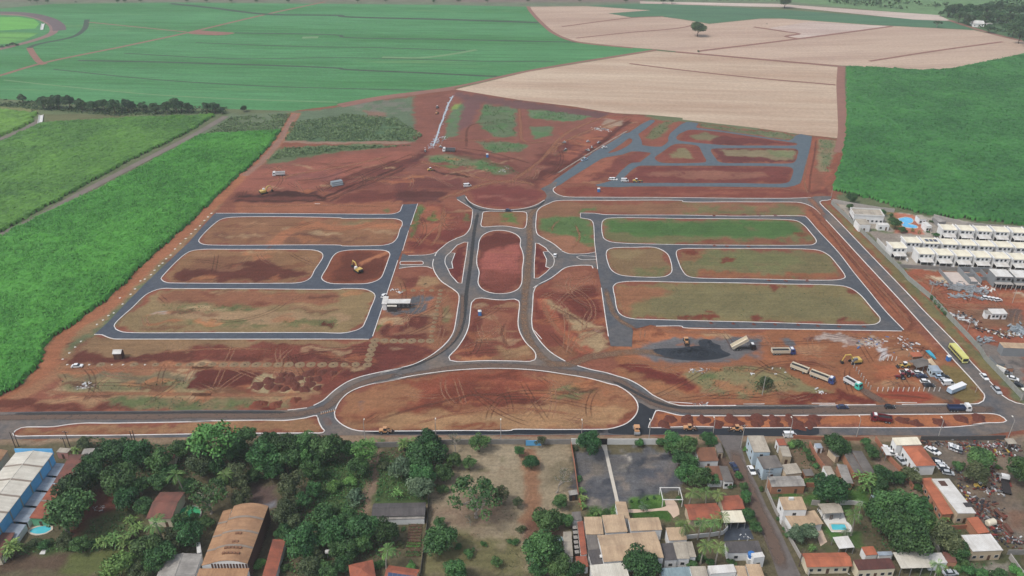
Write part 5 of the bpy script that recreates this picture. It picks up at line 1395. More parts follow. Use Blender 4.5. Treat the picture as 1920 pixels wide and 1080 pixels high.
trees('by the pasture fence', 'F4', '50,238,34,lm 200,165,40,bo 130,312,46,md 300,430,95,xo 325,582,46,mm 230,702,82,mm 355,708,50,mm 40,582,38,ao 60,762,34,uo 200,920,104,mm 275,900,76,mm 310,1000,78,mm 180,1035,60,lm 430,1055,58,ld 20,850,30,um')
trees('around the dark gravel yard', 'F4', '525,192,74,md 455,420,28,um 470,500,26,np 475,555,28,np 480,605,28,np 860,185,26,mm 1000,178,26,md 585,645,28,sp 640,645,28,um 690,640,28,sp 550,640,26,um 890,612,34,sg 870,1000,112,md 805,572,9,td 855,577,8,td 910,556,9,td 960,548,11,td 430,215,22,uo 1140,720,40,sp 1130,560,30,um')
trees('in the clump right of the gravel yard', 'R8', '600,600,98,lm 705,655,96,lm 640,760,88,lm 745,805,78,lm 700,905,104,lm 825,935,104,lm 905,605,74,md 960,960,60,lm 480,620,40,mm 560,680,60,lm')
trees('around the red-tiled houses', 'F5', '55,515,46,pp 170,505,46,pp 240,522,42,pp 30,735,58,pp 120,712,50,pp 195,718,50,pp 265,705,48,pp 140,875,52,pp 240,880,52,pp 60,985,50,um 330,985,36,um 325,468,30,um 190,990,40,um 120,960,40,um')
trees('along the residential street', 'F5', '380,402,28,lm 410,478,27,lm 432,552,38,lm 442,670,44,lm 492,752,42,lm 430,220,26,ul 650,690,20,um 700,800,26,um 530,490,22,um 690,760,24,um 480,720,30,lm')
trees('in the gardens right of the street', 'F5', '770,795,58,lg 850,785,56,lg 1000,492,98,md 1040,195,74,md 780,182,46,um 740,190,36,ul 835,232,32,um 862,282,32,um 892,332,30,um 880,440,42,um 840,440,30,ul 1110,775,34,sg 875,892,26,np 1090,230,40,md 950,400,36,um 660,540,20,um')
trees('between the houses at lower right', 'F6', '85,180,28,mm 115,217,28,mm 137,257,38,lm 180,352,40,um 90,445,66,np 150,430,50,np 200,402,58,ld 185,492,56,ld 300,422,42,md 390,402,60,lo 440,482,40,um 20,680,52,pp 610,690,30,np 560,732,38,um 500,600,38,um 480,560,30,um 580,1000,52,pp 60,600,40,pp')
trees('in the big clump at lower right', 'F6', '250,625,116,mm 400,640,108,mm 200,700,100,mm 330,770,124,md 390,850,112,md 150,640,70,lm 470,720,70,mm')
trees('by the white-roofed sheds', 'F6', '640,830,98,lo 700,905,66,lm 740,975,56,um 690,1015,46,um 790,1045,56,um 985,1062,56,um 880,1062,50,um 560,800,36,ld 1100,1040,50,ul')
trees('in the scrap yard', 'F6', '715,330,50,um 860,292,74,mm 830,392,76,lo 980,342,28,um 1142,372,90,mm')
trees('in the hedge by the panel wall', 'R2', '745,400,46,tm,.5 790,450,46,tm,.5 835,500,46,tm,.5 880,550,46,tm,.5 912,592,40,tm,.5')
trees('at the condominium clubhouse', 'R1', '200,62,58,md 178,150,34,md 640,312,56,lm 600,280,36,lm 510,205,34,lm 590,232,24,lm 700,375,34,lm 805,370,30,sp 870,392,26,sp 1445,412,40,md 1000,292,26,um 740,390,22,um 960,395,22,um 1040,425,40,um')
trees('in the left tree line', 'T1', '122,552,27,mf 240,578,36,lf 275,572,42,lf 320,570,44,lf 385,575,40,lf 455,590,36,lf 520,592,34,lf 575,582,38,lf 640,602,40,lf 715,592,40,lf 740,600,30,lf 800,602,32,lf 870,606,34,lf 935,605,34,lf 985,590,46,lf 1015,600,30,lf 1060,606,30,lf 1160,606,32,lf 1205,600,36,lf 1245,618,24,lf 1370,610,20,mf 185,626,16,uf 690,620,30,uf 600,625,28,uf')
trees('on the fallow fields', 'T3', '88,162,44,md 88,287,12,uf 578,8,38,mf 475,133,5,uf 1435,125,24,bf')
trees('in the upper right wood', 'T3', '1452,75,18,lf 1500,60,36,lf 1545,48,40,lf 1600,55,42,lf 1560,95,34,lf 1610,105,36,lf 1660,50,40,lf 1650,90,34,lf 1710,100,38,lf 1720,45,40,lf 1780,90,40,lf 1790,40,40,lf 1830,105,40,lf 1850,50,44,lf 1730,155,30,lf 1870,165,44,lf 1900,205,40,lf 1910,110,40,lf 1900,60,40,lf 1960,220,44,lf 1960,150,44,lf 1820,150,26,lf 1420,30,16,uf 1340,22,14,uf')
trees('along the far top edge', 'T1', '170,0,18,lf 205,0,16,lf 265,6,14,lf 425,10,8,uf 660,6,12,lf 700,2,12,lf 790,0,14,lf 1050,0,12,lf 1160,0,14,lf 1300,0,14,lf 1440,2,14,uf 1620,2,12,lf')
trees('along the far top edge', 'T2', '90,2,14,lf 250,0,12,lf 520,6,12,lf 660,2,14,uf 820,2,12,lf 1050,2,12,uf 1340,0,12,lf 1810,2,18,lf 1860,2,18,lf 1600,0,14,lf')
trees('inside the curved channel', 'T1', '40,255,16,uf 70,245,20,uf 95,250,14,uf 10,262,14,uf')
def place_trees():
  order = {}
  for t in TREES:
    order.setdefault((t['zone'], t['kind'], t['tone']), []).append(t)
  rg = random.Random(5)
  for (zone, kind, tone), ts in order.items():
    ts.sort(key=lambda t: t['px'])
    look = LOOK[kind].format(TONE[tone])
    nm = {'palm': 'palm_tree', 'shortpalm': 'palm_tree', 'banana': 'banana_plant', 'bush': 'bush'}.get(kind, 'tree')
    for i, t in enumerate(ts):
      lab = f"{look} {zone}" if len(ts) == 1 else f"{look} {zone}, {nth(i)} from left"
      o = thing(nm, lab, {'palm_tree': 'palm', 'banana_plant': 'plant', 'bush': 'bush'}.get(nm, 'tree'), t['p'], rg.uniform(0, 6.28), 'trees ' + zone if nm == 'tree' else nm.replace('_', ' ') + 's ' + zone)
      s = t['s']
      o.scale = (s * rg.uniform(.93, 1.07), s * rg.uniform(.93, 1.07), s * t['kh'] * rg.uniform(.92, 1.1))
      tm, cm, zc = proto(kind, t['var'])
      bark = M_bark_pale if kind in ('bare', 'broad', 'palm') else M_bark
      a = obj('trunk' if kind != 'banana' else 'stem', tm, bark, o)
      lm = LEAF[tone]
      if not cm.materials: cm.materials.append(lm)
      b = obj('crown', cm, None, o)
      b.material_slots[0].link = 'OBJECT'
      b.material_slots[0].material = lm
place_trees()
# ------------------------------------------------------------------ weeds, long grass and scrub (uncountable)
def scrub(specs, label, tone, dens, size, h, seed, patch=0.0, name='undergrowth', pscale=6):
  rg = np.random.default_rng(seed)
  C_, U_, V_, T_ = [], [], [], []
  for sp in specs:
    poly = [(p.x, p.y) for p in L(sp)]
    xs, ys = [p[0] for p in poly], [p[1] for p in poly]
    n = int((max(xs) - min(xs)) * (max(ys) - min(ys)) * dens)
    x, y = rg.uniform(min(xs), max(xs), n), rg.uniform(min(ys), max(ys), n)
    ok = inside(x, y, poly)
    if patch: ok &= fbm(x, y, pscale, seed) > patch
    x, y = x[ok], y[ok]; n = len(x)
    if n == 0: continue
    hh = h * (.4 + fbm(x, y, 4, seed + 3)) * rg.uniform(.3, 1., n)
    c = np.stack([x, y, hh * .6], 1)
    a = rg.normal(size=(n, 3)); a[:, 2] *= .4; a /= np.linalg.norm(a, axis=1)[:, None]
    b = np.cross(a, rg.normal(size=(n, 3))); b /= np.linalg.norm(b, axis=1)[:, None]
    s = size * rg.uniform(.5, 1.4, n)[:, None]
    u, v = a * s, b * s * .7
    lift = np.maximum(0, np.abs(u[:, 2]) + np.abs(v[:, 2]) - c[:, 2] + .02)
    c[:, 2] += lift
    C_.append(c); U_.append(u); V_.append(v); T_.append(np.clip(fbm(x, y, 5, seed + 9) + rg.uniform(-.35, .35, n), 0, 1))
  me = quads_mesh(name, np.concatenate(C_), np.concatenate(U_), np.concatenate(V_), np.concatenate(T_))
  o = obj(name, me, LEAF[tone])
  return tag(o, label, None, None, 'stuff')
scrub(['F2 980,300 1152,280 F3 0,200 250,240 150,700 F2 1000,720 940,520', 'F3 250,250 420,200 620,400 560,560 230,580'], 'rank green growth on the overgrown plot', 'mid', 3.5, .28, 1.1, 3)
scrub(['F1 560,140 1152,200 F2 1100,130 1152,420 700,420 500,380 0,420 F1 900,420 700,420 640,480 600,440'], 'dark undergrowth below the grove', 'dark', 3.0, .3, 1.2, 4)
scrub(['F1 620,700 860,650 950,720 940,880 640,900 560,840', 'F1 0,900 400,830 520,830 900,850 880,910 300,925 0,960', 'F1 700,950 1152,850 1152,1080 640,1080', 'F2 0,720 230,740 180,860 0,930'], 'mixed garden growth at lower left', 'mid', 2.6, .28, .8, 5)
scrub(['F2 660,650 1152,480 1152,1080 720,1080 800,830', 'F3 0,560 200,700 380,700 400,960 0,980'], 'growth between the trees right of the arched warehouse', 'mid', 2.6, .28, .9, 6)
scrub(['F3 560,1080 580,800 900,760 1152,790 F4 100,800 120,1080', 'F3 600,560 860,470 1152,600 F4 0,500 60,700 F3 700,720'], 'sparse dry weeds on the pasture', 'olive', .55, .2, .3, 7, .48)
scrub(['F4 490,605 700,595 715,660 500,680', 'F4 770,580 1045,550 1048,580 775,605', 'F5 600,508 830,512 1152,500 1152,590 900,600 640,545', 'F5 930,775 1010,775 1100,805 1040,850 960,858'], 'clipped garden lawn', 'light', 1.6, .14, .14, 8)
scrub(['F6 0,480 330,380 520,700 500,1000 120,900 0,640', 'F6 540,560 760,760 780,1000 1152,980 1152,1080 560,1080', 'F5 720,190 840,170 930,360 990,400 860,460 820,400'], 'weeds and low growth among the houses at lower right', 'mid', 1.1, .3, .55, 9, .4)
scrub(['T1 1640,690 1920,650 T2 0,640 300,660 460,760 420,795 0,795 T1 1600,790', 'T1 1300,660 1640,640 1580,735 1150,755', 'T1 1500,905 1600,830 1920,822 T2 400,820 0,850'], 'scrub on the abandoned blocks at the upper left', 'scrub', 1.7, .5, .9, 10, .3, 'scrub', 14)
scrub(['T1 0,600 230,620 640,655 1220,642 1230,628 640,610 0,585', 'T1 -100,560 1280,605 1280,635 200,620 -100,590'], 'scrub along the foot of the distant tree line', 'far', .8, .6, 1.4, 11, .35, 'scrub', 14)
scrub(['T2 800,590 980,610 980,760 860,770 770,700', 'T2 1040,620 1240,630 1400,655 1300,690 1060,665', 'T2 760,800 900,795 1050,820 1000,855 850,860', 'T2 480,870 940,930 1000,975 900,985 500,905', 'U4 1120,350 1240,250 1370,170 1470,160 1340,290 1230,370', 'U5 1540,250 1700,260 1640,620 1560,600', 'U5 180,75 640,130 1265,200 1230,250 200,110'], 'weeds on the unbuilt upper blocks', 'scrub', .9, .35, .5, 12, .44)
scrub(['R6 900,545 1060,500 1920,510 R7 0,510 860,520 860,600 0,610 R6 1920,610 1000,620', 'R6 560,350 1700,350 1700,430 560,450', 'R5 880,700 1500,600 1914,600 R4 900,520 500,660 0,760 R5 1200,950'], 'tufts of weeds beside the lower avenue', 'olive', .8, .28, .4, 13, .46)
scrub(['T5 1500,165 1920,165 T6 600,165 690,240 0,250 T5 1500,220', 'T5 1120,150 1320,140 1415,290 1180,230', 'T5 880,140 1000,120 1000,190 900,170', 'T5 480,150 530,115 545,150 510,170', 'T5 430,80 470,85 385,260', 'T4 900,630 1400,630 1500,660 1000,690', 'T4 1050,720 1900,715 1900,755'], 'green weeds on the graded blocks', 'mid', 1.3, .2, .22, 14, .45)
scrub(['T6 0,335 700,330 880,460 60,470', 'T6 0,520 880,535 1080,715 0,710 T5 1640,690 1720,600', 'T6 820,70 1000,230 1250,480 1700,950 1780,1010 1480,720'], 'thin grass on the right-hand blocks and verge', 'olive', .5, .2, .22, 15, .47)
scrub(['T3 0,0 700,10 1440,70 1500,20 700,-20 0,-25', 'T3 1440,80 1920,-20 1920,220 1700,170'], 'rough pasture and scrub at the far right', 'far', .05, 2.2, 2.5, 16, .45, 'scrub', 40)
# ================================================================== BUILDINGS
RCOL = {'white': ((236, 234, 228), (206, 200, 190)), 'cream': ((248, 240, 214), (228, 216, 188)), 'beige': ((210, 180, 144), (168, 140, 112)), 'sand': ((200, 188, 168), (150, 140, 126)),
    'tile': ((190, 104, 74), (134, 80, 64)), 'tileold': ((150, 92, 76), (104, 74, 66)), 'orange': ((206, 116, 80), (160, 92, 66)), 'brown': ((190, 146, 106), (150, 110, 80)),
    'rust': ((150, 100, 72), (112, 78, 62)), 'grey': ((134, 126, 118), (98, 92, 88)), 'dark': ((104, 98, 96), (78, 74, 74)), 'shed': ((180, 174, 164), (128, 122, 116)),
    'lean': ((176, 190, 204), (140, 148, 156)), 'maroon': ((112, 66, 58), (84, 54, 50)), 'teal': ((150, 172, 176), (120, 140, 146)), 'ivory': ((226, 220, 204), (196, 188, 172))}
def RM(k, ax):
  c, s = RCOL[k]
  return mat_roof(f"roof_{k}_{ax}", C(*c), C(*s), {'tile': .5, 'tileold': .5, 'orange': .5}.get(k, 1.0), ax, .25, .8, .7)
WCOL = {'white': (244, 243, 240), 'cream': (230, 216, 186), 'blue': (104, 188, 244), 'paleblue': (186, 204, 214), 'brick': (186, 130, 98), 'beige': (204, 182, 152), 'grey': (150, 148, 146),
    'green': (116, 190, 140), 'pink': (214, 150, 136), 'darkwood': (92, 64, 54), 'block': (140, 144, 146), 'dark': (70, 66, 66)}
def WM(k):
  return mat(f"wall_{k}", C(*WCOL[k]), .2, .5, .9, bmp=.01)
M_glass = mat("window_glass", C(46, 54, 62), .2, .7, .15, spec=.5)
M_frame = mat("window_frame", C(214, 212, 206), .1, 1, .6)
M_door = mat("door_wood", C(104, 76, 58), .25, 2, .6)
M_steel = mat("steel_grey", C(150, 152, 154), .2, 1, .5, metal=.3)
M_conc = mat("concrete", C(176, 170, 162), .25, .6, .9)
M_conc_w = mat("concrete_white", C(222, 220, 214), .18, .5, .9)
M_blockwall = mat("block_wall", C(150, 146, 140), .3, .5, .9)
M_brick = mat("brick_wall", C(180, 118, 90), .3, .8, .9)
M_black = mat("dark_opening", C(40, 36, 36), .1, 1, .9)
def rect_from(key, A, B, C_, z):
  a, b, c = Q(key, *A, z), Q(key, *B, z), Q(key, *C_, z)
  u, v = (b - a), (b - c)
  u.z = v.z = 0
  if v.length >= u.length:
    y = v.normalized(); x = Vector((y.y, -y.x, 0)); lx, ly = abs(u.dot(x)), v.length
  else:
    x = u.normalized(); y = Vector((-x.y, x.x, 0)); lx, ly = u.length, abs(v.dot(y))
  cen = (a + c) / 2
  return Vector((cen.x, cen.y, 0)), math.atan2(x.y, x.x), lx, ly
def roof_profile(kind, half, z, rise):
  if kind == 'gable': return [(-half, z), (0, z + rise), (half, z)]
  if kind == 'shedl': return [(-half, z), (half, z + rise)]
  if kind == 'shedr': return [(-half, z + rise), (half, z)]
  if kind == 'vault':
    return [(-half + 2 * half * i / 12, z + rise * (1 - (i / 6 - 1) ** 2)) for i in range(13)]
  return [(-half, z), (half, z)]
def swapxy(mb):
  mb.v = [(-y, x, z) for x, y, z in mb.v]
  return mb
def windows(o, side, lx, ly, z, rows=1, n=None, w=1.1, h=1.1, sill=1.0, door=False, storey=2.9):
  ln = lx if side in 'sn' else ly
  n = n if n is not None else max(1, int(ln / 3.6))
  off = (ly if side in 'sn' else lx) / 2
  for r in range(rows):
    for i in range(n):
      t = -ln / 2 + ln * (i + .5) / n
      zb = sill + r * storey
      if zb + h > z: continue
      isd = door and r == 0 and i == n // 2
      z0, z1, ww = (0.05, 2.1, .9) if isd else (zb, zb + h, w)
      f, p = MB(), MB()
      if isd:
        p = f
        f.box(t - ww / 2, t + ww / 2, -.03, .03, z0, z1)
      else:
        f.box(t - ww / 2 - .08, t + ww / 2 + .08, -.03, .03, z0 - .08, z0); f.box(t - ww / 2 - .08, t + ww / 2 + .08, -.03, .03, z1, z1 + .08)
        f.box(t - ww / 2 - .08, t - ww / 2, -.03, .03, z0, z1); f.box(t + ww / 2, t + ww / 2 + .08, -.03, .03, z0, z1)
        p.box(t - ww / 2, t + ww / 2, -.02, .015, z0, z1)
      def put(mb):
        if side == 's': mb.v = [(x, y - off, zz) for x, y, zz in mb.v]
        elif side == 'n': mb.v = [(-x, -y + off, zz) for x, y, zz in mb.v]
        elif side == 'e': mb.v = [(-y + off, x, zz) for x, y, zz in mb.v]
        else: mb.v = [(y - off, -x, zz) for x, y, zz in mb.v]
        return mb
      if isd:
        put(f).build('door', M_door, o)
      else:
        wo = put(f).build('window', M_frame, o)
        put(p).build('pane', M_glass, wo)
def house(label, key, A, B, C_, z, rk='gable', ridge='x', rise=.9, wall='cream', roof='tile', over=.35, name='house', cat='house', win='s', rows=1, nwin=None, th=.12, rib=0, ridgecap=True, wallz=None, door=True, posts=False, side_low='s', group=None):
  cen, rz, lx, ly = rect_from(key, A, B, C_, z)
  o = thing(name, label, cat, cen, rz, group)
  wx, wy = lx - 2 * over, ly - 2 * over
  ax = 0 if ridge == 'x' else 1
  # profile runs across the ridge; prism() runs along y, so ridge 'y' is direct, ridge 'x' is rotated by a quarter turn
  half_r, run_r = (lx / 2, ly / 2) if ridge == 'y' else (ly / 2, lx / 2)
  half_w, run_w = (wx / 2, wy / 2) if ridge == 'y' else (wy / 2, wx / 2)
  zt = z - th
  def prof(h, k=rk):
    return roof_profile(k, h, 0, rise)
  wm, rm = MB(), MB()
  def zat(x):
    pr = roof_profile(rk, half_r, 0, rise)
    for (x0, z0), (x1, z1) in zip(pr, pr[1:]):
      if x0 <= x <= x1: return z0 + (z1 - z0) * (x - x0) / max(1e-6, x1 - x0)
    return 0
  if not posts:
    top = [(-half_w, zt + zat(-half_w))] + [(x, zt + zz) for x, zz in roof_profile(rk, half_r, 0, rise) if abs(x) < half_w - .01] + [(half_w, zt + zat(half_w))]
    wm.prism([(-half_w, 0)] + [(half_w, 0)] + top[::-1], -run_w, run_w)
    if ridge == 'x': swapxy(wm)
    wm.build('wall', WM(wall), o)
  else:
    for sx in (-1, 1):
      for i in range(posts):
        y = -run_w + 2 * run_w * i / max(1, posts - 1)
        pm = MB().box(sx * half_w - .09, sx * half_w + .09, y - .09, y + .09, 0, zt + zat(sx * half_w))
        if ridge == 'x': swapxy(pm)
        pm.build('post', M_steel, o)
  if rk == 'hip':
    k = min(lx, ly) / 2
    x0, y0 = lx / 2, ly / 2
    if lx >= ly: rdg = [(-x0 + k, 0), (x0 - k, 0)]
    else: rdg = [(0, -y0 + k), (0, y0 - k)]
    vs = [(-x0, -y0, z), (x0, -y0, z), (x0, y0, z), (-x0, y0, z), (rdg[0][0], rdg[0][1], z + rise), (rdg[1][0], rdg[1][1], z + rise)]
    if lx >= ly: fs = [(0, 1, 5, 4), (1, 2, 5), (2, 3, 4, 5), (3, 0, 4), (0, 3, 2, 1)]
    else: fs = [(0, 1, 4), (1, 2, 5, 4), (2, 3, 5), (3, 0, 4, 5), (0, 3, 2, 1)]
    rm.add(vs, fs)
    r = rm.build('roof', RM(roof, ax), o)
  else:
    rm.slab([(x, z + zz) for x, zz in roof_profile(rk, half_r, 0, rise)], -run_r, run_r, th)
    if ridge == 'x': swapxy(rm)
    r = rm.build('roof', RM(roof, ax), o)
    if rk == 'gable' and ridgecap:
      cp = MB().prism([(-.28, z + rise - .05), (.28, z + rise - .05), (.1, z + rise + .1), (-.1, z + rise + .1)], -run_r - .02, run_r + .02)
      if ridge == 'x': swapxy(cp)
      cp.build('ridge_cap', RM(roof, ax), r)
    for i in range(rib):      # raised laps across the roof
      y = -run_r + 2 * run_r * (i + 1) / (rib + 1)
      pr = roof_profile(rk, half_r, 0, rise)
      rb = MB().slab([(x, z + zz + .1) for x, zz in pr], y - .35, y + .35, .09)
      if ridge == 'x': swapxy(rb)
      rb.build('lap', mat("roof_lap", C(150, 136, 122), .3, .6, .85), r)
  for i, s in enumerate(win):
    windows(o, s, wx, wy, z - .3, rows, nwin, door=door and i == 0)
  return o, lx, ly
def H(*a, **k):
  return house(*a, **k)[0]
def wall_line(label, spec, h, th, material, name='boundary_wall', cat='wall', closed=False, cap=None, piers=0.0):
  pts = L(spec)
  o = thing(name, label, cat, pts[0])
  base = pts[0]
  for a, b in zip(pts, pts[1:]):
    d = (b - a); ln = d.length; d.normalize(); n = Vector((-d.y, d.x, 0)) * th / 2
    nb = max(1, int(round(ln / piers))) if piers else 1
    for i in range(nb):
      s0, s1 = a - base + d * (ln * i / nb), a - base + d * (ln * (i + 1) / nb)
      q = [s0 + n, s1 + n, s1 - n, s0 - n]
      hh = h + (random.uniform(-.05, .05) if piers else 0)
      MB().add([(p.x, p.y, 0) for p in q] + [(p.x, p.y, hh) for p in q], [(0, 1, 2, 3), (7, 6, 5, 4), (0, 4, 5, 1), (1, 5, 6, 2), (2, 6, 7, 3), (3, 7, 4, 0)]).build('panel', material, o)
    if piers:
      for i in range(nb):
        p = a - base + d * (ln * i / nb)
        MB().box(p.x - th, p.x + th, p.y - th, p.y + th, 0, h + .12).build('pier', material, o)
  return o
# --- lower left -------------------------------------------------------------
o, lx, ly = house('large warehouse with pale gabled roof and bright blue walls', 'F1', (100, 252), (362, 245), (-120, 880), 7.0, 'gable', 'y', 1.0, 'blue', 'ivory', .15, 'warehouse', 'warehouse', '', rib=5)
MB().box(-lx / 2, lx / 2, ly / 2 + .02, ly / 2 + .3, 6.2, 8.6).build('parapet', WM('blue'), o)
for i in range(7):
  y = -ly / 2 + ly * (i + .5) / 7
  MB().box(lx / 2 - .16, lx / 2 - .02, y - .25, y + .25, 0, 6.7).build('pilaster', mat("pilaster_grey", C(150, 160, 160), .2, 1, .9), o)
for i in range(6):
  y0 = -ly / 2 + ly * i / 6 + .5; y1 = -ly / 2 + ly * (i + 1) / 6 - .4
  MB().slab([(lx / 2 + .0, 2.9), (lx / 2 + 4.6, 2.4)], y0, y1, .1).build('canopy', RM('lean', 1), o)
  MB().box(lx / 2 + 4.4, lx / 2 + 4.55, y0, y1, 0, 2.32).build('canopy_wall', WM('white'), o)
H('old brown tiled long house beside the blue warehouse', 'F1', (485, 256), (600, 272), (490, 465), 3.8, 'shedr', 'y', .6, 'white', 'tileold', .3, win='w')
H('red tiled house with green end wall by the pool', 'F1', (360, 462), (470, 470), (318, 700), 3.4, 'shedr', 'y', .5, 'green', 'tile', .3, win='s', rib=1)
H('small tiled roof cut by the lower left corner', 'F1', (-60, 795), (100, 788), (0, 960), 3.2, 'shedr', 'y', .6, 'cream', 'tileold', .3, win='')
H('ochre shed roof at the far left beside the road', 'F1', (-80, 240), (52, 232), (-30, 350), 4.0, 'vault', 'y', .8, 'beige', 'brown', .2, 'shed', 'shed', '')
H('pink gatehouse beside the blue warehouse', 'F1', (395, 212), (470, 218), (465, 250), 3.0, 'flat', 'x', 0, 'pink', 'sand', .1, 'gatehouse', 'hut', 's', nwin=1)
H('small grey-roofed annex at the roadside trees', 'F1', (590, 225), (710, 218), (640, 270), 3.0, 'shedl', 'x', .4, 'white', 'shed', .3, 'annex', 'shed', 's')
H('brown gabled house with white skylight among the trees', 'F1', (1085, 506), (1245, 520), (1155, 700), 4.0, 'gable', 'x', 1.1, 'cream', 'tileold', .4, win='s')
H('small red roof peeping from the roadside grove', 'F1', (1050, 240), (1190, 236), (1190, 285), 3.2, 'gable', 'x', .7, 'cream', 'tileold', .3, win='s')
# swimming pool, kidney outline
def pool(label, key, spec, deck, water, coping=True, deckcol=(196, 170, 142)):
  pts = smooth(L(f'{key} {spec}'), True, .8)
  c = sum((Vector((p.x, p.y)) for p in pts), Vector((0, 0))) / len(pts)
  o = thing('swimming_pool', label, 'pool', (c.x, c.y, 0))
  loc = [p - c for p in pts]
  mb = MB(); n = len(loc)
  mb.add([(p.x, p.y, .16) for p in loc], [tuple(range(n))])
  mb.build('water', water, o)
  rim = MB()
  out = [p + p.normalized() * .6 for p in loc]
  rim.add([(p.x, p.y, .22) for p in loc] + [(p.x, p.y, .22) for p in out] + [(p.x, p.y, .0) for p in out], [(i, (i + 1) % n, n + (i + 1) % n, n + i) for i in range(n)] + [(n + i, n + (i + 1) % n, 2 * n + (i + 1) % n, 2 * n + i) for i in range(n)])
  rim.build('coping', mat(f"coping", C(210, 196, 176), .15, 1, .8), o)
  return o
M_water = mat("pool_water", C(84, 200, 214), .15, .6, .12, spec=.5)
M_water2 = mat("pool_water_blue", C(60, 160, 226), .3, .25, .12, C(120, 214, 240), spec=.5)
pool('oval turquoise pool beside the green-ended house', 'F1', '200,780 235,758 300,745 345,750 345,770 310,790 250,798', None, M_water)
# water tower
def water_tower():
  p = Q('F1', 465, 800)
  o = thing('water_tower', 'concrete water tower on a round column behind the pool', 'water tower', p)
  MB().cyl((0, 0, 0), .55, 6.6, 'Z', 14, .5).build('column', mat("tower_concrete", C(140, 134, 130), .35, 1.2, .9), o)
  t = MB().tube([(0, 0, 6.3), (0, 0, 6.8), (0, 0, 8.0), (0, 0, 8.25)], [.6, 1.15, 1.15, .9], 14).build('tank', MATS["tower_concrete"], o)
  MB().cyl((0, 0, 8.25), .3, .15, 'Z', 10).build('hatch', M_conc, t)
water_tower()
o = thing('notice_board', 'small pale board lying in the lower left garden', 'board', Q('F1', 293, 918))
MB().box(-.8, .8, -.9, .9, 0, .08).build('panel', M_conc_w, o)
# --- arched warehouse
o, lx, ly = house('brown arched warehouse with striped wooden side walls', 'F2', (425, 612), (662, 602), (520, 990), 6.5, 'vault', 'y', 1.3, 'white', 'brown', .1, 'warehouse', 'warehouse', '', rib=3)
nb = 34
for i in range(nb):
  y = -ly / 2 + .3 + (ly - .6) * i / (nb - 1)
  MB().box(lx / 2 - .09, lx / 2 + .02, y - .22, y + .22, .2, 6.3).build('board', WM('darkwood'), o)
nb = 12
for i in range(nb):
  x = -lx / 2 + .5 + (lx - 1) * i / (nb - 1)
  MB().box(x - .25, x + .25, -ly / 2 - .02, -ly / 2 + .09, .2, 6.3).build('board', WM('darkwood'), o)
for r, (yy, n) in enumerate(((-.05, 2), (-.19, 2), (-.29, 5), (-.38, 5))):
  for i in range(n):
    x = (i - (n - 1) / 2) * 1.05
    MB().box(x - .4, x + .4, yy * ly - .35, yy * ly + .35, 7.3, 8.05).build('roof_vent', mat("vent_rust", C(142, 98, 72), .3, 1, .8), o)
H('rusty lean-to roof along the arched warehouse', 'F2', (352, 642), (418, 636), (278, 1005), 4.6, 'shedl', 'y', .8, 'white', 'brown', .1, 'lean_to', 'shed', 's', rib=3, nwin=1)
H('low brown roof in front of the arched warehouse', 'F2', (185, 1035), (522, 1033), (510, 1130), 4.2, 'shedl', 'x', .4, 'white', 'brown', .2, 'shed', 'shed', '')
H('weathered pale corrugated roof at the bottom edge', 'F2', (-40, 945), (215, 930), (150, 1110), 4.4, 'gable', 'y', .8, 'white', 'shed', .2, 'shed', 'shed', 'e')
H('white end wall with openings beside the weathered roof', 'F2', (172, 862), (198, 845), (205, 915), 3.2, 'flat', 'y', 0, 'white', 'white', .05, 'outbuilding', 'shed', 'e', nwin=2)
H('long narrow red tiled shed beside the arched warehouse', 'F2', (692, 835), (775, 840), (700, 1120), 3.2, 'shedr', 'y', .5, 'white', 'tile', .25, 'shed', 'shed', '')
def tank_on_stand(label, p, rz, r, ln, zs, m_):
  o = thing('water_tank', label, 'tank', p, rz)
  t = MB().tube([(-ln / 2, 0, zs + r), (-ln / 2 + .15, 0, zs + r), (ln / 2 - .15, 0, zs + r), (ln / 2, 0, zs + r)], [r * .8, r, r, r * .8], 12).build('barrel', m_, o, True)
  for sx in (-1, 1):
    for sy in (-1, 1):
      MB().tube([(sx * ln * .33, sy * r * 1.1, 0), (sx * ln * .3, sy * r * .6, zs + r * .4)], .07, 5).build('leg', M_steel, o)
tank_on_stand('white horizontal tank on a steel stand under trees', Q('F2', 1090, 950), .08, .65, 3.7, 1.6, M_conc_w)
o = thing('garden_pond', 'emerald green covered pond left of the arched warehouse', 'pond', Q('F2', 118, 675))
MB().tube([(0, 0, 0), (0, 0, .5)], [4.2, 4.2], 18).build('basin', M_conc, o)
MB().tube([(0, 0, .5), (0, 0, .52)], [3.9, 3.9], 18).build('water', mat("green_cover", C(60, 170, 110), .25, .8, .4), o)
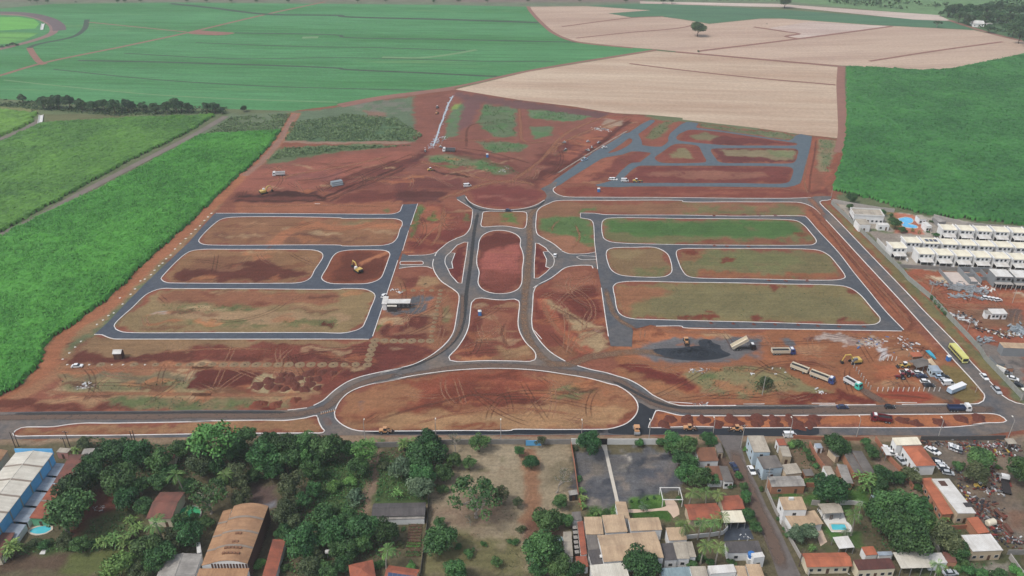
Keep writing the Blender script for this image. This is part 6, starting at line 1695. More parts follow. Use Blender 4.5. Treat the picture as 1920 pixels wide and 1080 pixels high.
# --- middle plots
H('long grey weathered shed on the overgrown plot', 'F3', (220, 590), (575, 583), (562, 672), 3.2, 'gable', 'x', .9, 'grey', 'dark', .2, 'shed', 'shed', 's', nwin=4)
H('pale lean-to strip along the grey shed', 'F3', (232, 676), (562, 668), (562, 692), 2.5, 'shedl', 'x', .3, 'white', 'shed', .1, 'lean_to', 'shed', '')
H('terracotta roof of the left house at the bottom edge', 'F3', (45, 990), (215, 985), (240, 1120), 3.4, 'hip', 'x', 1.2, 'cream', 'tile', .4, win='')
H('terracotta roof with solar panels at the bottom edge', 'F3', (310, 1005), (518, 1035), (510, 1130), 3.4, 'gable', 'x', 1.0, 'cream', 'tile', .4, win='')
for i in range(6):
  p = Q('F3', 330 + 32 * i, 1072, 4.0)
  o = thing('solar_panel', f'blue solar panel on the terracotta roof, {nth(i)} from the left', 'solar panel', (p.x, p.y, 3.95), 0, 'solar panels on the terracotta roof')
  MB().box(-.7, .7, -.9, .9, .1, .16).build('frame', M_steel, o); MB().box(-.64, .64, -.84, .84, .16, .18).build('panel', mat("solar_cells", C(70, 84, 116), .15, 2, .3), o)
  MB().box(-.5, .5, -.1, .1, 0, .1).build('bracket', M_steel, o)
# vegetable beds
for i in range(11):
  y = 740 + i * 20.5
  a, b = Q('F3', 455 - i * 2.2, y), Q('F3', 545 - i * 1.2, y)
  o = thing('vegetable_bed', f'narrow {"green" if i in (6, 7, 9, 10) else "brown"} vegetable bed, {nth(i)} from the top', 'garden bed', (a + b) / 2, 0, 'vegetable beds by the fence')
  ln = (b - a).length
  MB().box(-ln / 2, ln / 2, -.5, .5, 0, .25).build('soil', mat("bed_soil", C(112, 82, 66), .3, 1.5, .95), o)
  rg = np.random.default_rng(i)
  n = 150 if i in (6, 7, 9, 10) else 26
  cc = np.stack([rg.uniform(-ln / 2, ln / 2, n), rg.uniform(-.45, .45, n), rg.uniform(.28, .5, n)], 1)
  a_ = rg.normal(size=(n, 3)); a_ /= np.linalg.norm(a_, axis=1)[:, None]; b_ = np.cross(a_, rg.normal(size=(n, 3))); b_ /= np.linalg.norm(b_, axis=1)[:, None]
  obj('leaves', quads_mesh('leaves', cc, a_ * .16, b_ * .14, rg.random(n)), LEAF['light' if i in (6, 7) else 'mid'], o)
wall_line('dark fence between the vegetable beds and the dry pasture', 'F3 592,545 578,760 545,1000 535,1085', 1.7, .12, mat("fence_dark", C(86, 82, 80), .3, .6, .9), 'fence', 'fence')
wall_line('grey block wall along the frontage road, left part', 'F3 -20,210 200,212 560,205', 2.3, .2, M_blockwall)
wall_line('grey block wall along the frontage road beside the pasture', 'F3 620,196 900,190 1152,190 F4 110,190', 2.3, .2, M_blockwall)
wall_line('grey block wall right of the blue gate', 'F4 185,190 300,190 395,190', 2.3, .2, M_blockwall)
o = thing('gate', 'light blue metal gate in the pasture wall', 'gate', Q('F4', 145, 200)); MB().box(-2.8, 2.8, -.06, .06, .05, 2.4).build('leaf', WM('blue'), o); MB().box(-2.9, -2.78, -.1, .1, 0, 2.6).build('post', M_steel, o); MB().box(2.78, 2.9, -.1, .1, 0, 2.6).build('post', M_steel, o)
wall_line('short white wall left of the gravel yard gate', 'F4 398,190 470,192 588,192', 2.6, .2, M_conc_w)
wall_line('long white wall right of the gravel yard gate', 'F4 642,192 820,192 980,192', 2.6, .2, M_conc_w)
o = thing('gate', 'black sliding gate of the gravel yard', 'gate', Q('F4', 614, 190)); MB().box(-3.2, 3.2, -.06, .06, .05, 2.5).build('leaf', M_black, o); MB().box(-3.3, -3.2, -.1, .1, 0, 2.6).build('post', M_steel, o)
wall_line('brown fence between pasture and gravel yard', 'F4 398,200 420,330 450,560 470,640', 1.8, .14, M_brick, 'fence', 'fence')
sheet('path', L('F4 600,195 640,195 645,240 722,578 700,582 622,240'), [], .06, mat("path_concrete", C(206, 196, 180), .2, .5, .9, world_space=True), 'straight pale concrete path across the gravel yard')
sheet('path', smooth(L('F4 780,632 880,632 1000,622 1040,610 1030,570 1090,565 1130,665 1090,690 1070,660 1050,640 1000,640 880,650 782,652'), True, 2), [], .065, mat("path_pink", C(212, 184, 160), .2, .5, .9, world_space=True), 'pinkish garden path round the lawn')
o = thing('pergola', 'white metal pergola beside the garden path', 'pergola', Q('F4', 1070, 575))
for (x, y) in ((-3.2, 3), (3.2, 3), (-3.2, -2.5), (3.2, -2.5)): MB().box(x - .12, x + .12, y - .12, y + .12, 0, 3.0).build('post', M_conc_w, o)
for y in (3, -2.5): MB().box(-3.4, 3.4, y - .12, y + .12, 3.0, 3.22).build('beam', M_conc_w, o)
for x in (-3.2, 3.2): MB().box(x - .1, x + .1, -2.4, 2.9, 3.0, 3.2).build('beam', M_conc_w, o)
# beige complex
BC = dict(wall='white', over=.15, name='building', cat='building', win='s', door=False, ridgecap=False)
H('beige flat wing with plain roof, left end of the hall', 'F4', (485, 692), (602, 680), (618, 792), 4.2, 'shedl', 'x', .4, roof='beige', **BC)
H('beige wing with ribbed roof beside the entrance strip', 'F4', (606, 676), (752, 668), (782, 780), 4.6, 'shedl', 'x', .4, roof='beige', rib=0, **BC)
H('narrow beige entrance roof reaching to the gravel yard', 'F4', (695, 582), (768, 577), (796, 690), 4.0, 'shedr', 'y', .3, roof='beige', **BC)
H('beige pavilion roof beside the lawn', 'F4', (782, 690), (990, 683), (1014, 768), 4.4, 'gable', 'x', .5, roof='beige', **BC)
H('largest beige hall roof with a central ridge', 'F4', (570, 806), (962, 778), (1030, 955), 5.0, 'gable', 'x', .9, roof='beige', **BC)
H('beige roof right of the white gutter', 'F4', (1030, 760), (1152, 755), (1190, 835), 4.4, 'shedl', 'x', .4, roof='beige', **BC)
H('grey fibre-cement roof left of the largest hall', 'F4', (500, 808), (575, 800), (592, 898), 3.6, 'shedl', 'x', .4, roof='grey', **BC)
H('dark patched roof with a white tank, left front of the hall', 'F4', (510, 912), (652, 894), (682, 992), 3.4, 'shedl', 'x', .3, roof='dark', **BC)
H('cream front roof of the hall at the bottom edge', 'F4', (530, 1012), (772, 992), (790, 1100), 4.2, 'shedl', 'x', .4, roof='ivory', **BC)
H('dark grey roof beside the largest beige hall', 'F4', (1002, 866), (1084, 860), (1116, 968), 3.8, 'shedl', 'x', .3, roof='dark', **BC)
H('small beige roof at the right end of the hall', 'F4', (1088, 862), (1175, 856), (1200, 960), 3.8, 'shedl', 'x', .3, roof='sand', **BC)
H('blue-grey sports roof at the bottom edge right of the round tree', 'F4', (1000, 1032), (1250, 1018), (1270, 1110), 4.0, 'shedl', 'x', .3, roof='teal', **BC)
tank_on_stand('white tank lying on the patched roof', Q('F4', 632, 955, 3.8) + Vector((0, 0, -.4)), .05, .5, 3.6, .5, M_conc_w)
H('long narrow strip of red tiles beside the hall', 'F4', (440, 716), (478, 710), (506, 935), 3.0, 'shedl', 'y', .4, 'white', 'tile', .1, 'shed', 'shed', '')
H('short red tiled end roof beside the hall', 'F4', (428, 958), (502, 945), (516, 1012), 3.0, 'shedl', 'x', .4, 'white', 'tile', .15, 'shed', 'shed', 's', nwin=1)
for i in range(6):
  H(f'small grey kennel beside the red tile strip, {nth(i)} from the top', 'F4', (408 + i * 3, 745 + i * 33), (436 + i * 3, 742 + i * 33), (438 + i * 3, 760 + i * 33), 1.8, 'shedl', 'x', .2, 'dark', 'shed', .05, 'kennel', 'kennel', '', group='kennels beside the hall')
H('pale brown lane roof left of the kennels', 'F4', (345, 785), (400, 778), (412, 945), 2.6, 'shedl', 'y', .2, 'white', 'sand', .1, 'shed', 'shed', '')
H('small grey hut by the pasture fence', 'F4', (382, 508), (440, 500), (444, 528), 2.8, 'shedl', 'x', .3, 'dark', 'shed', .2, 'hut', 'hut', 's', nwin=1)
H('tiny grey-roofed store above the kennels', 'F4', (402, 652), (462, 648), (474, 700), 2.6, 'shedl', 'x', .3, 'white', 'grey', .1, 'store', 'shed', '')
H('green tarpaulin roof by the pasture trees', 'F4', (298, 820), (342, 812), (345, 842), 2.2, 'flat', 'x', 0, 'green', 'teal', .05, 'store', 'shed', '', posts=2)
# houses left of the street
H('dark brown roofed house by the grove clump', 'F5', (92, 222), (222, 218), (236, 302), 3.4, 'shedl', 'x', .6, 'white', 'rust', .2, win='s')
H('small beige annex by the street corner', 'F5', (214, 185), (255, 182), (275, 245), 2.8, 'shedl', 'x', .3, 'beige', 'grey', .1, 'annex', 'shed', 's', nwin=1)
H('brown ribbed roof with pale stripes below the grove clump', 'F5', (150, 348), (242, 342), (272, 430), 3.2, 'shedl', 'x', .5, 'white', 'rust', .15, win='', ridgecap=False)
H('grey roofed house beside the striped roof', 'F5', (238, 342), (302, 338), (346, 444), 3.0, 'shedr', 'y', .4, 'white', 'grey', .15, win='s', nwin=2)
H('wide red-tiled house among the palms', 'F5', (18, 596), (236, 586), (258, 694), 3.6, 'gable', 'x', 1.1, 'beige', 'tile', .5, win='s')
H('red-tiled house next to the street', 'F5', (246, 542), (388, 532), (410, 626), 3.6, 'gable', 'x', 1.0, 'cream', 'tile', .5, win='s')
H('cream ribbed carport over the paved yard', 'F5', (258, 645), (402, 640), (420, 716), 3.0, 'shedl', 'x', .3, 'white', 'cream', .1, 'carport', 'carport', '', posts=4)
sheet('yard', L('F5 298,735 440,728 482,832 275,845'), [], .05, A_left, 'dark paved yard behind the cream carport')
wall_line('low white curved wall of the palm garden', 'F5 18,830 200,812 270,800 300,770 290,740', 1.6, .25, M_conc_w)
H('dark flat roof house beside the blue tank', 'F5', (280, 852), (508, 846), (540, 918), 3.6, 'shedl', 'x', .3, 'white', 'dark', .15, win='s')
H('small white tower with red opening by the street', 'F5', (470, 925), (545, 915), (548, 950), 4.4, 'flat', 'x', 0, 'white', 'white', .05, 'tower', 'tower', 's', nwin=1, door=False)
o = thing('water_tank', 'round blue water tank beside the white tower', 'tank', Q('F5', 455, 985))
MB().box(-1.2, 1.2, -1.2, 1.2, 0, 2.2).build('stand', M_conc_w, o); MB().tube([(0, 0, 2.2), (0, 0, 3.6), (0, 0, 3.9)], [1.0, 1.15, .6], 14).build('barrel', mat("tank_blue", C(50, 116, 190), .15, 1, .5), o)
WB = dict(name='house', cat='house', win='', over=.1, ridgecap=False)
H('white modern house with beige roof, left part at the bottom edge', 'F5', (48, 1024), (152, 1010), (182, 1110), 5.0, 'shedl', 'x', .2, 'white', 'sand', **WB)
H('bright white flat roof of the modern house', 'F5', (160, 1012), (335, 1000), (372, 1052), 5.3, 'flat', 'x', 0, 'white', 'white', **WB)
H('beige middle roof of the modern house at the bottom edge', 'F5', (352, 1018), (418, 1010), (448, 1110), 4.6, 'shedl', 'x', .2, 'white', 'beige', **WB)
H('beige right roof of the modern house by the street', 'F5', (424, 1006), (520, 998), (562, 1110), 4.8, 'shedl', 'x', .2, 'white', 'beige', **WB)
H('beige outbuilding roof below the palms', 'F5', (-60, 855), (62, 850), (92, 950), 3.6, 'shedl', 'x', .3, 'white', 'sand', .15, 'outbuilding', 'shed', 's')
# houses right of the street
H('tall pale house with flat beige roof at the street corner', 'F5', (436, 138), (545, 134), (592, 242), 6.0, 'shedl', 'x', .3, 'paleblue', 'sand', .1, win='sw', rows=2)
H('grey-white house with brownish roof below the corner house', 'F5', (510, 278), (640, 266), (668, 346), 5.0, 'shedl', 'x', .3, 'paleblue', 'grey', .1, win='sw')
H('pale workshop roof joined to the corner houses', 'F5', (652, 334), (760, 322), (812, 382), 3.6, 'shedl', 'x', .3, 'beige', 'sand', .1, 'workshop', 'workshop', 's', nwin=3)
H('patched grey roof over an orange brick house', 'F5', (576, 408), (802, 402), (822, 472), 3.4, 'gable', 'x', .6, 'brick', 'shed', .15, win='s', nwin=2)
H('little house with red roof behind the corner house', 'F5', (628, 158), (682, 155), (704, 196), 3.6, 'shedl', 'x', .3, 'white', 'tile', .1, win='w', nwin=1)
H('narrow pale roof with blue tanks behind the corner house', 'F5', (654, 208), (712, 202), (735, 270), 3.6, 'flat', 'y', 0, 'beige', 'sand', .1, win='s', nwin=1)
H('small brown shed beside the workshop', 'F5', (808, 362), (870, 360), (888, 402), 2.4, 'shedl', 'x', .2, 'brick', 'grey', .15, 'shed', 'shed', '')
H('small lilac-roofed shed in the back gardens', 'F5', (890, 188), (934, 186), (944, 214), 2.6, 'shedl', 'x', .2, 'white', 'lean', .1, 'shed', 'shed', 's', nwin=1)
H('grey lean-to under the dark garden tree', 'F5', (982, 228), (1005, 220), (1058, 272), 2.6, 'shedr', 'y', .2, 'beige', 'shed', .1, 'shed', 'shed', '')
H('pale narrow roof in the back gardens', 'F5', (946, 342), (996, 334), (1030, 396), 2.8, 'shedr', 'y', .2, 'white', 'sand', .1, 'shed', 'shed', '')
H('pale patched roof beside the grey yard sheds', 'F5', (1040, 330), (1104, 325), (1152, 452), 3.0, 'shedr', 'y', .3, 'brick', 'shed', .15, win='')
H('grey roof with brown side at the back gardens', 'F5', (1096, 250), (1135, 240), (1190, 330), 3.0, 'shedr', 'y', .3, 'brick', 'grey', .15, win='')
wall_line('orange brick wall between the back gardens', 'F5 852,200 905,300 968,385', 2.0, .2, M_brick)
wall_line('orange brick wall behind the green lawn', 'F5 830,478 960,482 1152,478', 1.8, .2, M_brick)
wall_line('pale wall along the right side of the street', 'F5 560,505 620,640 700,800 790,960 850,1080', 1.8, .2, M_conc)
o, lx, ly = house('white two-storey modern house with beige roof and chimney', 'F5', (645, 552), (800, 550), (842, 632), 6.4, 'shedl', 'x', .4, 'white', 'beige', .1, win='sw', rows=2)
MB().box(-.9, .6, ly * .2, ly * .2 + .7, 6.3, 7.6).build('chimney', M_conc_w, o)
H('low beige roof round the front of the modern house', 'F5', (695, 672), (898, 640), (942, 728), 3.4, 'shedl', 'x', .4, 'white', 'beige', .3, win='s')
H('beige pavilion roof beside the rectangular pool', 'F5', (920, 592), (1060, 585), (1078, 652), 3.4, 'gable', 'x', .5, 'white', 'sand', .5, 'pavilion', 'pavilion', 's', posts=3)
sheet('terrace', L('F5 905,625 985,655 1085,655 1105,712 1135,735 1150,785 1005,785 960,720'), [], .08, mat("terrace_white", C(226, 222, 214), .15, .6, .8, world_space=True), 'white paved terrace around the rectangular pool')
pool('rectangular blue pool on the white terrace', 'F5', '1000,735 1045,734 1094,735 1102,752 1108,770 1055,771 1010,770 1004,752', None, M_water)
H('white carport roof beside the pool garden', 'F5', (1018, 822), (1120, 812), (1155, 886), 3.0, 'shedl', 'x', .3, 'white', 'white', .1, 'carport', 'carport', '', posts=3)
H('orange-tiled veranda house at the bottom right of the street', 'F5', (808, 926), (1112, 920), (1138, 1014), 3.6, 'gable', 'x', 1.0, 'cream', 'orange', .6, win='s', nwin=5)
wall_line('pale wall behind the rectangular pool', 'F5 865,600 920,605', 2.2, .2, M_conc)
wall_line('white garden wall right of the pool', 'F5 1060,600 1152,598 F6 60,605', 1.8, .2, M_conc_w)
sheet('path', L('F5 890,760 930,745 975,850 930,880'), [], .05, MATS["path_pink"], 'pinkish drive beside the grey-green bushes')
# --- lower right
H('beige roofed workshop by the frontage road', 'F6', (266, 152), (436, 146), (456, 192), 4.6, 'shedl', 'x', .4, 'white', 'cream', .15, 'workshop', 'workshop', 'w', nwin=2)
H('orange hipped roof of the workshop house', 'F6', (330, 206), (458, 194), (560, 330), 4.4, 'hip', 'y', 1.3, 'white', 'orange', .3, win='w', nwin=4)
H('long strip of orange tiles beside the white sheet roof', 'F6', (455, 424), (522, 420), (672, 664), 3.4, 'shedl', 'y', .5, 'brick', 'orange', .3, win='w', nwin=6)
o, lx, ly = house('long white sheet roof with a dark hatch in the scrap yard', 'F6', (526, 430), (645, 422), (830, 655), 4.2, 'shedr', 'y', .4, 'beige', 'white', .1, 'warehouse', 'warehouse', 's', nwin=3)
MB().box(-1.5, .6, ly * .28, ly * .28 + 2.2, 4.25, 4.66).build('hatch', WM('darkwood'), o)
MB().box(1.2, 3.6, -ly * .33, -ly * .33 + 1.8, 4.2, 4.5).build('hatch', WM('dark'), o)
H('short orange-tiled roof between the two white roofs', 'F6', (765, 690), (836, 685), (916, 790), 3.6, 'shedl', 'y', .5, 'brick', 'orange', .2, win='')
H('wide white flat roof near the bottom right', 'F6', (704, 804), (905, 796), (1036, 905), 4.2, 'flat', 'x', 0, 'beige', 'white', .15, 'warehouse', 'warehouse', 's', nwin=4)
H('dark maroon roof with pale parapet at the bottom', 'F6', (0, 975), (248, 962), (284, 1028), 3.8, 'shedl', 'x', .3, 'cream', 'maroon', .1, win='s', nwin=5)
H('pale grey carport roof near the bottom right', 'F6', (266, 926), (480, 920), (540, 1022), 3.4, 'shedl', 'x', .4, 'white', 'ivory', .1, 'carport', 'carport', '', posts=4)
H('white slanted roof right of the grey carport', 'F6', (488, 930), (598, 924), (632, 990), 3.2, 'shedl', 'x', .2, 'white', 'white', .1, 'annex', 'shed', '')
H('small dark red roof right of the grey carport', 'F6', (603, 926), (672, 922), (700, 985), 3.2, 'shedl', 'x', .3, 'brick', 'tileold', .1, 'annex', 'shed', '')
H('small orange roof above the maroon roof', 'F6', (58, 888), (138, 882), (160, 935), 3.0, 'shedl', 'x', .3, 'white', 'orange', .1, 'annex', 'shed', '')
H('blue sheet roof strip under the big tree clump', 'F6', (165, 916), (262, 912), (265, 938), 2.8, 'flat', 'x', 0, 'white', 'lean', .1, 'annex', 'shed', '')
for i in range(2):
  H(f'{("left", "right")[i]} of two long brown roofs behind the brick lane', 'F6', (-75 + i * 62, 242 - i * 4), (-12 + i * 70, 240 - i * 4), (72 + i * 74, 384), 3.0, 'shedr', 'y', .3, 'brick', 'grey', .1, 'shed', 'shed', '', group='brown roofs behind the brick lane')
wall_line('brick wall along the workshop lane', 'F6 145,165 240,300 330,390 400,500', 2.0, .2, M_brick)
wall_line('brick wall across the garden below the tiled strip', 'F6 590,765 700,765 770,760', 1.8, .2, M_brick)
wall_line('grey wall beside the big tree clump', 'F6 495,780 545,860 575,925', 1.6, .4, M_conc)
wall_line('grey wall around the yard at the bottom right', 'F6 1035,935 1152,935', 2.0, .2, M_blockwall)
wall_line('long pale wall leading to the bottom right corner', 'F6 1050,960 1120,1060 1160,1110', 2.0, .3, M_conc)
wall_line('dark wall along the frontage road by the scrap yard', 'F6 450,165 700,165 1020,160', 2.0, .2, mat("fence_dark2", C(96, 92, 90), .3, .6, .9))
wall_line('low wall along the road by the back gardens', 'F5 740,150 900,160 1152,165 F6 100,165', 1.6, .2, M_brick)
H('small beige gate shelter at the scrap yard entrance', 'F6', (1024, 156), (1084, 154), (1100, 186), 3.2, 'shedl', 'x', .3, 'white', 'sand', .3, 'gatehouse', 'hut', '', posts=2)
H('white stall roof beside the workshop', 'F6', (190, 212), (225, 205), (258, 262), 2.6, 'shedr', 'y', .2, 'white', 'white', .1, 'shelter', 'shed', '', posts=3)
H('green-topped table shelter under the palms', 'F6', (132, 532), (192, 528), (188, 560), 2.2, 'flat', 'x', 0, 'white', 'teal', .05, 'shelter', 'shed', '', posts=2)
# --- condominium rows on the right
M_solar = mat("solar_cells2", C(60, 70, 96), .15, 2, .3)
def unit(label, key, A, B, C_, z, group, front=True, solar=False):
  cen, rz, lx, ly = rect_from(key, A, B, C_, z)
  o = thing('row_house', label, 'house', cen, rz, group)
  g = .45
  MB().box(-lx / 2 + g, lx / 2 - g, -ly / 2 + .3, ly / 2 - .3, 0, z - .05).build('wall', WM('white'), o)
  r = MB().slab([(-ly / 2, z), (0, z + .45), (ly / 2, z)], -lx / 2 + .1, lx / 2 - .1, .12)
  swapxy(r).build('roof', RM('cream', 0), o)
  for t in (-1, 1):
    MB().box(t * (lx / 2 - .12) - .14, t * (lx / 2 - .12) + .14, -ly / 2 - .1, ly / 2 + .1, 0 if t > 0 and front else z - .6, z + .5).build('party_wall', WM('white'), o)
  ys = -ly / 2 + .3
  for t, w in ((-.26, 1.5), (.02, 1.0), (.27, 1.0)):
    f = MB().box(t * lx - w / 2 - .06, t * lx + w / 2 + .06, ys - .04, ys + .02, z - 1.9, z - .65).build('window', M_frame, o)
    MB().box(t * lx - w / 2, t * lx + w / 2, ys - .06, ys - .035, z - 1.84, z - .71).build('pane', M_glass, f)
  if front:
    MB().slab([(-ly / 2 - 3.6, 2.75), (-ly / 2 + .3, 3.1)], -lx / 2 + .55, lx / 2 - .9, .1)
    cp = MB().slab([(-ly / 2 - 3.4, 2.7), (-ly / 2 + .29, 3.05)], -lx / 2 + .5, lx / 2 - .8, .1)
    cp.v = [(y, x, zz) for x, y, zz in cp.v]; cp.f = [tuple(reversed(f)) for f in cp.f]
    cp.build('canopy', RM('white', 0), o)
    for t in (-.42, 0, .38):
      MB().box(t * lx - .1, t * lx + .1, -ly / 2 - 3.2, -ly / 2 - 3.0, 0, 2.62).build('post', M_conc_w, o)
    MB().box(-lx / 2 + .8, lx / 2 - 1.2, ys - .05, ys - .01, .1, 2.4).build('garage_shade', M_black, o)  # near-black panel on the wall paints the shade under the canopy
    MB().box(lx / 2 - .7, lx / 2 - .3, -ly / 2 - 4.2, -ly / 2 - .2, 0, 1.6).build('divider_wall', WM('white'), o)
  if solar:
    for i in range(3):
      MB().box(-lx * .3 + i * 2.2, -lx * .3 + i * 2.2 + 1.6, -ly * .25, ly * .1, z + .4, z + .5).build('solar_panel', M_solar, o)
  return o
unit('cream-roofed end house standing apart by the panel wall', 'R1', (552, 500), (702, 500), (745, 562), 5.6, None)
for i in range(8):
  x, y = 812 + i * 187, 553 + i * 11
  unit(f'cream-roofed row house with canopy, {nth(i)} from the left in the front row', 'R1', (x, y), (x + 160, y + 3), (x + 212, y + 70), 5.6, 'front row of condominium houses')
for i in range(9):
  x, y = 690 + i * 182, 445 + i * 9
  unit(f'cream-roofed row house, {nth(i)} from the left in the middle row', 'R1', (x, y), (x + 160, y + 4), (x + 205, y + 64), 5.6, 'middle row of condominium houses', False, i == 1)
for i in range(7):
  x, y = 1058 + i * 174, 320 + i * 7
  unit(f'cream-roofed row house with carport, {nth(i)} from the left in the back row', 'R1', (x, y), (x + 148, y + 6), (x + 196, y + 62), 5.6, 'back row of condominium houses')
o, lx, ly = house('long white clubhouse with flat roof and dark openings', 'R1', (190, 165), (488, 180), (514, 248), 4.6, 'flat', 'x', 0, 'white', 'sand', .1, 'clubhouse', 'building', 'sw', nwin=7)
for x0, x1, y0, y1 in ((-lx / 2, lx / 2, -ly / 2 - .1, -ly / 2 + .2), (-lx / 2, lx / 2, ly / 2 - .2, ly / 2 + .1), (-lx / 2 - .1, -lx / 2 + .2, -ly / 2 + .2, ly / 2 - .2), (lx / 2 - .2, lx / 2 + .1, -ly / 2 + .2, ly / 2 - .2)):
  MB().box(x0, x1, y0, y1, 4.5, 5.3).build('parapet', M_conc_w, o)
H('white cube annex in front of the clubhouse', 'R1', (232, 272), (335, 265), (385, 322), 4.4, 'flat', 'x', 0, 'white', 'sand', .05, 'annex', 'building', 's', nwin=1)
H('small white gatehouse in front of the clubhouse', 'R1', (435, 305), (545, 308), (588, 335), 3.2, 'flat', 'x', 0, 'white', 'white', .05, 'gatehouse', 'hut', 's', nwin=2)
H('white changing rooms right of the leisure pool', 'R1', (840, 230), (905, 228), (945, 268), 3.4, 'flat', 'x', 0, 'white', 'sand', .05, 'outbuilding', 'building', 's', nwin=2)
H('smaller white outbuilding below the changing rooms', 'R1', (902, 300), (950, 296), (1000, 340), 3.4, 'flat', 'x', 0, 'white', 'white', .05, 'outbuilding', 'building', 's', nwin=2)
H('grey flat service building behind the back row', 'R1', (1000, 245), (1085, 250), (1150, 300), 3.0, 'flat', 'x', 0, 'grey', 'shed', .05, 'outbuilding', 'building', '')
pool('large blue leisure pool with rounded lobes', 'R1', '665,272 700,262 740,255 790,265 810,290 790,312 760,318 800,325 845,340 850,360 800,362 730,352 700,330 720,310 690,295', None, M_water2)
wall_line('pale wall along the edge of the right cane field', 'R1 0,105 200,145 480,190 620,205', 2.4, .25, M_conc)
wall_line('pale wall behind the condominium back row', 'R1 1010,260 1340,345 1900,385', 2.4, .25, M_conc)
wall_line('white wall stub beside the end house', 'R1 445,498 560,620', 2.4, .2, M_conc_w)
wall_line('grey wall between the condominium and the building yard', 'R1 650,755 1100,780 1560,805', 2.0, .25, M_blockwall)
pw = wall_line('long precast panel wall beside the ring road', 'R1 -10,120 340,455 700,810 R2 420,170 720,420 960,680 1180,910 1340,1085 R3 1400,230 1560,400 1740,590 1900,760', 2.5, .12, mat("panel_wall", C(158, 160, 152), .3, .7, .9), 'panel_wall', 'wall', piers=3.2)
for i in range(3):
  x, y = 1475 + i * 255, 28 + i * 12
  cen, rz, lx, ly = rect_from('R2', (x, y), (x + 225, y + 8), (x + 292, y + 105), 6.0)
  o = thing('unfinished_house', f'unfinished grey block house with bright white roof, {nth(i)} from the left', 'house', cen, rz, 'unfinished houses')
  MB().box(-lx / 2 + .2, lx / 2 - .2, -ly / 2 + .2, ly / 2 - .2, 0, 5.9).build('wall', WM('block'), o)
  MB().box(-lx / 2 + .05, lx / 2 - .05, -ly / 2, ly / 2, 5.9, 6.05).build('roof', RM('white', 0), o)
  MB().box(-lx / 2, lx / 2, -ly / 2 - 2.2, -ly / 2 + .19, 2.8, 3.0).build('slab', M_conc, o)
  for t in (-.45, -.15, .15, .45): MB().box(t * lx - .15, t * lx + .15, -ly / 2 - 2.1, -ly / 2 - 1.8, 0, 2.8).build('post', M_conc, o)
  for t in (-.3, 0, .3):
    MB().box(t * lx - .7, t * lx + .7, -ly / 2 + .15, -ly / 2 + .205, 3.9, 5.1).build('window_opening', M_black, o)
    MB().box(t * lx - .9, t * lx + .9, -ly / 2 + .14, -ly / 2 + .21, .1, 2.2).build('door_opening', M_black, o)
o = thing('unfinished_house', 'roofless grey block walls beside the white-roofed unfinished houses', 'house', Q('R2', 1340, 150), math.radians(-3))
for (x0, x1, y0, y1, h) in ((-8, -7.7, -7, 7, 2.8), (-7.7, 7.7, 6.7, 7, 2.6), (7.7, 8, -7, 7, 3.0), (-2, -1.8, -6, 6.7, 2.4), (3, 3.2, -6, 6.7, 2.2), (-7.7, -2, 1, 1.2, 2.2), (3.2, 7.7, 0, .2, 2.4), (-1.8, 3, -2, -1.8, 2.0), (-7.7, -4, -7, -6.8, 1.8), (4, 7.7, -7, -6.8, 2.2)):
  MB().box(x0, x1, y0, y1, 0, h).build('wall', WM('block'), o)
o = thing('foundation_slab', 'pale empty foundation slab with one low wall', 'foundation', Q('R2', 1090, 155), math.radians(-3))
MB().box(-7.5, 7.5, -6.5, 6.5, 0, .25).build('slab', mat("slab_pale", C(208, 192, 180), .2, .5, .9), o)
MB().box(-7.6, -7.3, -6.5, 7, .25, 2.0).build('wall', WM('block'), o)
H('long white-roofed workshop on dark ground in the building yard', 'R2', (1440, 545), (1640, 545), (1720, 605), 3.0, 'shedl', 'x', .3, 'white', 'white', .2, 'workshop', 'workshop', 's', nwin=4)
H('small white-fronted hut joined to the yard workshop', 'R2', (1405, 560), (1525, 570), (1532, 608), 2.8, 'shedl', 'x', .3, 'white', 'shed', .1, 'hut', 'hut', 's', nwin=1)
H('big grey block store with orange earth-coloured roof', 'R3', (1615, 10), (1960, 25), (1990, 95), 4.2, 'flat', 'x', 0, 'block', 'beige', .05, 'store', 'warehouse', '', )
H('brown sheet-roofed shelter against the panel wall', 'R3', (1478, 190), (1570, 175), (1672, 282), 3.0, 'shedr', 'y', .3, 'block', 'grey', .1, 'shelter', 'shed', '')
H('narrow cream roof against the panel wall', 'R3', (1545, 305), (1580, 300), (1705, 352), 2.6, 'shedr', 'y', .2, 'white', 'cream', .1, 'shelter', 'shed', '')
H('brown low roof beside the cream roof', 'R3', (1650, 310), (1740, 308), (1800, 345), 2.4, 'shedl', 'x', .2, 'brick', 'grey', .1, 'shelter', 'shed', '')
H('white farmhouse at the edge of the far wood', 'T3', (1620, 115), (1680, 112), (1698, 132), 4.0, 'gable', 'x', 1.6, 'white', 'white', .5, 'farmhouse', 'house', 's')
H('smaller pale farm building right of the farmhouse', 'T3', (1702, 130), (1735, 128), (1745, 142), 3.5, 'gable', 'x', 1.2, 'white', 'shed', .4, 'barn', 'barn', 's')
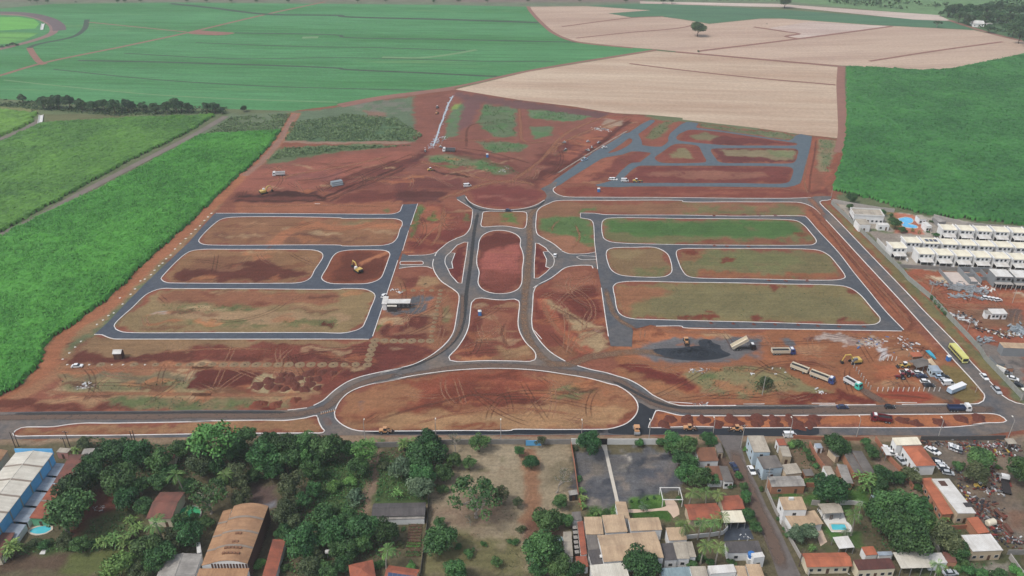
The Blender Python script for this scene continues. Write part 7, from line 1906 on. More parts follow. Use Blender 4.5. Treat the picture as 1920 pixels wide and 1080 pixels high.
# --- site buildings
o, lx, ly = house('white open-fronted site hut with gabled roof', 'R6', (1030, 76), (1110, 74), (1092, 112), 3.0, 'gable', 'x', 1.0, 'darkwood', 'white', .2, 'hut', 'hut', 's', nwin=1)
o = thing('site_office', 'white container site office with broad metal roofs', 'office', Q('U7', 640, 350), math.radians(1)); o.scale = (.5, .5, 1)
MB().box(-10, 11, -.2, 5, 0, 2.6).build('cabin', WM('dark'), o)  # white cabin given a dark wall colour to paint the shade under its roof
MB().slab([(-11.5, 3.3), (11.5, 3.3)], -1.2, 6.2, .14).build('roof', RM('white', 0), o)
MB().box(-11.4, 11.4, -1.3, -1.18, 2.9, 3.3).build('fascia', M_conc_w, o)
MB().slab([(-14.5, 3.6), (-9.5, 3.45)], -3.5, 11, .14).build('side_roof', RM('white', 1), o)
MB().box(-14, -10.2, -3, 10, 0, 3.2).build('side_cabin', WM('white'), o)
MB().slab([(-9.4, 2.9), (-.5, 2.8)], -6, -3.2, .14).build('front_roof', RM('ivory', 0), o)
MB().box(-9, -1, -5.8, -3.4, 0, 2.6).build('front_cabin', WM('dark'), o)  # dark wall colour again paints in the shade below the front roof
for x in (-7, -3, 1, 5, 9):
  f = MB().box(x - .6, x + .6, -.26, -.2, 1.0, 2.0).build('window', M_frame, o); MB().box(x - .5, x + .5, -.29, -.25, 1.1, 1.9).build('pane', M_glass, f)
# ================================================================== VEHICLES AND MACHINES
PCOL = {'white': (238, 238, 236), 'silver': (186, 190, 194), 'black': (34, 36, 40), 'navy': (44, 58, 92), 'blue': (50, 72, 134), 'red': (164, 48, 48), 'grey': (118, 122, 126), 'teal': (64, 196, 176),
    'yellow': (214, 178, 84), 'lemon': (214, 210, 116), 'maroon': (126, 34, 44), 'orange': (206, 152, 104), 'paleblue': (176, 200, 222), 'cream': (228, 216, 190)}
def PM(k):
  return mat(f"paint_{k}", C(*PCOL[k]), .1, 1.5, .32, spec=.5)
M_tyre = mat("tyre", C(38, 36, 36), .2, 3, .9)
M_rim = mat("rim", C(150, 152, 154), .1, 3, .4)
M_lamp = mat("lamp_glass", C(230, 228, 214), .05, 3, .2)
M_tail = mat("tail_lamp", C(150, 30, 30), .05, 3, .3)
M_chassis = mat("chassis", C(54, 50, 50), .2, 2, .8)
M_load = mat("asphalt_load", C(52, 52, 54), .3, 2, .95)
def wheel(o, x, y, r, w):
  t = MB().cyl((x, y - w / 2, r), r, w, 'Y', 12).build('wheel', M_tyre, o)
  MB().cyl((x, y - w / 2 - .01, r), r * .55, w + .02, 'Y', 8).build('rim', M_rim, t)
def heading(key, a, b):
  p, q = Q(key, *a), Q(key, *b)
  return math.atan2(q.y - p.y, q.x - p.x)
RING = heading('R3', (950, 170), (1370, 640))
def car(label, key, x, y, rz, kind='hatch', col='white', group=None, cat='car'):
  p = Q(key, x, y); p.z = .1
  o = thing({'van': 'van', 'pickup': 'pickup_truck'}.get(kind, 'car'), label, {'van': 'van', 'pickup': 'pickup'}.get(kind, cat), p, rz, group)
  L_, W, hb, ht = {'hatch': (3.9, 1.7, .85, 1.5), 'sedan': (4.5, 1.75, .88, 1.46), 'pickup': (5.2, 1.85, 1.0, 1.75), 'van': (4.9, 1.9, 1.0, 2.1), 'suv': (4.5, 1.85, 1.0, 1.7)}[kind]
  f, b = L_ / 2, -L_ / 2
  bp = [(b, .35), (b + .02, hb - .1), (b + .2, hb), (f - 1.05, hb), (f - .15, hb - .16), (f, .55), (f - .03, .3), (b + .05, .28)]
  if kind == 'van': bp = [(b, .35), (b + .03, hb), (f - .7, hb), (f - .1, hb - .1), (f, .5), (f - .03, .3), (b + .05, .28)]
  mb = MB().prism(bp, -W / 2, W / 2)
  body = mb.build('body', PM(col), o)
  c0, c1, t0, t1 = {'hatch': (b + .12, f - .95, b + .45, f - 1.75), 'sedan': (b + .55, f - 1.05, b + 1.15, f - 1.95), 'pickup': (b + 1.75, f - 1.1, b + 1.95, f - 1.8), 'van': (b + .04, f - .35, b + .1, f - 1.25), 'suv': (b + .1, f - 1.05, b + .3, f - 1.75)}[kind]
  MB().frustum((c0, c1, -W / 2 + .06, W / 2 - .06), (t0, t1, -W / 2 + .2, W / 2 - .2), hb - .01, ht - .05).build('glass', M_glass, o)
  MB().frustum((t0 - .04, t1 + .06, -W / 2 + .17, W / 2 - .17), (t0 + .06, t1 - .06, -W / 2 + .24, W / 2 - .24), ht - .06, ht + .02).build('roof', PM(col), o)
  if kind == 'van':
    for s in (-1, 1): MB().box(b + .1, f - 2.0, s * (W / 2 - .09) - .06, s * (W / 2 - .09) + .06, hb, ht - .4).build('side_panel', PM(col), o)
  if kind == 'pickup':
    MB().box(b + .1, b + 1.7, -W / 2 + .12, W / 2 - .12, hb - .02, hb + .015).build('bed', M_chassis, o)
  for sx, xx in ((1, f - .8), (-1, b + .75)):
    for s in (-1, 1): wheel(o, xx, s * (W / 2 - .1), .32, .22)
  for s in (-1, 1):
    MB().box(f - .12, f - .02, s * W * .33 - .16, s * W * .33 + .16, .58, .72).build('headlight', M_lamp, o)
    MB().box(b - .02, b + .05, s * W * .38 - .1, s * W * .38 + .1, .6, .82).build('tail_light', M_tail, o)
  return o
def truck(label, key, x, y, rz, cabcol, bodycol, ln=9.0, load=True, tip=0.0, trailer=0.0, flat=False, group=None, hgt=1.4):
  p = Q(key, x, y); p.z = .03
  o = thing('dump_truck' if not flat else 'flatbed_truck', label, 'truck', p, rz, group)
  W = 2.5; f = ln / 2; b = -ln / 2
  def chassis(x0, x1):
    MB().box(x0, x1, -.5, .5, .65, .95).build('chassis', M_chassis, o)
  chassis(b + .2, f - .3)
  cab = MB().prism([(f - 2.1, .5), (f - 2.1, 2.75), (f - .55, 2.8), (f - .1, 1.75), (f, .5)], -W / 2, W / 2).build('cab', PM(cabcol), o)
  MB().add([(f - .52, -W / 2 + .15, 2.62), (f - .1, -W / 2 + .15, 1.85), (f - .1, W / 2 - .15, 1.85), (f - .52, W / 2 - .15, 2.62), (f - .42, -W / 2 + .15, 2.66), (f - .04, -W / 2 + .15, 1.83), (f - .04, W / 2 - .15, 1.83), (f - .42, W / 2 - .15, 2.66)],
      [(0, 3, 2, 1), (4, 5, 6, 7), (0, 1, 5, 4), (1, 2, 6, 5), (2, 3, 7, 6), (3, 0, 4, 7)]).build('windscreen', M_glass, cab)
  for s in (-1, 1):
    MB().box(f - 1.7, f - .75, s * (W / 2) - .02, s * (W / 2) + .02, 1.7, 2.45).build('window', M_glass, cab)
    MB().box(f - .1, f + .03, s * .95 - .18, s * .95 + .18, .75, .95).build('headlight', M_lamp, cab)
  MB().box(f - 2.0, f - 1.0, -.8, .8, 2.78, 3.0).build('roof_fairing', PM('white'), cab)
  def bed(x0, x1):
    t = MB()
    if flat:
      t.box(x0, x1, -W / 2, W / 2, .95, 1.12); t.box(x1 - .15, x1, -W / 2, W / 2, 1.12, 1.9)
    else:
      z0, z1 = 1.05, 1.05 + hgt
      t.box(x0, x1, -W / 2 + .15, W / 2 - .15, .95, z0 + .1)
      t.add([(x0, -W / 2, z1), (x1, -W / 2, z1), (x1, -W / 2 + .2, z0), (x0, -W / 2 + .2, z0), (x0, -W / 2 + .1, z1), (x1, -W / 2 + .1, z1), (x1, -W / 2 + .3, z0), (x0, -W / 2 + .3, z0)],
         [(0, 1, 5, 4), (0, 3, 2, 1), (4, 5, 6, 7), (0, 4, 7, 3), (1, 2, 6, 5), (3, 7, 6, 2)])
      t.add([(x0, W / 2, z1), (x1, W / 2, z1), (x1, W / 2 - .2, z0), (x0, W / 2 - .2, z0), (x0, W / 2 - .1, z1), (x1, W / 2 - .1, z1), (x1, W / 2 - .3, z0), (x0, W / 2 - .3, z0)],
         [(0, 4, 5, 1), (0, 1, 2, 3), (4, 7, 6, 5), (0, 3, 7, 4), (1, 5, 6, 2), (3, 2, 6, 7)])
      t.box(x1 - .12, x1, -W / 2 + .1, W / 2 - .1, z0, z1 + .15); t.box(x0, x0 + .1, -W / 2 + .1, W / 2 - .1, z0, z1 - .15)
    bo = t.build('dump_body' if not flat else 'flatbed', PM(bodycol) if not flat else M_chassis, o)
    if not flat:
      for i in range(int((x1 - x0) / 1.1)):
        xx = x0 + .5 + i * 1.1
        for s in (-1, 1): MB().box(xx - .06, xx + .06, s * (W / 2 + .02) - .05, s * (W / 2 + .02) + .05, 1.2, 1.0 + hgt).build('rib', PM(bodycol), bo)
    if load and not flat:
      n = 8; vs, fs = [], []
      for i in range(n + 1):
        for j in range(4):
          xx = x0 + .15 + (x1 - x0 - .32) * i / n; yy = (-W / 2 + .2) + (W - .4) * j / 3
          vs.append((xx, yy, 1.05 + hgt * .6 + (.45 * math.sin(math.pi * (i + .3) / n * 1.0) + random.uniform(-.06, .06)) * (1 if 0 < j < 3 else .2)))
      for i in range(n):
        for j in range(3): a = i * 4 + j; fs.append((a, a + 4, a + 5, a + 1))
      MB().add(vs, [tuple(reversed(q)) for q in fs]).build('load', M_load, bo)
    return bo
  bo = bed(b, f - 2.35)
  if tip:
    bo.location = (b + .6 - (b + .6) * math.cos(tip) , 0, (b + .6) * 0)
    R_ = Matrix.Translation((b + .6, 0, 1.0)) @ Matrix.Rotation(-tip, 4, 'Y') @ Matrix.Translation((-(b + .6), 0, -1.0))
    bo.matrix_local = R_
    MB().tube([(f - 3.4, 0, 1.0), (b + .6 + (f - 3.0 - b) * math.cos(tip), 0, 1.0 + (f - 3.0 - b) * math.sin(tip))], .12, 6).build('ram', M_steel, o)
  xs = [f - 1.0] + ([b + .8, b + 2.0, b + 3.2] if ln > 8 else [b + .9, b + 2.1])
  for xx in xs:
    for s in (-1, 1): wheel(o, xx, s * (W / 2 - .25), .5, .45)
  if trailer:
    x1 = b - .9; x0 = x1 - trailer
    bed(x0, x1); chassis(x0 + .2, x1 + .8)
    for xx in (x0 + .8, x0 + 2.0, x1 - 1.6):
      for s in (-1, 1): wheel(o, xx, s * (W / 2 - .25), .5, .45)
  return o
def bus(label, key, x, y, rz):
  p = Q(key, x, y); p.z = .1
  o = thing('bus', label, 'bus', p, rz)
  Ln, W = 11.5, 2.5; f = Ln / 2
  MB().prism([(-f, .4), (-f, 2.9), (-f + .2, 3.1), (f - .3, 3.1), (f - .05, 2.6), (f, .5)], -W / 2, W / 2).build('body', PM('lemon'), o)
  for s in (-1, 1):
    for i in range(9):
      x0 = -f + .6 + i * 1.15
      MB().box(x0, x0 + 1.0, s * W / 2 - .03, s * W / 2 + .03, 1.5, 2.5).build('window', M_glass, o)
    for xx in (-f + 2.4, f - 2.4): wheel(o, xx, s * (W / 2 - .1), .5, .35)
    MB().box(-f + .05, f - .1, s * W / 2 - .025, s * W / 2 + .025, .45, 1.0).build('skirt_panel', PM('black'), o)
  MB().box(f - .12, f + .03, -W / 2 + .2, W / 2 - .2, 1.3, 2.55).build('windscreen', M_glass, o)
  MB().box(-f - .03, -f + .1, -W / 2 + .25, W / 2 - .25, 1.6, 2.55).build('rear_window', M_glass, o)
  MB().box(-1.5, .6, -.7, .7, 3.08, 3.25).build('roof_hatch', PM('lemon'), o)
  for s in (-1, 1): MB().box(f - .06, f + .04, s * .9 - .2, s * .9 + .2, .7, .95).build('headlight', M_lamp, o)
def excavator(label, key, x, y, rz, col='yellow', reach=1.0, cabcol='white'):
  p = Q(key, x, y)
  o = thing('excavator', label, 'excavator', p, rz)
  for s in (-1, 1):
    tr = MB().prism([(-2.0, .0), (-2.3, .45), (-2.0, .9), (2.0, .9), (2.3, .45), (2.0, .0)], s * 1.2 - .3, s * 1.2 + .3).build('track', M_tyre, o)
    MB().box(-1.6, 1.6, s * 1.2 - .34, s * 1.2 + .34, .3, .6).build('track_frame', M_chassis, tr)
  MB().box(-1.2, 1.2, -.9, .9, .5, 1.0).build('undercarriage', M_chassis, o)
  MB().prism([(-2.4, 1.0), (-2.5, 1.9), (-2.2, 2.2), (.4, 2.1), (1.1, 1.6), (1.2, 1.0)], -1.35, 1.35).build('engine_house', PM(col), o)
  MB().prism([(-2.75, 1.05), (-2.75, 1.8), (-2.4, 2.0), (-2.4, 1.05)], -1.3, 1.3).build('counterweight', M_chassis, o)
  cab = MB().prism([(-.2, 1.6), (-.2, 2.95), (1.0, 2.95), (1.5, 2.3), (1.5, 1.2)], .35, 1.35).build('cab', PM(cabcol), o)
  MB().add([(1.05, .45, 2.85), (1.52, .45, 2.3), (1.52, 1.25, 2.3), (1.05, 1.25, 2.85)], [(0, 1, 2, 3)]).build('windscreen', M_glass, cab)
  bm = [(1.0, -.2, 1.7), (2.6, -.2, 4.2), (4.9 * reach, -.2, 4.3)]
  MB().tube(bm, [.32, .36, .2], 6).build('boom', PM(col), o)
  st = [(4.7 * reach, -.2, 4.5), (5.9 * reach, -.2, 1.4)]
  MB().tube(st, [.26, .16], 6).build('stick', PM(col), o)
  MB().prism([(5.4 * reach, 1.5), (6.2 * reach, 1.5), (6.3 * reach, .6), (5.6 * reach, .2), (5.0 * reach, .5)], -.8, .4).build('bucket', M_chassis, o)
  MB().tube([(1.6, -.2, 1.5), (2.7, -.2, 3.7)], .1, 5).build('ram', M_steel, o)
  return o
def loader(label, key, x, y, rz, col='yellow', bucket=True, name='wheel_loader', cat='loader', s_=1.0):
  p = Q(key, x, y); p.z = .08
  o = thing(name, label, cat, p, rz); o.scale = (s_ * .78,) * 3
  MB().prism([(-3.0, .7), (-3.0, 1.8), (-1.0, 2.0), (-.6, 1.5), (.2, 1.3), (1.6, 1.2), (1.6, .7)], -1.0, 1.0).build('body', PM(col), o)
  cab = MB().frustum((-1.1, .5, -.8, .8), (-.9, .3, -.7, .7), 1.45, 2.9).build('cab', M_glass, o)
  MB().box(-1.15, .55, -.85, .85, 2.9, 3.05).build('cab_roof', PM('white' if col != 'orange' else 'orange'), cab)
  for xx in (-1.9, 1.2):
    for s in (-1, 1): wheel(o, xx, s * 1.1, .75, .5)
  if bucket:
    for s in (-1, 1): MB().tube([(.6, s * .6, 1.3), (2.0, s * .6, 1.2), (3.0, s * .6, .5)], .14, 5).build('lift_arm', PM(col), o)
    MB().prism([(2.9, .1), (2.8, 1.0), (3.1, 1.0), (3.2, .35), (4.0, .12), (4.0, .05)], -1.35, 1.35).build('bucket', M_chassis, o)
  else:
    MB().tube([(1.5, 0, 1.2), (4.6, 0, 1.3)], .2, 6).build('frame_beam', PM(col), o)
    for s in (-1, 1): wheel(o, 4.4, s * .9, .7, .4)
    MB().prism([(2.4, .15), (2.2, .5), (2.35, .85), (2.5, .85), (2.4, .5), (2.55, .15)], -1.9, 1.9).build('blade', M_chassis, o)
  return o
def roller(label, key, x, y, rz, col='orange'):
  p = Q(key, x, y); p.z = .1
  o = thing('road_roller', label, 'road roller', p, rz)
  MB().cyl((1.7, -1.05, .75), .75, 2.1, 'Y', 16).build('front_drum', M_steel, o); MB().cyl((-1.7, -1.05, .75), .75, 2.1, 'Y', 16).build('rear_drum', M_steel, o)
  MB().prism([(-1.9, 1.0), (-1.8, 1.9), (-.6, 1.7), (.4, 1.5), (2.0, 1.6), (2.1, 1.0)], -.85, .85).build('body', PM(col), o)
  for sx in (-.9, .5):
    for s in (-1, 1): MB().box(sx - .05, sx + .05, s * .75 - .05, s * .75 + .05, 1.5, 2.8).build('post', M_chassis, o)
  MB().box(-1.2, .8, -1.0, 1.0, 2.8, 2.92).build('canopy', PM(col), o)
  MB().box(-.5, 0, -.3, .3, 1.6, 2.2).build('seat', M_chassis, o)
def tractor(label, key, x, y, rz, col='maroon'):
  p = Q(key, x, y)
  o = thing('tractor', label, 'tractor', p, rz)
  MB().prism([(.0, .8), (.0, 1.5), (1.9, 1.4), (2.0, .8)], -.4, .4).build('bonnet', PM(col), o)
  MB().box(-1.3, .1, -.6, .6, .7, 1.1).build('rear_body', PM(col), o)
  for s in (-1, 1): wheel(o, -.8, s * .9, .85, .45); wheel(o, 1.5, s * .75, .5, .3)
  MB().frustum((-1.2, .1, -.6, .6), (-1.1, -.1, -.55, .55), 1.1, 2.5).build('cab', M_glass, o); MB().box(-1.25, .0, -.65, .65, 2.5, 2.6).build('cab_roof', PM(col), o)
# cars in the works car park
for i, (x, y, kd, c, lb) in enumerate([(400, 412, 'pickup', 'white', 'white pickup at the upper left of the works car park'), (555, 420, 'hatch', 'white', 'white hatchback beside the dark car in the works car park'),
    (597, 462, 'sedan', 'navy', 'dark blue car parked below the white hatchback'), (643, 530, 'hatch', 'white', 'white hatchback lowest but one in the inner parking row'), (690, 578, 'sedan', 'black', 'black car at the lower end of the inner parking row'),
    (808, 437, 'van', 'white', 'white van at the top of the outer parking row'), (832, 472, 'hatch', 'paleblue', 'pale blue hatchback below the white van'), (885, 510, 'hatch', 'silver', 'silver car third in the outer parking row'), (935, 555, 'van', 'white', 'white van at the bottom of the outer parking row')]):
  car(lb, 'R3', x, y, math.radians(-2 + 3 * (i % 3)), kd, c, 'cars in the works car park')
car('dark car crossing the back of the outer parking row', 'R3', 890, 470, .1, 'hatch', 'black', 'cars in the works car park')
truck('dark pickup truck with white canopy on the lower avenue', 'R3', 1075, 885, 0, 'white', 'navy', 8.5, False, hgt=.9)
car('white car driving on the ring road by the panel wall', 'R3', 1400, 470, RING, 'sedan', 'white')
car('silver pickup at the ring road corner', 'R3', 1555, 640, RING, 'pickup', 'silver')
car('dark blue car on the lower avenue below the trucks', 'R4', 1360, 858, 0, 'sedan', 'navy')
car('small dark car on the lower avenue right of the muddy exit', 'R3', 190, 855, 0, 'hatch', 'black')
car('white car on the paved yard behind the panel wall', 'R3', 1765, 492, -.5, 'sedan', 'white')
car('black car behind the panel wall at the right edge', 'R3', 1835, 575, -.6, 'hatch', 'black')
car('dark wreck behind the panel wall', 'R3', 1690, 415, -.5, 'hatch', 'grey')
car('white car on the earth road below the site hut', 'R6', 698, 232, .1, 'sedan', 'white')
car('white car parked in the right arc of the avenue', 'T5', 1202, 362, 1.45, 'hatch', 'white')
car('white car at the corner of the site office street', 'U7', 482, 218, 1.2, 'hatch', 'white')
car('dark blue car at the roundabout', 'U3', 1282, 878, 0, 'hatch', 'navy')
car('white van on the earth track beside the roundabout', 'U3', 818, 600, .3, 'van', 'white')
car('blue and white pickup on the north road', 'U4', 455, 605, .7, 'pickup', 'paleblue')
car('white car beside the north road', 'U4', 680, 467, .5, 'hatch', 'white')
car('left of two white cars at the new asphalt stub', 'U4', 760, 826, -.4, 'hatch', 'white', 'cars at the new asphalt stub')
car('right of two white cars at the new asphalt stub', 'U4', 793, 826, -.4, 'hatch', 'white', 'cars at the new asphalt stub')
car('white van beside the yellow machine on new asphalt', 'U4', 908, 842, 0, 'van', 'white')
car('blue-grey car parked on the left of the residential street', 'F5', 345, 350, heading('F5', (400, 440), (335, 335)), 'sedan', 'navy')
car('white car on the residential street', 'F5', 463, 375, heading('F5', (430, 330), (510, 480)), 'sedan', 'white')
car('dark motor car by the gate on the right of the street', 'F5', 522, 400, heading('F5', (430, 330), (510, 480)), 'hatch', 'grey')
car('white van on the frontage road by the back gardens', 'F5', 722, 140, 0, 'van', 'white')
car('silver car in the workshop lane', 'F6', 318, 308, heading('F6', (240, 300), (330, 390)), 'sedan', 'silver')
for i in range(3):
  car(f'white car under the workshop stall, {nth(i)} from the road', 'F6', 222 + i * 18, 228 + i * 16, -.4, 'hatch', 'white', 'cars by the workshop stall')
for i, c in enumerate(('black', 'white', 'silver', 'white', 'black', 'silver')):
  car(f'{c} car in the slanting scrap yard row, {nth(i)} from the top', 'F6', 562 + i * 15, 312 + i * 16, -.25, 'hatch', c, 'slanting row of cars in the scrap yard')
for i in range(4):
  car(f'{("white", "silver", "white", "grey")[i]} car beside the road in the scrap yard, {nth(i)} from the left', 'F6', 655 + i * 20, 212 + i * 8, 1.2, 'hatch', ('white', 'silver', 'white', 'grey')[i], 'cars by the scrap yard road')
for i in range(2):
  car(f'{("left", "right")[i]} of two white cars by the workshop wall', 'F6', 520 + i * 24, 240 + i * 4, -1.0, 'sedan', 'white', 'white cars by the workshop wall')
for i in range(4):
  car(f'white car behind the pipe stacks, {nth(i)} from the left', 'R2', 1420 + i * 50 + (5 if i > 1 else 0), 412 + i * 9, .1, 'hatch', 'white', 'white cars behind the pipe stacks')
car('silver car at the bottom edge beside the carport', 'F6', 650, 1068, .1, 'sedan', 'silver')
bus('pale yellow bus on the ring road', 'R3', 1060, 195, RING)
truck('dump truck with raised body unloading on the asphalt heap', 'R5', 1600, 375, 0.03, 'black', 'cream', 10.0, False, tip=math.radians(34))
truck('blue-cabbed dump truck with pale body near the heap', 'R4', 600, 160, 0.02, 'blue', 'cream', 10.0)
truck('long two-bodied truck with blue cab leaving the yard', 'R4', 1100, 490, heading('R4', (850, 400), (1240, 550)), 'blue', 'cream', 10.0, True, 0, 7.2)
truck('small truck with turquoise cab and white body', 'R4', 1490, 570, heading('R4', (1400, 520), (1560, 610)), 'teal', 'white', 7.5)
truck('red truck on the right median among earth heaps', 'R3', 75, 1020, 2.9, 'maroon', 'maroon', 7.5, True)
truck('white tipper on the bare slope at the upper left', 'U2', 498, 535, 3.3, 'white', 'white', 8.0)
truck('white-cabbed truck on the upper middle earthworks', 'U3', 610, 205, 3.1, 'white', 'grey', 9.0)
truck('old truck with white cab and rusty bed in the scrap yard', 'F6', 1022, 480, heading('F6', (1035, 520), (1012, 420)), 'white', 'grey', 8.5, False, flat=True)
excavator('yellow excavator digging inside the left block', 'U6', 530, 510, 2.3)
excavator('yellow excavator at the trench end on the left', 'U2', 330, 735, .6, reach=.9)
excavator('yellow excavator beside the works fence', 'R4', 1520, 275, 3.3, cabcol='grey')
loader('yellow loader in front of the works canopy', 'R3', 370, 330, 3.2)
loader('yellow backhoe in the upper middle earthworks', 'U3', 405, 420, .4, s_=.9)
loader('wheel loader pushing at the asphalt heap', 'R5', 865, 290, -1.6, 'orange')
loader('orange loader on the lower frontage road below the island', 'F3', 300, 112, 0, 'orange')
loader('yellow grader on the new asphalt of the upper block', 'U4', 1040, 848, 0, 'yellow', False, 'road_grader', 'grader')
loader('orange paver on the black asphalt right of the entrance', 'R8', 735, 508, 0, 'orange')
loader('orange paving machine farther right on the black asphalt', 'R8', 1150, 515, 3.1, 'orange')
roller('orange roller at the entrance seen end on', 'R8', 255, 530, 1.57)
loader('orange machine on the upper earth track', 'U1', 1075, 800, 1.4, 'orange', s_=.9)
loader('dark machine above the orange one on the upper earth track', 'U1', 1080, 735, 1.4, 'grey', s_=.8)
tractor('dark red tractor left of the works car park', 'R3', 325, 475, 3.0)
tractor('dark red tractor below the white pickup', 'R3', 440, 445, 0.1)
for i, (x, y) in enumerate(((497, 400), (615, 412), (535, 465), (494, 498), (225, 410), (240, 492), (345, 205), (520, 160))):
  key = 'U4' if i < 6 else 'U3'
  loader(('small grey-white machine on the red slope, nearest the north road', 'small white machine highest on the red slope', 'small dark machine in the middle of the red slope', 'lowest small machine on the red slope', 'small machine at the left of the red slope', 'pale machine by the weedy strip left of the slope', 'small machine at the foot of the white stone channel', 'dark machine beside the orange rubble')[i], key, x, y, i * .8, 'silver', i % 2 == 0, 'compact_loader', 'loader', .6)
def toilet(label, key, x, y, col=(52, 116, 190)):
  o = thing('portable_toilet', label, 'toilet', Q(key, x, y), .1, 'portable toilets')
  MB().box(-.75, .75, -.75, .75, 0, 2.2).build('cabin', mat("toilet_blue", C(*col), .1, 1, .5), o)
  MB().frustum((-.85, .85, -.85, .85), (-.6, .6, -.6, .6), 2.2, 2.5).build('roof', M_conc_w, o)
  MB().box(-.45, .45, -.8, -.74, .1, 2.0).build('door', mat("toilet_door", C(80, 140, 206), .1, 1, .5), o)
toilet('blue portable toilet on the island below the oval', 'U7', 1558, 425)
toilet('blue portable toilet left of the bus', 'R3', 940, 245)
toilet('blue portable toilet between the top road and the asphalt stub', 'U4', 615, 958)
toilet('blue portable toilet on the upper earth bank', 'U3', 1042, 268)
# ------------------------------------------------------------------ works yard shelters
H('grey fabric canopy beside the works car park', 'R3', (450, 245), (640, 205), (700, 305), 3.0, 'gable', 'x', .8, 'grey', 'grey', .1, 'canopy', 'canopy', '', posts=3)
o = thing('tent', 'pointed beige tent beside the works canopy', 'tent', Q('R3', 690, 340))
MB().add([(-2.2, -2.2, 2.2), (2.2, -2.2, 2.2), (2.2, 2.2, 2.2), (-2.2, 2.2, 2.2), (0, 0, 4.8)], [(0, 1, 4), (1, 2, 4), (2, 3, 4), (3, 0, 4)]).build('roof', mat("tent_cloth", C(206, 180, 146), .15, 1, .9), o)
for sx in (-2.1, 2.1):
  for sy in (-2.1, 2.1): MB().box(sx - .06, sx + .06, sy - .06, sy + .06, 0, 2.25).build('pole', M_steel, o)
H('pale blue site cabin beside the beige tent', 'R3', (690, 318), (800, 305), (855, 378), 2.9, 'shedl', 'x', .2, 'paleblue', 'lean', .1, 'site_cabin', 'cabin', 'sw', nwin=2)
H('orange tarpaulin shelter above the works canopy', 'R3', (440, 150), (570, 142), (625, 190), 1.8, 'shedl', 'x', .3, 'orange' if 'orange' in WCOL else 'brick', 'orange', .05, 'tarpaulin', 'tarpaulin', '', posts=2)
o = thing('boat', 'small turquoise boat lying on the grass by the works', 'boat', Q('R3', 725, 185), heading('R3', (690, 140), (755, 205)))
MB().add([(-3, -.6, .0), (-3, .6, 0), (3, 0, .1), (-3.2, -.95, .7), (-3.2, .95, .7), (3.6, 0, .8), (0, -.9, .7), (0, .9, .7), (0, -.6, 0), (0, .6, 0)],
    [(0, 1, 9, 8), (8, 9, 2), (0, 8, 6, 3), (8, 2, 5, 6), (1, 4, 7, 9), (9, 7, 5, 2), (0, 3, 4, 1), (3, 6, 7, 4), (6, 5, 7)]).build('hull', mat("boat_turquoise", C(60, 168, 196), .15, 1, .5), o)
o = thing('trailer', 'long pale trailer standing askew below the car park', 'trailer', Q('R3', 1035, 640), heading('R3', (970, 650), (1095, 600)))
MB().box(-4.2, 4.2, -1.1, 1.1, .8, 2.6).build('box_body', PM('paleblue'), o); MB().box(-4.25, 4.25, -1.15, 1.15, 2.6, 2.7).build('roof', PM('white'), o)
for xx in (-2.6, -1.6):
  for s in (-1, 1): wheel(o, xx, s * .95, .45, .3)
MB().box(4.2, 5.4, -.1, .1, .7, .85).build('drawbar', M_chassis, o)
# ------------------------------------------------------------------ posts, poles, lamps
def lamp(label, key, base, h, lean=0.0, group='street lamps along the frontage road', arm=1.4, rz=1.57):
  o = thing('street_lamp', label, 'street lamp', Q(key, *base), rz, group)
  MB().tube([(0, 0, 0), (0, 0, h)], [.16, .1], 8).build('pole', M_conc, o)
  MB().tube([(0, 0, h), (arm * .6, 0, h + .35), (arm, 0, h + .4)], .06, 5).build('arm', M_steel, o)
  MB().frustum((arm - .1, arm + .75, -.2, .2), (arm, arm + .65, -.14, .14), h + .3, h + .46).build('lamp_head', M_lamp, o)
LB = [('F3', (162, 165)), ('F3', (640, 160)), ('F3', (1077, 165)), ('F4', (468, 168)), ('F4', (923, 165)), ('F5', (200, 150)), ('F5', (718, 150)), ('F6', (20, 142)), ('F6', (570, 150)), ('F6', (1045, 145))]
for i, (k, b_) in enumerate(LB):
  lamp(f'tall street lamp beside the frontage road, {nth(i)} from the left', k, b_, 8.0)
def pole(label, key, base, h, name='utility_pole', cat='pole', group=None, cross=True, col=None, r=.17):
  o = thing(name, label, cat, Q(key, *base), random.uniform(-.2, .2), group)
  MB().tube([(0, 0, 0), (0, 0, h)], [r, r * .7], 8).build('shaft', col or M_conc, o)
  if cross:
    MB().box(-1.1, 1.1, -.07, .07, h - .6, h - .45).build('crossarm', M_chassis, o)
    for x in (-1, -.4, .4, 1): MB().cyl((x, 0, h - .45), .06, .2, 'Z', 6).build('insulator', M_conc_w, o)
M_wood = mat("pole_wood", C(96, 82, 74), .3, 1, .9)
for i, b_ in enumerate(((105, 212), (128, 208), (472, 205), (458, 250), (905, 205), (922, 200))):
  pole(f'dark roadside pole at lower left, {nth(i)} from the left', 'F1', b_, 7.0, group='dark poles at the lower left road', col=M_wood, cross=i in (2, 3))
pole('tall concrete utility pole at the residential street corner', 'F5', (392, 215), 10.5)
o = thing('utility_pole', 'concrete pole with transformer beside the residential street', 'pole', Q('F5', 557, 512))
MB().tube([(0, 0, 0), (0, 0, 10.5)], [.2, .13], 8).build('shaft', M_conc, o); MB().box(-1.2, 1.2, -.08, .08, 9.6, 9.8).build('crossarm', M_chassis, o); MB().cyl((.0, -.55, 7.2), .38, 1.1, 'Z', 10).build('transformer', M_steel, o)
MB().box(-1.0, 1.0, -.08, .08, 8.6, 8.75).build('crossarm', M_chassis, o)
pole('thin pole on the right of the street near the bottom', 'F5', (785, 1015), 7.5, cross=False, col=M_wood)
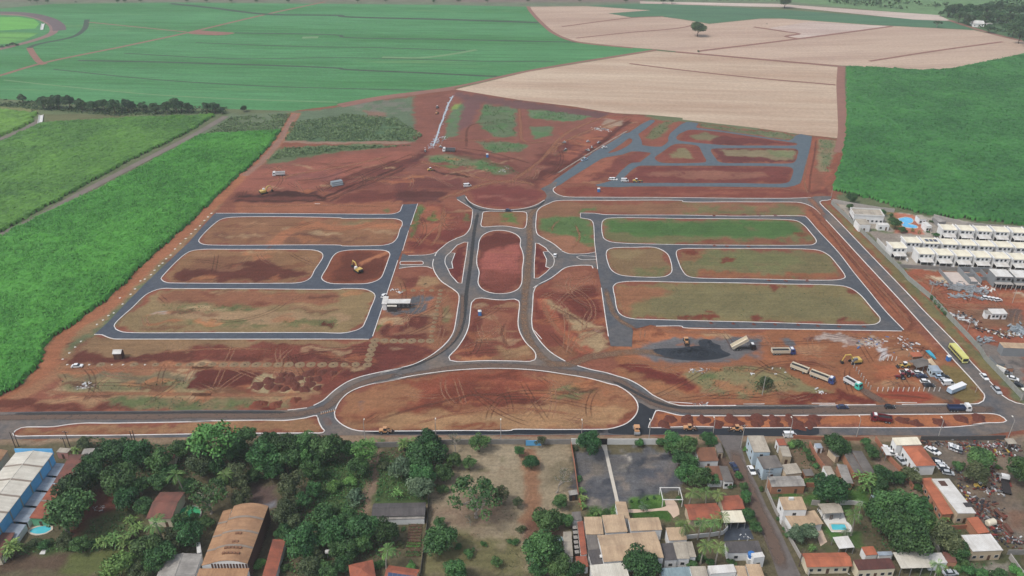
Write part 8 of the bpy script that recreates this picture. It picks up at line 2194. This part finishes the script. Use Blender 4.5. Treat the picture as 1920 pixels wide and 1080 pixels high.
for i, b_ in enumerate(((716, 352), (1228, 432), (1762, 468), (1188, 822), (1690, 922))):
  pole(f'thin pale pole in the building yard, {nth(i)} in reading order', 'R2', b_, 7.5, group='poles in the building yard', cross=False, r=.13)
pole('leaning-looking lamp pole beside the lone yard bush', 'R4', (335, 690), 9.0, cross=False)
pole('short pole at the inside of the ring road corner', 'R3', (1290, 655), 3.5, cross=False, r=.1)
o = thing('street_lamp', 'pole with a big white lamp head at the right edge', 'street lamp', Q('R3', 1875, 755)); MB().tube([(0, 0, 0), (0, 0, 5.2)], [.2, .16], 8).build('pole', M_conc, o); MB().frustum((-1.2, 1.2, -.8, .8), (-.9, .9, -.6, .6), 5.2, 5.6).build('lamp_head', M_lamp, o)
pole('thin pole at the corner by the cane field', 'U5', (1668, 905), 8.0, cross=False, r=.12)
tree_rows = [('R3', [(32 + 66 * i, 640) for i in range(13)], 'white post along the lower works fence'), ('R3', [(62 + 52 * i, 245) for i in range(5)], 'white post along the upper works fence'),
      ('R4', [(1478 + 30 * i, 300 + 40 * i) for i in range(9)], 'pale post along the slanting works fence')]
for k, pts, lb in tree_rows:
  for i, (x, y) in enumerate(pts):
    o = thing('fence_post', f'{lb}, {nth(i)} from the {"left" if k == "R3" else "top"}', 'post', Q(k, x, y), 0, lb.replace('post', 'posts'))
    MB().box(-.12, .12, -.12, .12, 0, 1.9).build('shaft', M_conc_w if k == 'R3' else M_conc, o); MB().frustum((-.15, .15, -.15, .15), (-.03, .03, -.03, .03), 1.9, 2.05).build('cap', M_conc_w, o)
for i in range(8):
  x, y = 1165 + i * 18, 655 - i * 4.5
  o = thing('road_barrier', f'red and white road marker at the link road, {nth(i)} from the left', 'barrier', Q('R7', x, y) + Vector((0, 0, .07)), 0, 'road markers at the link road')
  MB().frustum((-.28, .28, -.28, .28), (-.2, .2, -.2, .2), 0, .35).build('base', PM('orange'), o); MB().tube([(0, 0, .35), (0, 0, 1.1)], [.16, .1], 8).build('stripe', M_conc_w, o)
# ------------------------------------------------------------------ heaps, pits, rubble
def heap_mesh(rx, ry, h, seed, n=16, rings=7, rough=.25):
  rg = np.random.default_rng(seed)
  vs = [(0, 0, h)]; fs = []
  ph = rg.uniform(0, 6.28, 4); am = rg.uniform(.04, .13, 4)
  for r in range(1, rings + 1):
    t = r / rings
    for k in range(n):
      a = 2 * math.pi * k / n
      w = 1 + sum(am[j] * math.sin((j + 2) * a + ph[j]) for j in range(4))
      z = h * (math.cos(math.pi * t * .5) ** 1.1) * (1 + rg.uniform(-rough, rough)) if r < rings else -.02
      vs.append((rx * t * w * math.cos(a), ry * t * w * math.sin(a), max(z, -.02)))
  for k in range(n): fs.append((0, 1 + k, 1 + (k + 1) % n))
  for r in range(rings - 1):
    for k in range(n):
      a, b = 1 + r * n + k, 1 + r * n + (k + 1) % n
      fs.append((a, a + n, b + n, b))
  me = bpy.data.meshes.new('heap'); me.from_pydata(vs, [], fs); me.update()
  return me
M_soil_dr = mat("soil_dark_red", C(112, 60, 46), .3, 1.4, .95, bmp=.06)
M_soil_rd = mat("soil_red", C(132, 70, 50), .3, 1.2, .95, bmp=.06)
M_soil_or = mat("soil_orange", C(160, 104, 74), .3, 1.2, .95, bmp=.05)
M_soil_tan = mat("soil_tan", C(146, 120, 88), .3, 1.4, .95, bmp=.05)
M_lime = mat("lime", C(226, 222, 212), .2, 1.6, .95, bmp=.04)
M_asph_heap = mat("asphalt_millings", C(54, 60, 68), .4, .8, .95, C(34, 38, 44), bmp=.08)
def heap(label, key, x, y, rx, h, m_, seed, group=None, name='soil_heap', cat='soil heap', ky=1.0):
  p = Q(key, x, y)
  s = scale_at(p) / REG[key][2]
  o = obj(name, heap_mesh(rx * s, rx * s * ky, h, seed), m_)
  o.location = (p.x, p.y, 0)
  o.rotation_euler = (0, 0, random.uniform(-.4, .4))
  return tag(o, label, cat, group)
top = [(560, 412, 52), (715, 415, 58), (860, 416, 55), (1110, 412, 62), (1265, 408, 30), (1350, 408, 72), (1497, 408, 50), (1642, 408, 56), (1856, 412, 62)]
for i, (x, y, r) in enumerate(top): heap(f'dark red earth heap on the right median, {nth(i)} in the upper row', 'R8', x, y, r * 1.1, .75, M_soil_dr, 20 + i, 'earth heaps on the right median', ky=1.1)
low = [(505, 462, 60), (985, 462, 62), (1185, 460, 55), (1330, 463, 45), (1510, 460, 60), (1700, 466, 80), (1820, 466, 60)]
for i, (x, y, r) in enumerate(low): heap(f'dark red earth heap on the right median, {nth(i)} in the lower row', 'R8', x, y, r * 1.05, .7, M_soil_dr, 40 + i, 'earth heaps on the right median')
for i, (x, y, r) in enumerate([(360, 1012, 85), (530, 1050, 80), (830, 1040, 90), (1110, 992, 90), (1330, 980, 95)]): heap(f'dark red earth heap at the right end of the median, {nth(i)} from the left', 'R3', x, y, r, .8, M_soil_dr, 60 + i, 'earth heaps on the right median')
for i, (x, y, r) in enumerate([(590, 400, 60), (690, 355, 55), (700, 405, 50), (790, 350, 52), (770, 415, 45), (840, 430, 40), (890, 358, 60), (930, 390, 45), (960, 332, 45), (1010, 430, 55), (940, 425, 40), (1060, 390, 50), (1060, 345, 45), (1050, 290, 55), (1170, 275, 45), (1270, 285, 40), (1130, 420, 40), (880, 312, 50), (820, 300, 40), (1130, 340, 45)]):
  heap(f'dark red earth heap left of the avenue curve, {nth(i)} of the scattered group', 'R7', x, y, r * 1.05, .7, M_soil_dr, 80 + i, 'earth heaps left of the avenue')
for i, (x, y, r) in enumerate([(580, 570, 60), (640, 560, 45), (755, 570, 60), (930, 528, 50)]): heap(f'red earth heap beside the lower left avenue, {nth(i)} from the left', 'R7', x, y, r, .9, M_soil_rd, 110 + i, 'earth heaps by the lower left avenue')
ah = heap_mesh(1, 1, 1, 5, 64, 26, .32)
p0, p1 = Q('R5', 420, 430), Q('R5', 1460, 420)
o = obj('asphalt_heap', ah, M_asph_heap); o.location = (p0 + p1) / 2; o.scale = ((p1 - p0).length / 2, (Q('R5', 900, 300) - Q('R5', 900, 515)).length * .4, 1.2); tag(o, 'long low heap of dark asphalt under the tipping truck', 'asphalt heap')
heap('small blackish asphalt heap behind the tipping truck', 'R5', 1150, 320, 130, 1.1, M_asph_heap, 6, None, 'asphalt_heap', 'asphalt heap')
# planting pits: ring of spoil with a dark hole
M_hole = mat("pit_hole", C(48, 36, 32), .2, 2, 1.0)
def pit_mesh(seed):
  rg = np.random.default_rng(seed)
  n = 14; vs, fs = [], []
  for r, z in ((.28, .02), (.55, .22), (1.0, .16), (1.5, .08), (2.0, -.01)):
    for k in range(n):
      a = 2 * math.pi * k / n; w = 1 + rg.uniform(-.09, .09)
      vs.append((r * w * math.cos(a), r * w * math.sin(a), z * rg.uniform(.7, 1.3) if z > 0 else z))
  for r in range(4):
    for k in range(n):
      a, b = r * n + k, r * n + (k + 1) % n
      fs.append((a, a + n, b + n, b))
  me = bpy.data.meshes.new('spoil_ring'); me.from_pydata(vs, [], fs); me.update()
  return me
PITM = [pit_mesh(i) for i in range(4)]
me_hole = MB().tube([(0, 0, -.01), (0, 0, .035)], [.34, .34], 10).mesh('hole')
def pit(label, key, x, y, group, m_=None, s=1.0):
  o = thing('planting_pit', label, 'planting pit', Q(key, x, y), random.uniform(0, 6), group)
  k = s * random.uniform(.85, 1.15); o.scale = (k, k, 1)
  r = obj('spoil_ring', random.choice(PITM), M_soil_tan, o)
  if m_:
    r.material_slots[0].link = 'OBJECT'; r.material_slots[0].material = m_
  obj('hole', me_hole, M_hole, o)
rows = [('R7', [(x, 210) for x in (80, 180, 280, 380, 478, 578, 678, 775, 873, 972, 1072, 1172, 1272, 1370, 1470)], 'in the long row above the earth heaps', 1.0),
    ('R7', [(1578, 212), (1587, 163), (1602, 120), (1617, 76), (1632, 35)], 'in the short column left of the office plot', 1.0),
    ('U7', [(378, 710), (483, 710), (590, 713), (690, 715), (792, 715), (898, 715), (1000, 713)], 'in the row below the office plot', .95),
    ('U7', [(1012, 660), (1020, 607), (1033, 555), (1045, 507), (1055, 460), (1065, 415), (1075, 367), (1083, 322), (1093, 277), (1102, 233), (1110, 190), (1118, 148)], 'in the column right of the office', .62),
    ('U7', [(703, 147), (808, 147), (910, 147), (1015, 147)], 'in the row above the office', .62),
    ('R6', [(905, 210), (1207, 210), (1400, 210), (1607, 210), (1710, 210), (1807, 210), (1905, 210)], 'in the row right of the white car', .8)]
for k, pts, ph, s in rows:
  for i, (x, y) in enumerate(pts): pit(f'tan planting pit {ph}, {nth(i)} along', k, x, y, 'planting pits ' + ph, None, s)
lime = [('T4', p) for p in ((455, 840), (423, 872), (390, 905), (353, 940), (545, 745), (580, 720), (610, 695), (640, 680), (675, 595), (690, 630), (735, 575), (760, 545), (790, 500), (815, 490), (850, 465), (870, 440), (895, 415), (915, 400), (935, 375), (960, 355), (985, 320), (1015, 290), (1045, 262), (1075, 235), (1100, 210), (1125, 190), (1150, 160), (1170, 140), (1190, 120))] + [('R6', (x, 210)) for x in (605, 803, 1007, 1108, 1305)]
for i, (k, (x, y)) in enumerate(lime):
  heap(f'small white lime heap along the western verge, {nth(i)} in the line', k, x, y, (6.5 if k == 'T4' else 10), .22, M_lime, 300 + i, 'white lime heaps on the western verge', 'lime_heap', 'lime heap')
for i, (x, y) in enumerate(((160, 735), (285, 738), (400, 742), (520, 742), (650, 745), (760, 750), (880, 755), (1020, 755), (485, 495), (580, 497), (700, 497), (175, 130), (250, 128), (345, 128), (430, 128), (520, 128), (180, 300), (250, 302), (370, 304))):
  heap(f'little red soil heap on the right-hand grid streets, {nth(i)} of the scatter', 'T6', x, y + 3, 15, .3, M_soil_dr, 340 + i, 'little soil heaps on the right-hand streets')
def rubble(label, spec, n, r, mats_, width, seed, name='rubble_heap', cat='rubble', kind=None, boxes=0.3, hz=.0):
  """a heap of broken pieces, joined per material colour"""
  rg = random.Random(seed); random.seed(seed)
  pts = smooth(L(spec), False, 2) if spec.count(',') > 1 else [Vector((p.x, p.y)) for p in L(spec)]
  c = pts[len(pts) // 2]
  o = thing(name, label, cat, (c.x, c.y, 0))
  mbs = [MB() for _ in mats_]
  for i in range(int(n * (.6 if n < 60 else .85))):
    p = rg.choice(pts) - c
    x, y = p.x + rg.gauss(0, width * .45), p.y + rg.gauss(0, width * .45)
    k = rg.randrange(len(mats_)); s = r * rg.uniform(.3, .85)
    if rg.random() < boxes:
      a = rg.uniform(0, 3.14); ca, sa = math.cos(a), math.sin(a); l, w, h = s * rg.uniform(1, 2.2), s * .6, s * rg.uniform(.3, .9)
      b = MB().box(-l, l, -w, w, 0, h); b.v = [(x + vx * ca - vy * sa, y + vx * sa + vy * ca, vz + hz * rg.random()) for vx, vy, vz in b.v]
      mbs[k].add(b.v, b.f)
    else:
      mbs[k].rock((x, y, hz * rg.random()), s)
  for mb, m_ in zip(mbs, mats_):
    if mb.v:
      q = mb.build('pieces', m_, o); q['kind'] = 'stuff'
  return o
M_white_r = mat("rubble_white", C(208, 208, 206), .2, 2, .9); M_grey_r = mat("rubble_grey", C(140, 140, 140), .25, 2, .9); M_blue_r = mat("rubble_blue", C(176, 204, 220), .2, 2, .8)
M_rust = mat("scrap_rust", C(118, 74, 58), .35, 2, .8); M_dkscrap = mat("scrap_dark", C(58, 56, 60), .3, 2, .7); M_yel = mat("scrap_yellow", C(196, 168, 72), .25, 2, .7); M_redsc = mat("scrap_red", C(150, 60, 52), .25, 2, .7)
rubble('line of white and pale blue stones down the drainage channel', 'T2 628,540 600,590 580,650 560,700 545,745 530,790', 300, .5, [M_white_r, M_blue_r], 1.3, 3, 'stone_channel', 'stones')
rubble('spread of white stones at the foot of the channel', 'T2 570,770 540,790 520,810 510,830', 120, .6, [M_white_r, M_blue_r, M_grey_r], 4.5, 4, 'stone_pile', 'stones')
rubble('cluster of white bags on the upper red slope', 'U4 580,250 640,255 690,260', 60, .8, [M_white_r, M_grey_r], 4.5, 5)
rubble('pale rubble with an orange piece right of the white bags', 'U4 735,270 750,268', 16, .7, [M_white_r, M_soil_or], 2.5, 6)
rubble('white rubble near the earth track above the roundabout', 'U3 1165,432 1220,430 1230,385 1270,390', 26, .7, [M_white_r, M_grey_r], 3, 7)
rubble('white scraps beside the weedy ground below the asphalt heap', 'R5 960,650 1050,660 1090,640', 40, .55, [M_white_r, M_grey_r], 2.2, 8)
rubble('a few white scraps left of the lone yard bush', 'R4 205,412', 9, .5, [M_white_r, M_soil_tan], 1.6, 9)
rubble('pale boards near the two-bodied truck', 'R4 490,370 590,370', 12, .6, [M_soil_tan, M_white_r], 2, 10, boxes=.9)
rubble('white debris by the lower avenue kerb', 'R4 1060,645 1110,650', 16, .5, [M_white_r], 1.6, 11)
rubble('broken stones by the kerb of the lower avenue', 'R8 790,272 900,275', 26, .45, [M_white_r, M_grey_r], 1.6, 12)
rubble('white lumps on the weedy ground at lower left', 'R6 730,400 790,395', 18, .6, [M_white_r], 2.2, 13)
rubble('building waste with blue sheet above the works yard', 'T6 1010,860 1060,840 1100,830 1120,860', 90, .6, [M_white_r, M_grey_r, M_dkscrap, M_soil_or, mat("sheet_blue", C(60, 110, 170), .2, 1, .6)], 4.5, 14)
rubble('dark and white waste pile left of the turquoise boat', 'T6 1225,825 1250,850 1270,880 1290,860', 110, .6, [M_white_r, M_dkscrap, M_grey_r, M_rust], 4.0, 15)
rubble('white boards above the site office', 'U7 610,145 640,165', 14, .6, [M_white_r], 2.2, 16, 'board_stack', 'boards', boxes=1)
rubble('long field of grey concrete block stacks in the building yard', 'R2 950,250 1060,270 1200,280 1340,320', 230, .9, [M_grey_r, MATS["rubble_grey"], mat("block_blue", C(146, 156, 162), .2, 2, .9)], 4.6, 17, 'block_stacks', 'blocks', boxes=1, hz=.5)
rubble('grey heap of blocks left of the long field', 'R2 740,220 810,225', 34, .7, [M_grey_r], 2.4, 18, 'block_stacks', 'blocks', boxes=1, hz=.4)
rubble('row of grey gravel bags before the white cars', 'R2 1010,385 1150,385 1250,385 1370,410', 150, .8, [MATS["block_blue"], M_grey_r], 2.4, 19, 'gravel_bags', 'bags', hz=.5)
rubble('white sheet heap beside the roofless walls', 'R2 1380,260 1430,280 1490,300', 34, .9, [M_white_r, M_lime], 2.4, 20)
rubble('scrap cars and metal left of the dark workshop ground', 'R2 1010,640 1100,640 1200,690 1270,720', 110, .8, [M_white_r, M_rust, M_dkscrap, M_grey_r], 3.4, 21, 'scrap_heap', 'scrap', boxes=.7, hz=.5)
rubble('long white and brown scrap row beside the orange earth', 'R2 1330,800 1450,830 1600,860 1780,870', 150, .8, [M_white_r, M_rust, M_dkscrap, M_soil_tan], 3.2, 22, 'scrap_heap', 'scrap', boxes=.6, hz=.4)
rubble('blue-grey block pile at the right edge of the building yard', 'R2 1780,800 1860,820 1914,850', 80, .9, [MATS["block_blue"]], 4, 23, 'block_stacks', 'blocks', boxes=1, hz=.8)
rubble('grey block pile at the corner of the panel wall', 'R2 1350,950 1480,940', 50, .8, [M_grey_r, MATS["block_blue"]], 3, 24, 'block_stacks', 'blocks', boxes=1, hz=.6)
for i, (sp, n, w) in enumerate([('F6 470,180 560,190 600,185', 60, 2.5), ('F6 730,195 800,205 900,215', 120, 3.2), ('F6 930,200 1010,205 1090,210', 120, 3.4), ('F6 800,240 900,245 1050,250', 110, 3.0), ('F6 700,380 740,400 760,430', 50, 2.5), ('F6 920,360 960,400 940,450', 90, 4),
                ('F6 860,490 930,500 980,505', 80, 2.5), ('F6 720,490 760,540 800,580', 70, 2.2), ('F6 830,590 880,640 900,600', 100, 4), ('F6 880,690 940,740 960,780', 100, 3.5), ('F6 1010,830 1060,860 1110,860', 80, 4), ('F6 960,640 1000,690', 40, 2)]):
  rubble(f'heap of mixed scrap metal in the scrap yard, {nth(i)} in reading order', sp, n, .55, [M_rust, M_dkscrap, M_rust, M_dkscrap, M_grey_r, M_redsc, M_white_r, M_yel][: 5 + i % 4], w, 40 + i, 'scrap_heap', 'scrap', boxes=.75, hz=.5)
for i, (sp, lb) in enumerate([('F5 1000,1050 1100,1055', 'junk in front of the orange-tiled veranda house'), ('F5 390,820 440,815', 'pots and junk in the dark paved yard'), ('F1 650,620 690,630', 'white scraps in the red earth yard')]):
  rubble(lb, sp, 26, .35, [M_grey_r, M_white_r, M_dkscrap], 1.6, 70 + i, 'junk_heap', 'junk', boxes=.6)
o = thing('tank', 'cream cylindrical tank lying in the scrap yard', 'tank', Q('F6', 922, 735), .3); MB().tube([(-1.6, 0, 1.1), (-1.3, 0, 1.1), (1.3, 0, 1.1), (1.6, 0, 1.1)], [.8, 1.1, 1.1, .8], 14).build('barrel', PM('cream'), o); MB().box(-.9, .9, -.5, .5, 0, .3).build('cradle', M_chassis, o)
for i, (a, b) in enumerate((((950, 640), (1020, 705)), ((1018, 738), (1065, 800)))):
  p, q = Q('F6', *a), Q('F6', *b)
  o = thing('steel_beam', f'{("upper", "lower")[i]} long rusty steel beam lying in the scrap yard', 'beam', (p + q) / 2, math.atan2(q.y - p.y, q.x - p.x), 'rusty beams')
  ln = (q - p).length / 2; MB().box(-ln, ln, -.6, .6, 0, .25).build('flange', M_rust, o); MB().box(-ln, ln, -.15, .15, .25, .8).build('web', M_rust, o); MB().box(-ln, ln, -.6, .6, .8, 1.0).build('flange', M_rust, o)
loader('yellow tractor frame among the scrap', 'F6', 850, 480, .1, 'yellow', s_=.8)
# culverts beside the canes and small kit
for i, (k, a, b) in enumerate((('T1', (225, 700), (233, 650)), ('T1', (235, 168), (243, 135)))):
  p, q = Q(k, *a), Q(k, *b)
  o = thing('culvert', ('white concrete culvert at the left cane corner', 'white culvert in the curved channel')[i], 'culvert', (p + q) / 2, math.atan2(q.y - p.y, q.x - p.x), 'white culverts')
  ln = (q - p).length / 2; MB().box(-ln, ln, -1.6, 1.6, 0, .3).build('apron', M_conc_w, o); MB().box(-ln, ln, -1.6, -1.3, .3, .9).build('wing_wall', M_conc_w, o); MB().box(-ln, ln, 1.3, 1.6, .3, .9).build('wing_wall', M_conc_w, o)
p = Q('U2', 1150, 640); o = thing('pipe_stack', 'grey stack of pipes beside the trench', 'pipes', p, .5)
for r in range(3):
  for i in range(5 - r): MB().cyl((-3.5, (i - 2 + r / 2) * 1.05, .5 + r * .9), .5, 7, 'X', 10).build('pipe', MATS["block_blue"], o)
heap('orange tan spoil heap at the left of the channel machine', 'U3', 500, 130, 30, 1.0, M_soil_or, 400)
heap('dark green weedy tussock near the lone yard pole', 'R4', 345, 600, 40, .6, M_soil_tan, 401, None, 'soil_heap', 'soil heap')
tb = copy_tree(next(x for x in bpy.data.objects if x.name.startswith('bush')))
tb.location = Q('R4', 345, 600); tb['label'] = 'lone tall bush on the weedy yard beside a pole'; tb['category'] = 'bush'; tb['group'] = 'yard bushes'; tb.scale = (4.2, 4.2, 6); tb.children[-1].material_slots[0].material = LEAF['mid']
# ================================================================== HAZE: one closed box of thin even air round everything
def haze(density):
  mb = MB().box(-13000, 13000, -13000, 13000, -1.0, 196.0)
  m = bpy.data.materials.new("haze_air"); m.use_nodes = True
  nt = m.node_tree; nt.nodes.clear()
  out = nt.nodes.new("ShaderNodeOutputMaterial"); v = nt.nodes.new("ShaderNodeVolumePrincipled")
  v.inputs["Density"].default_value = density
  v.inputs["Color"].default_value = (0.86, 0.92, 1.0, 1)
  v.inputs["Anisotropy"].default_value = 0.2
  nt.links.new(v.outputs[0], out.inputs["Volume"])
  o = mb.build('haze', m)
  tag(o, 'thin pale blue haze over the whole landscape', None, None, 'stuff')
haze(0.00012)
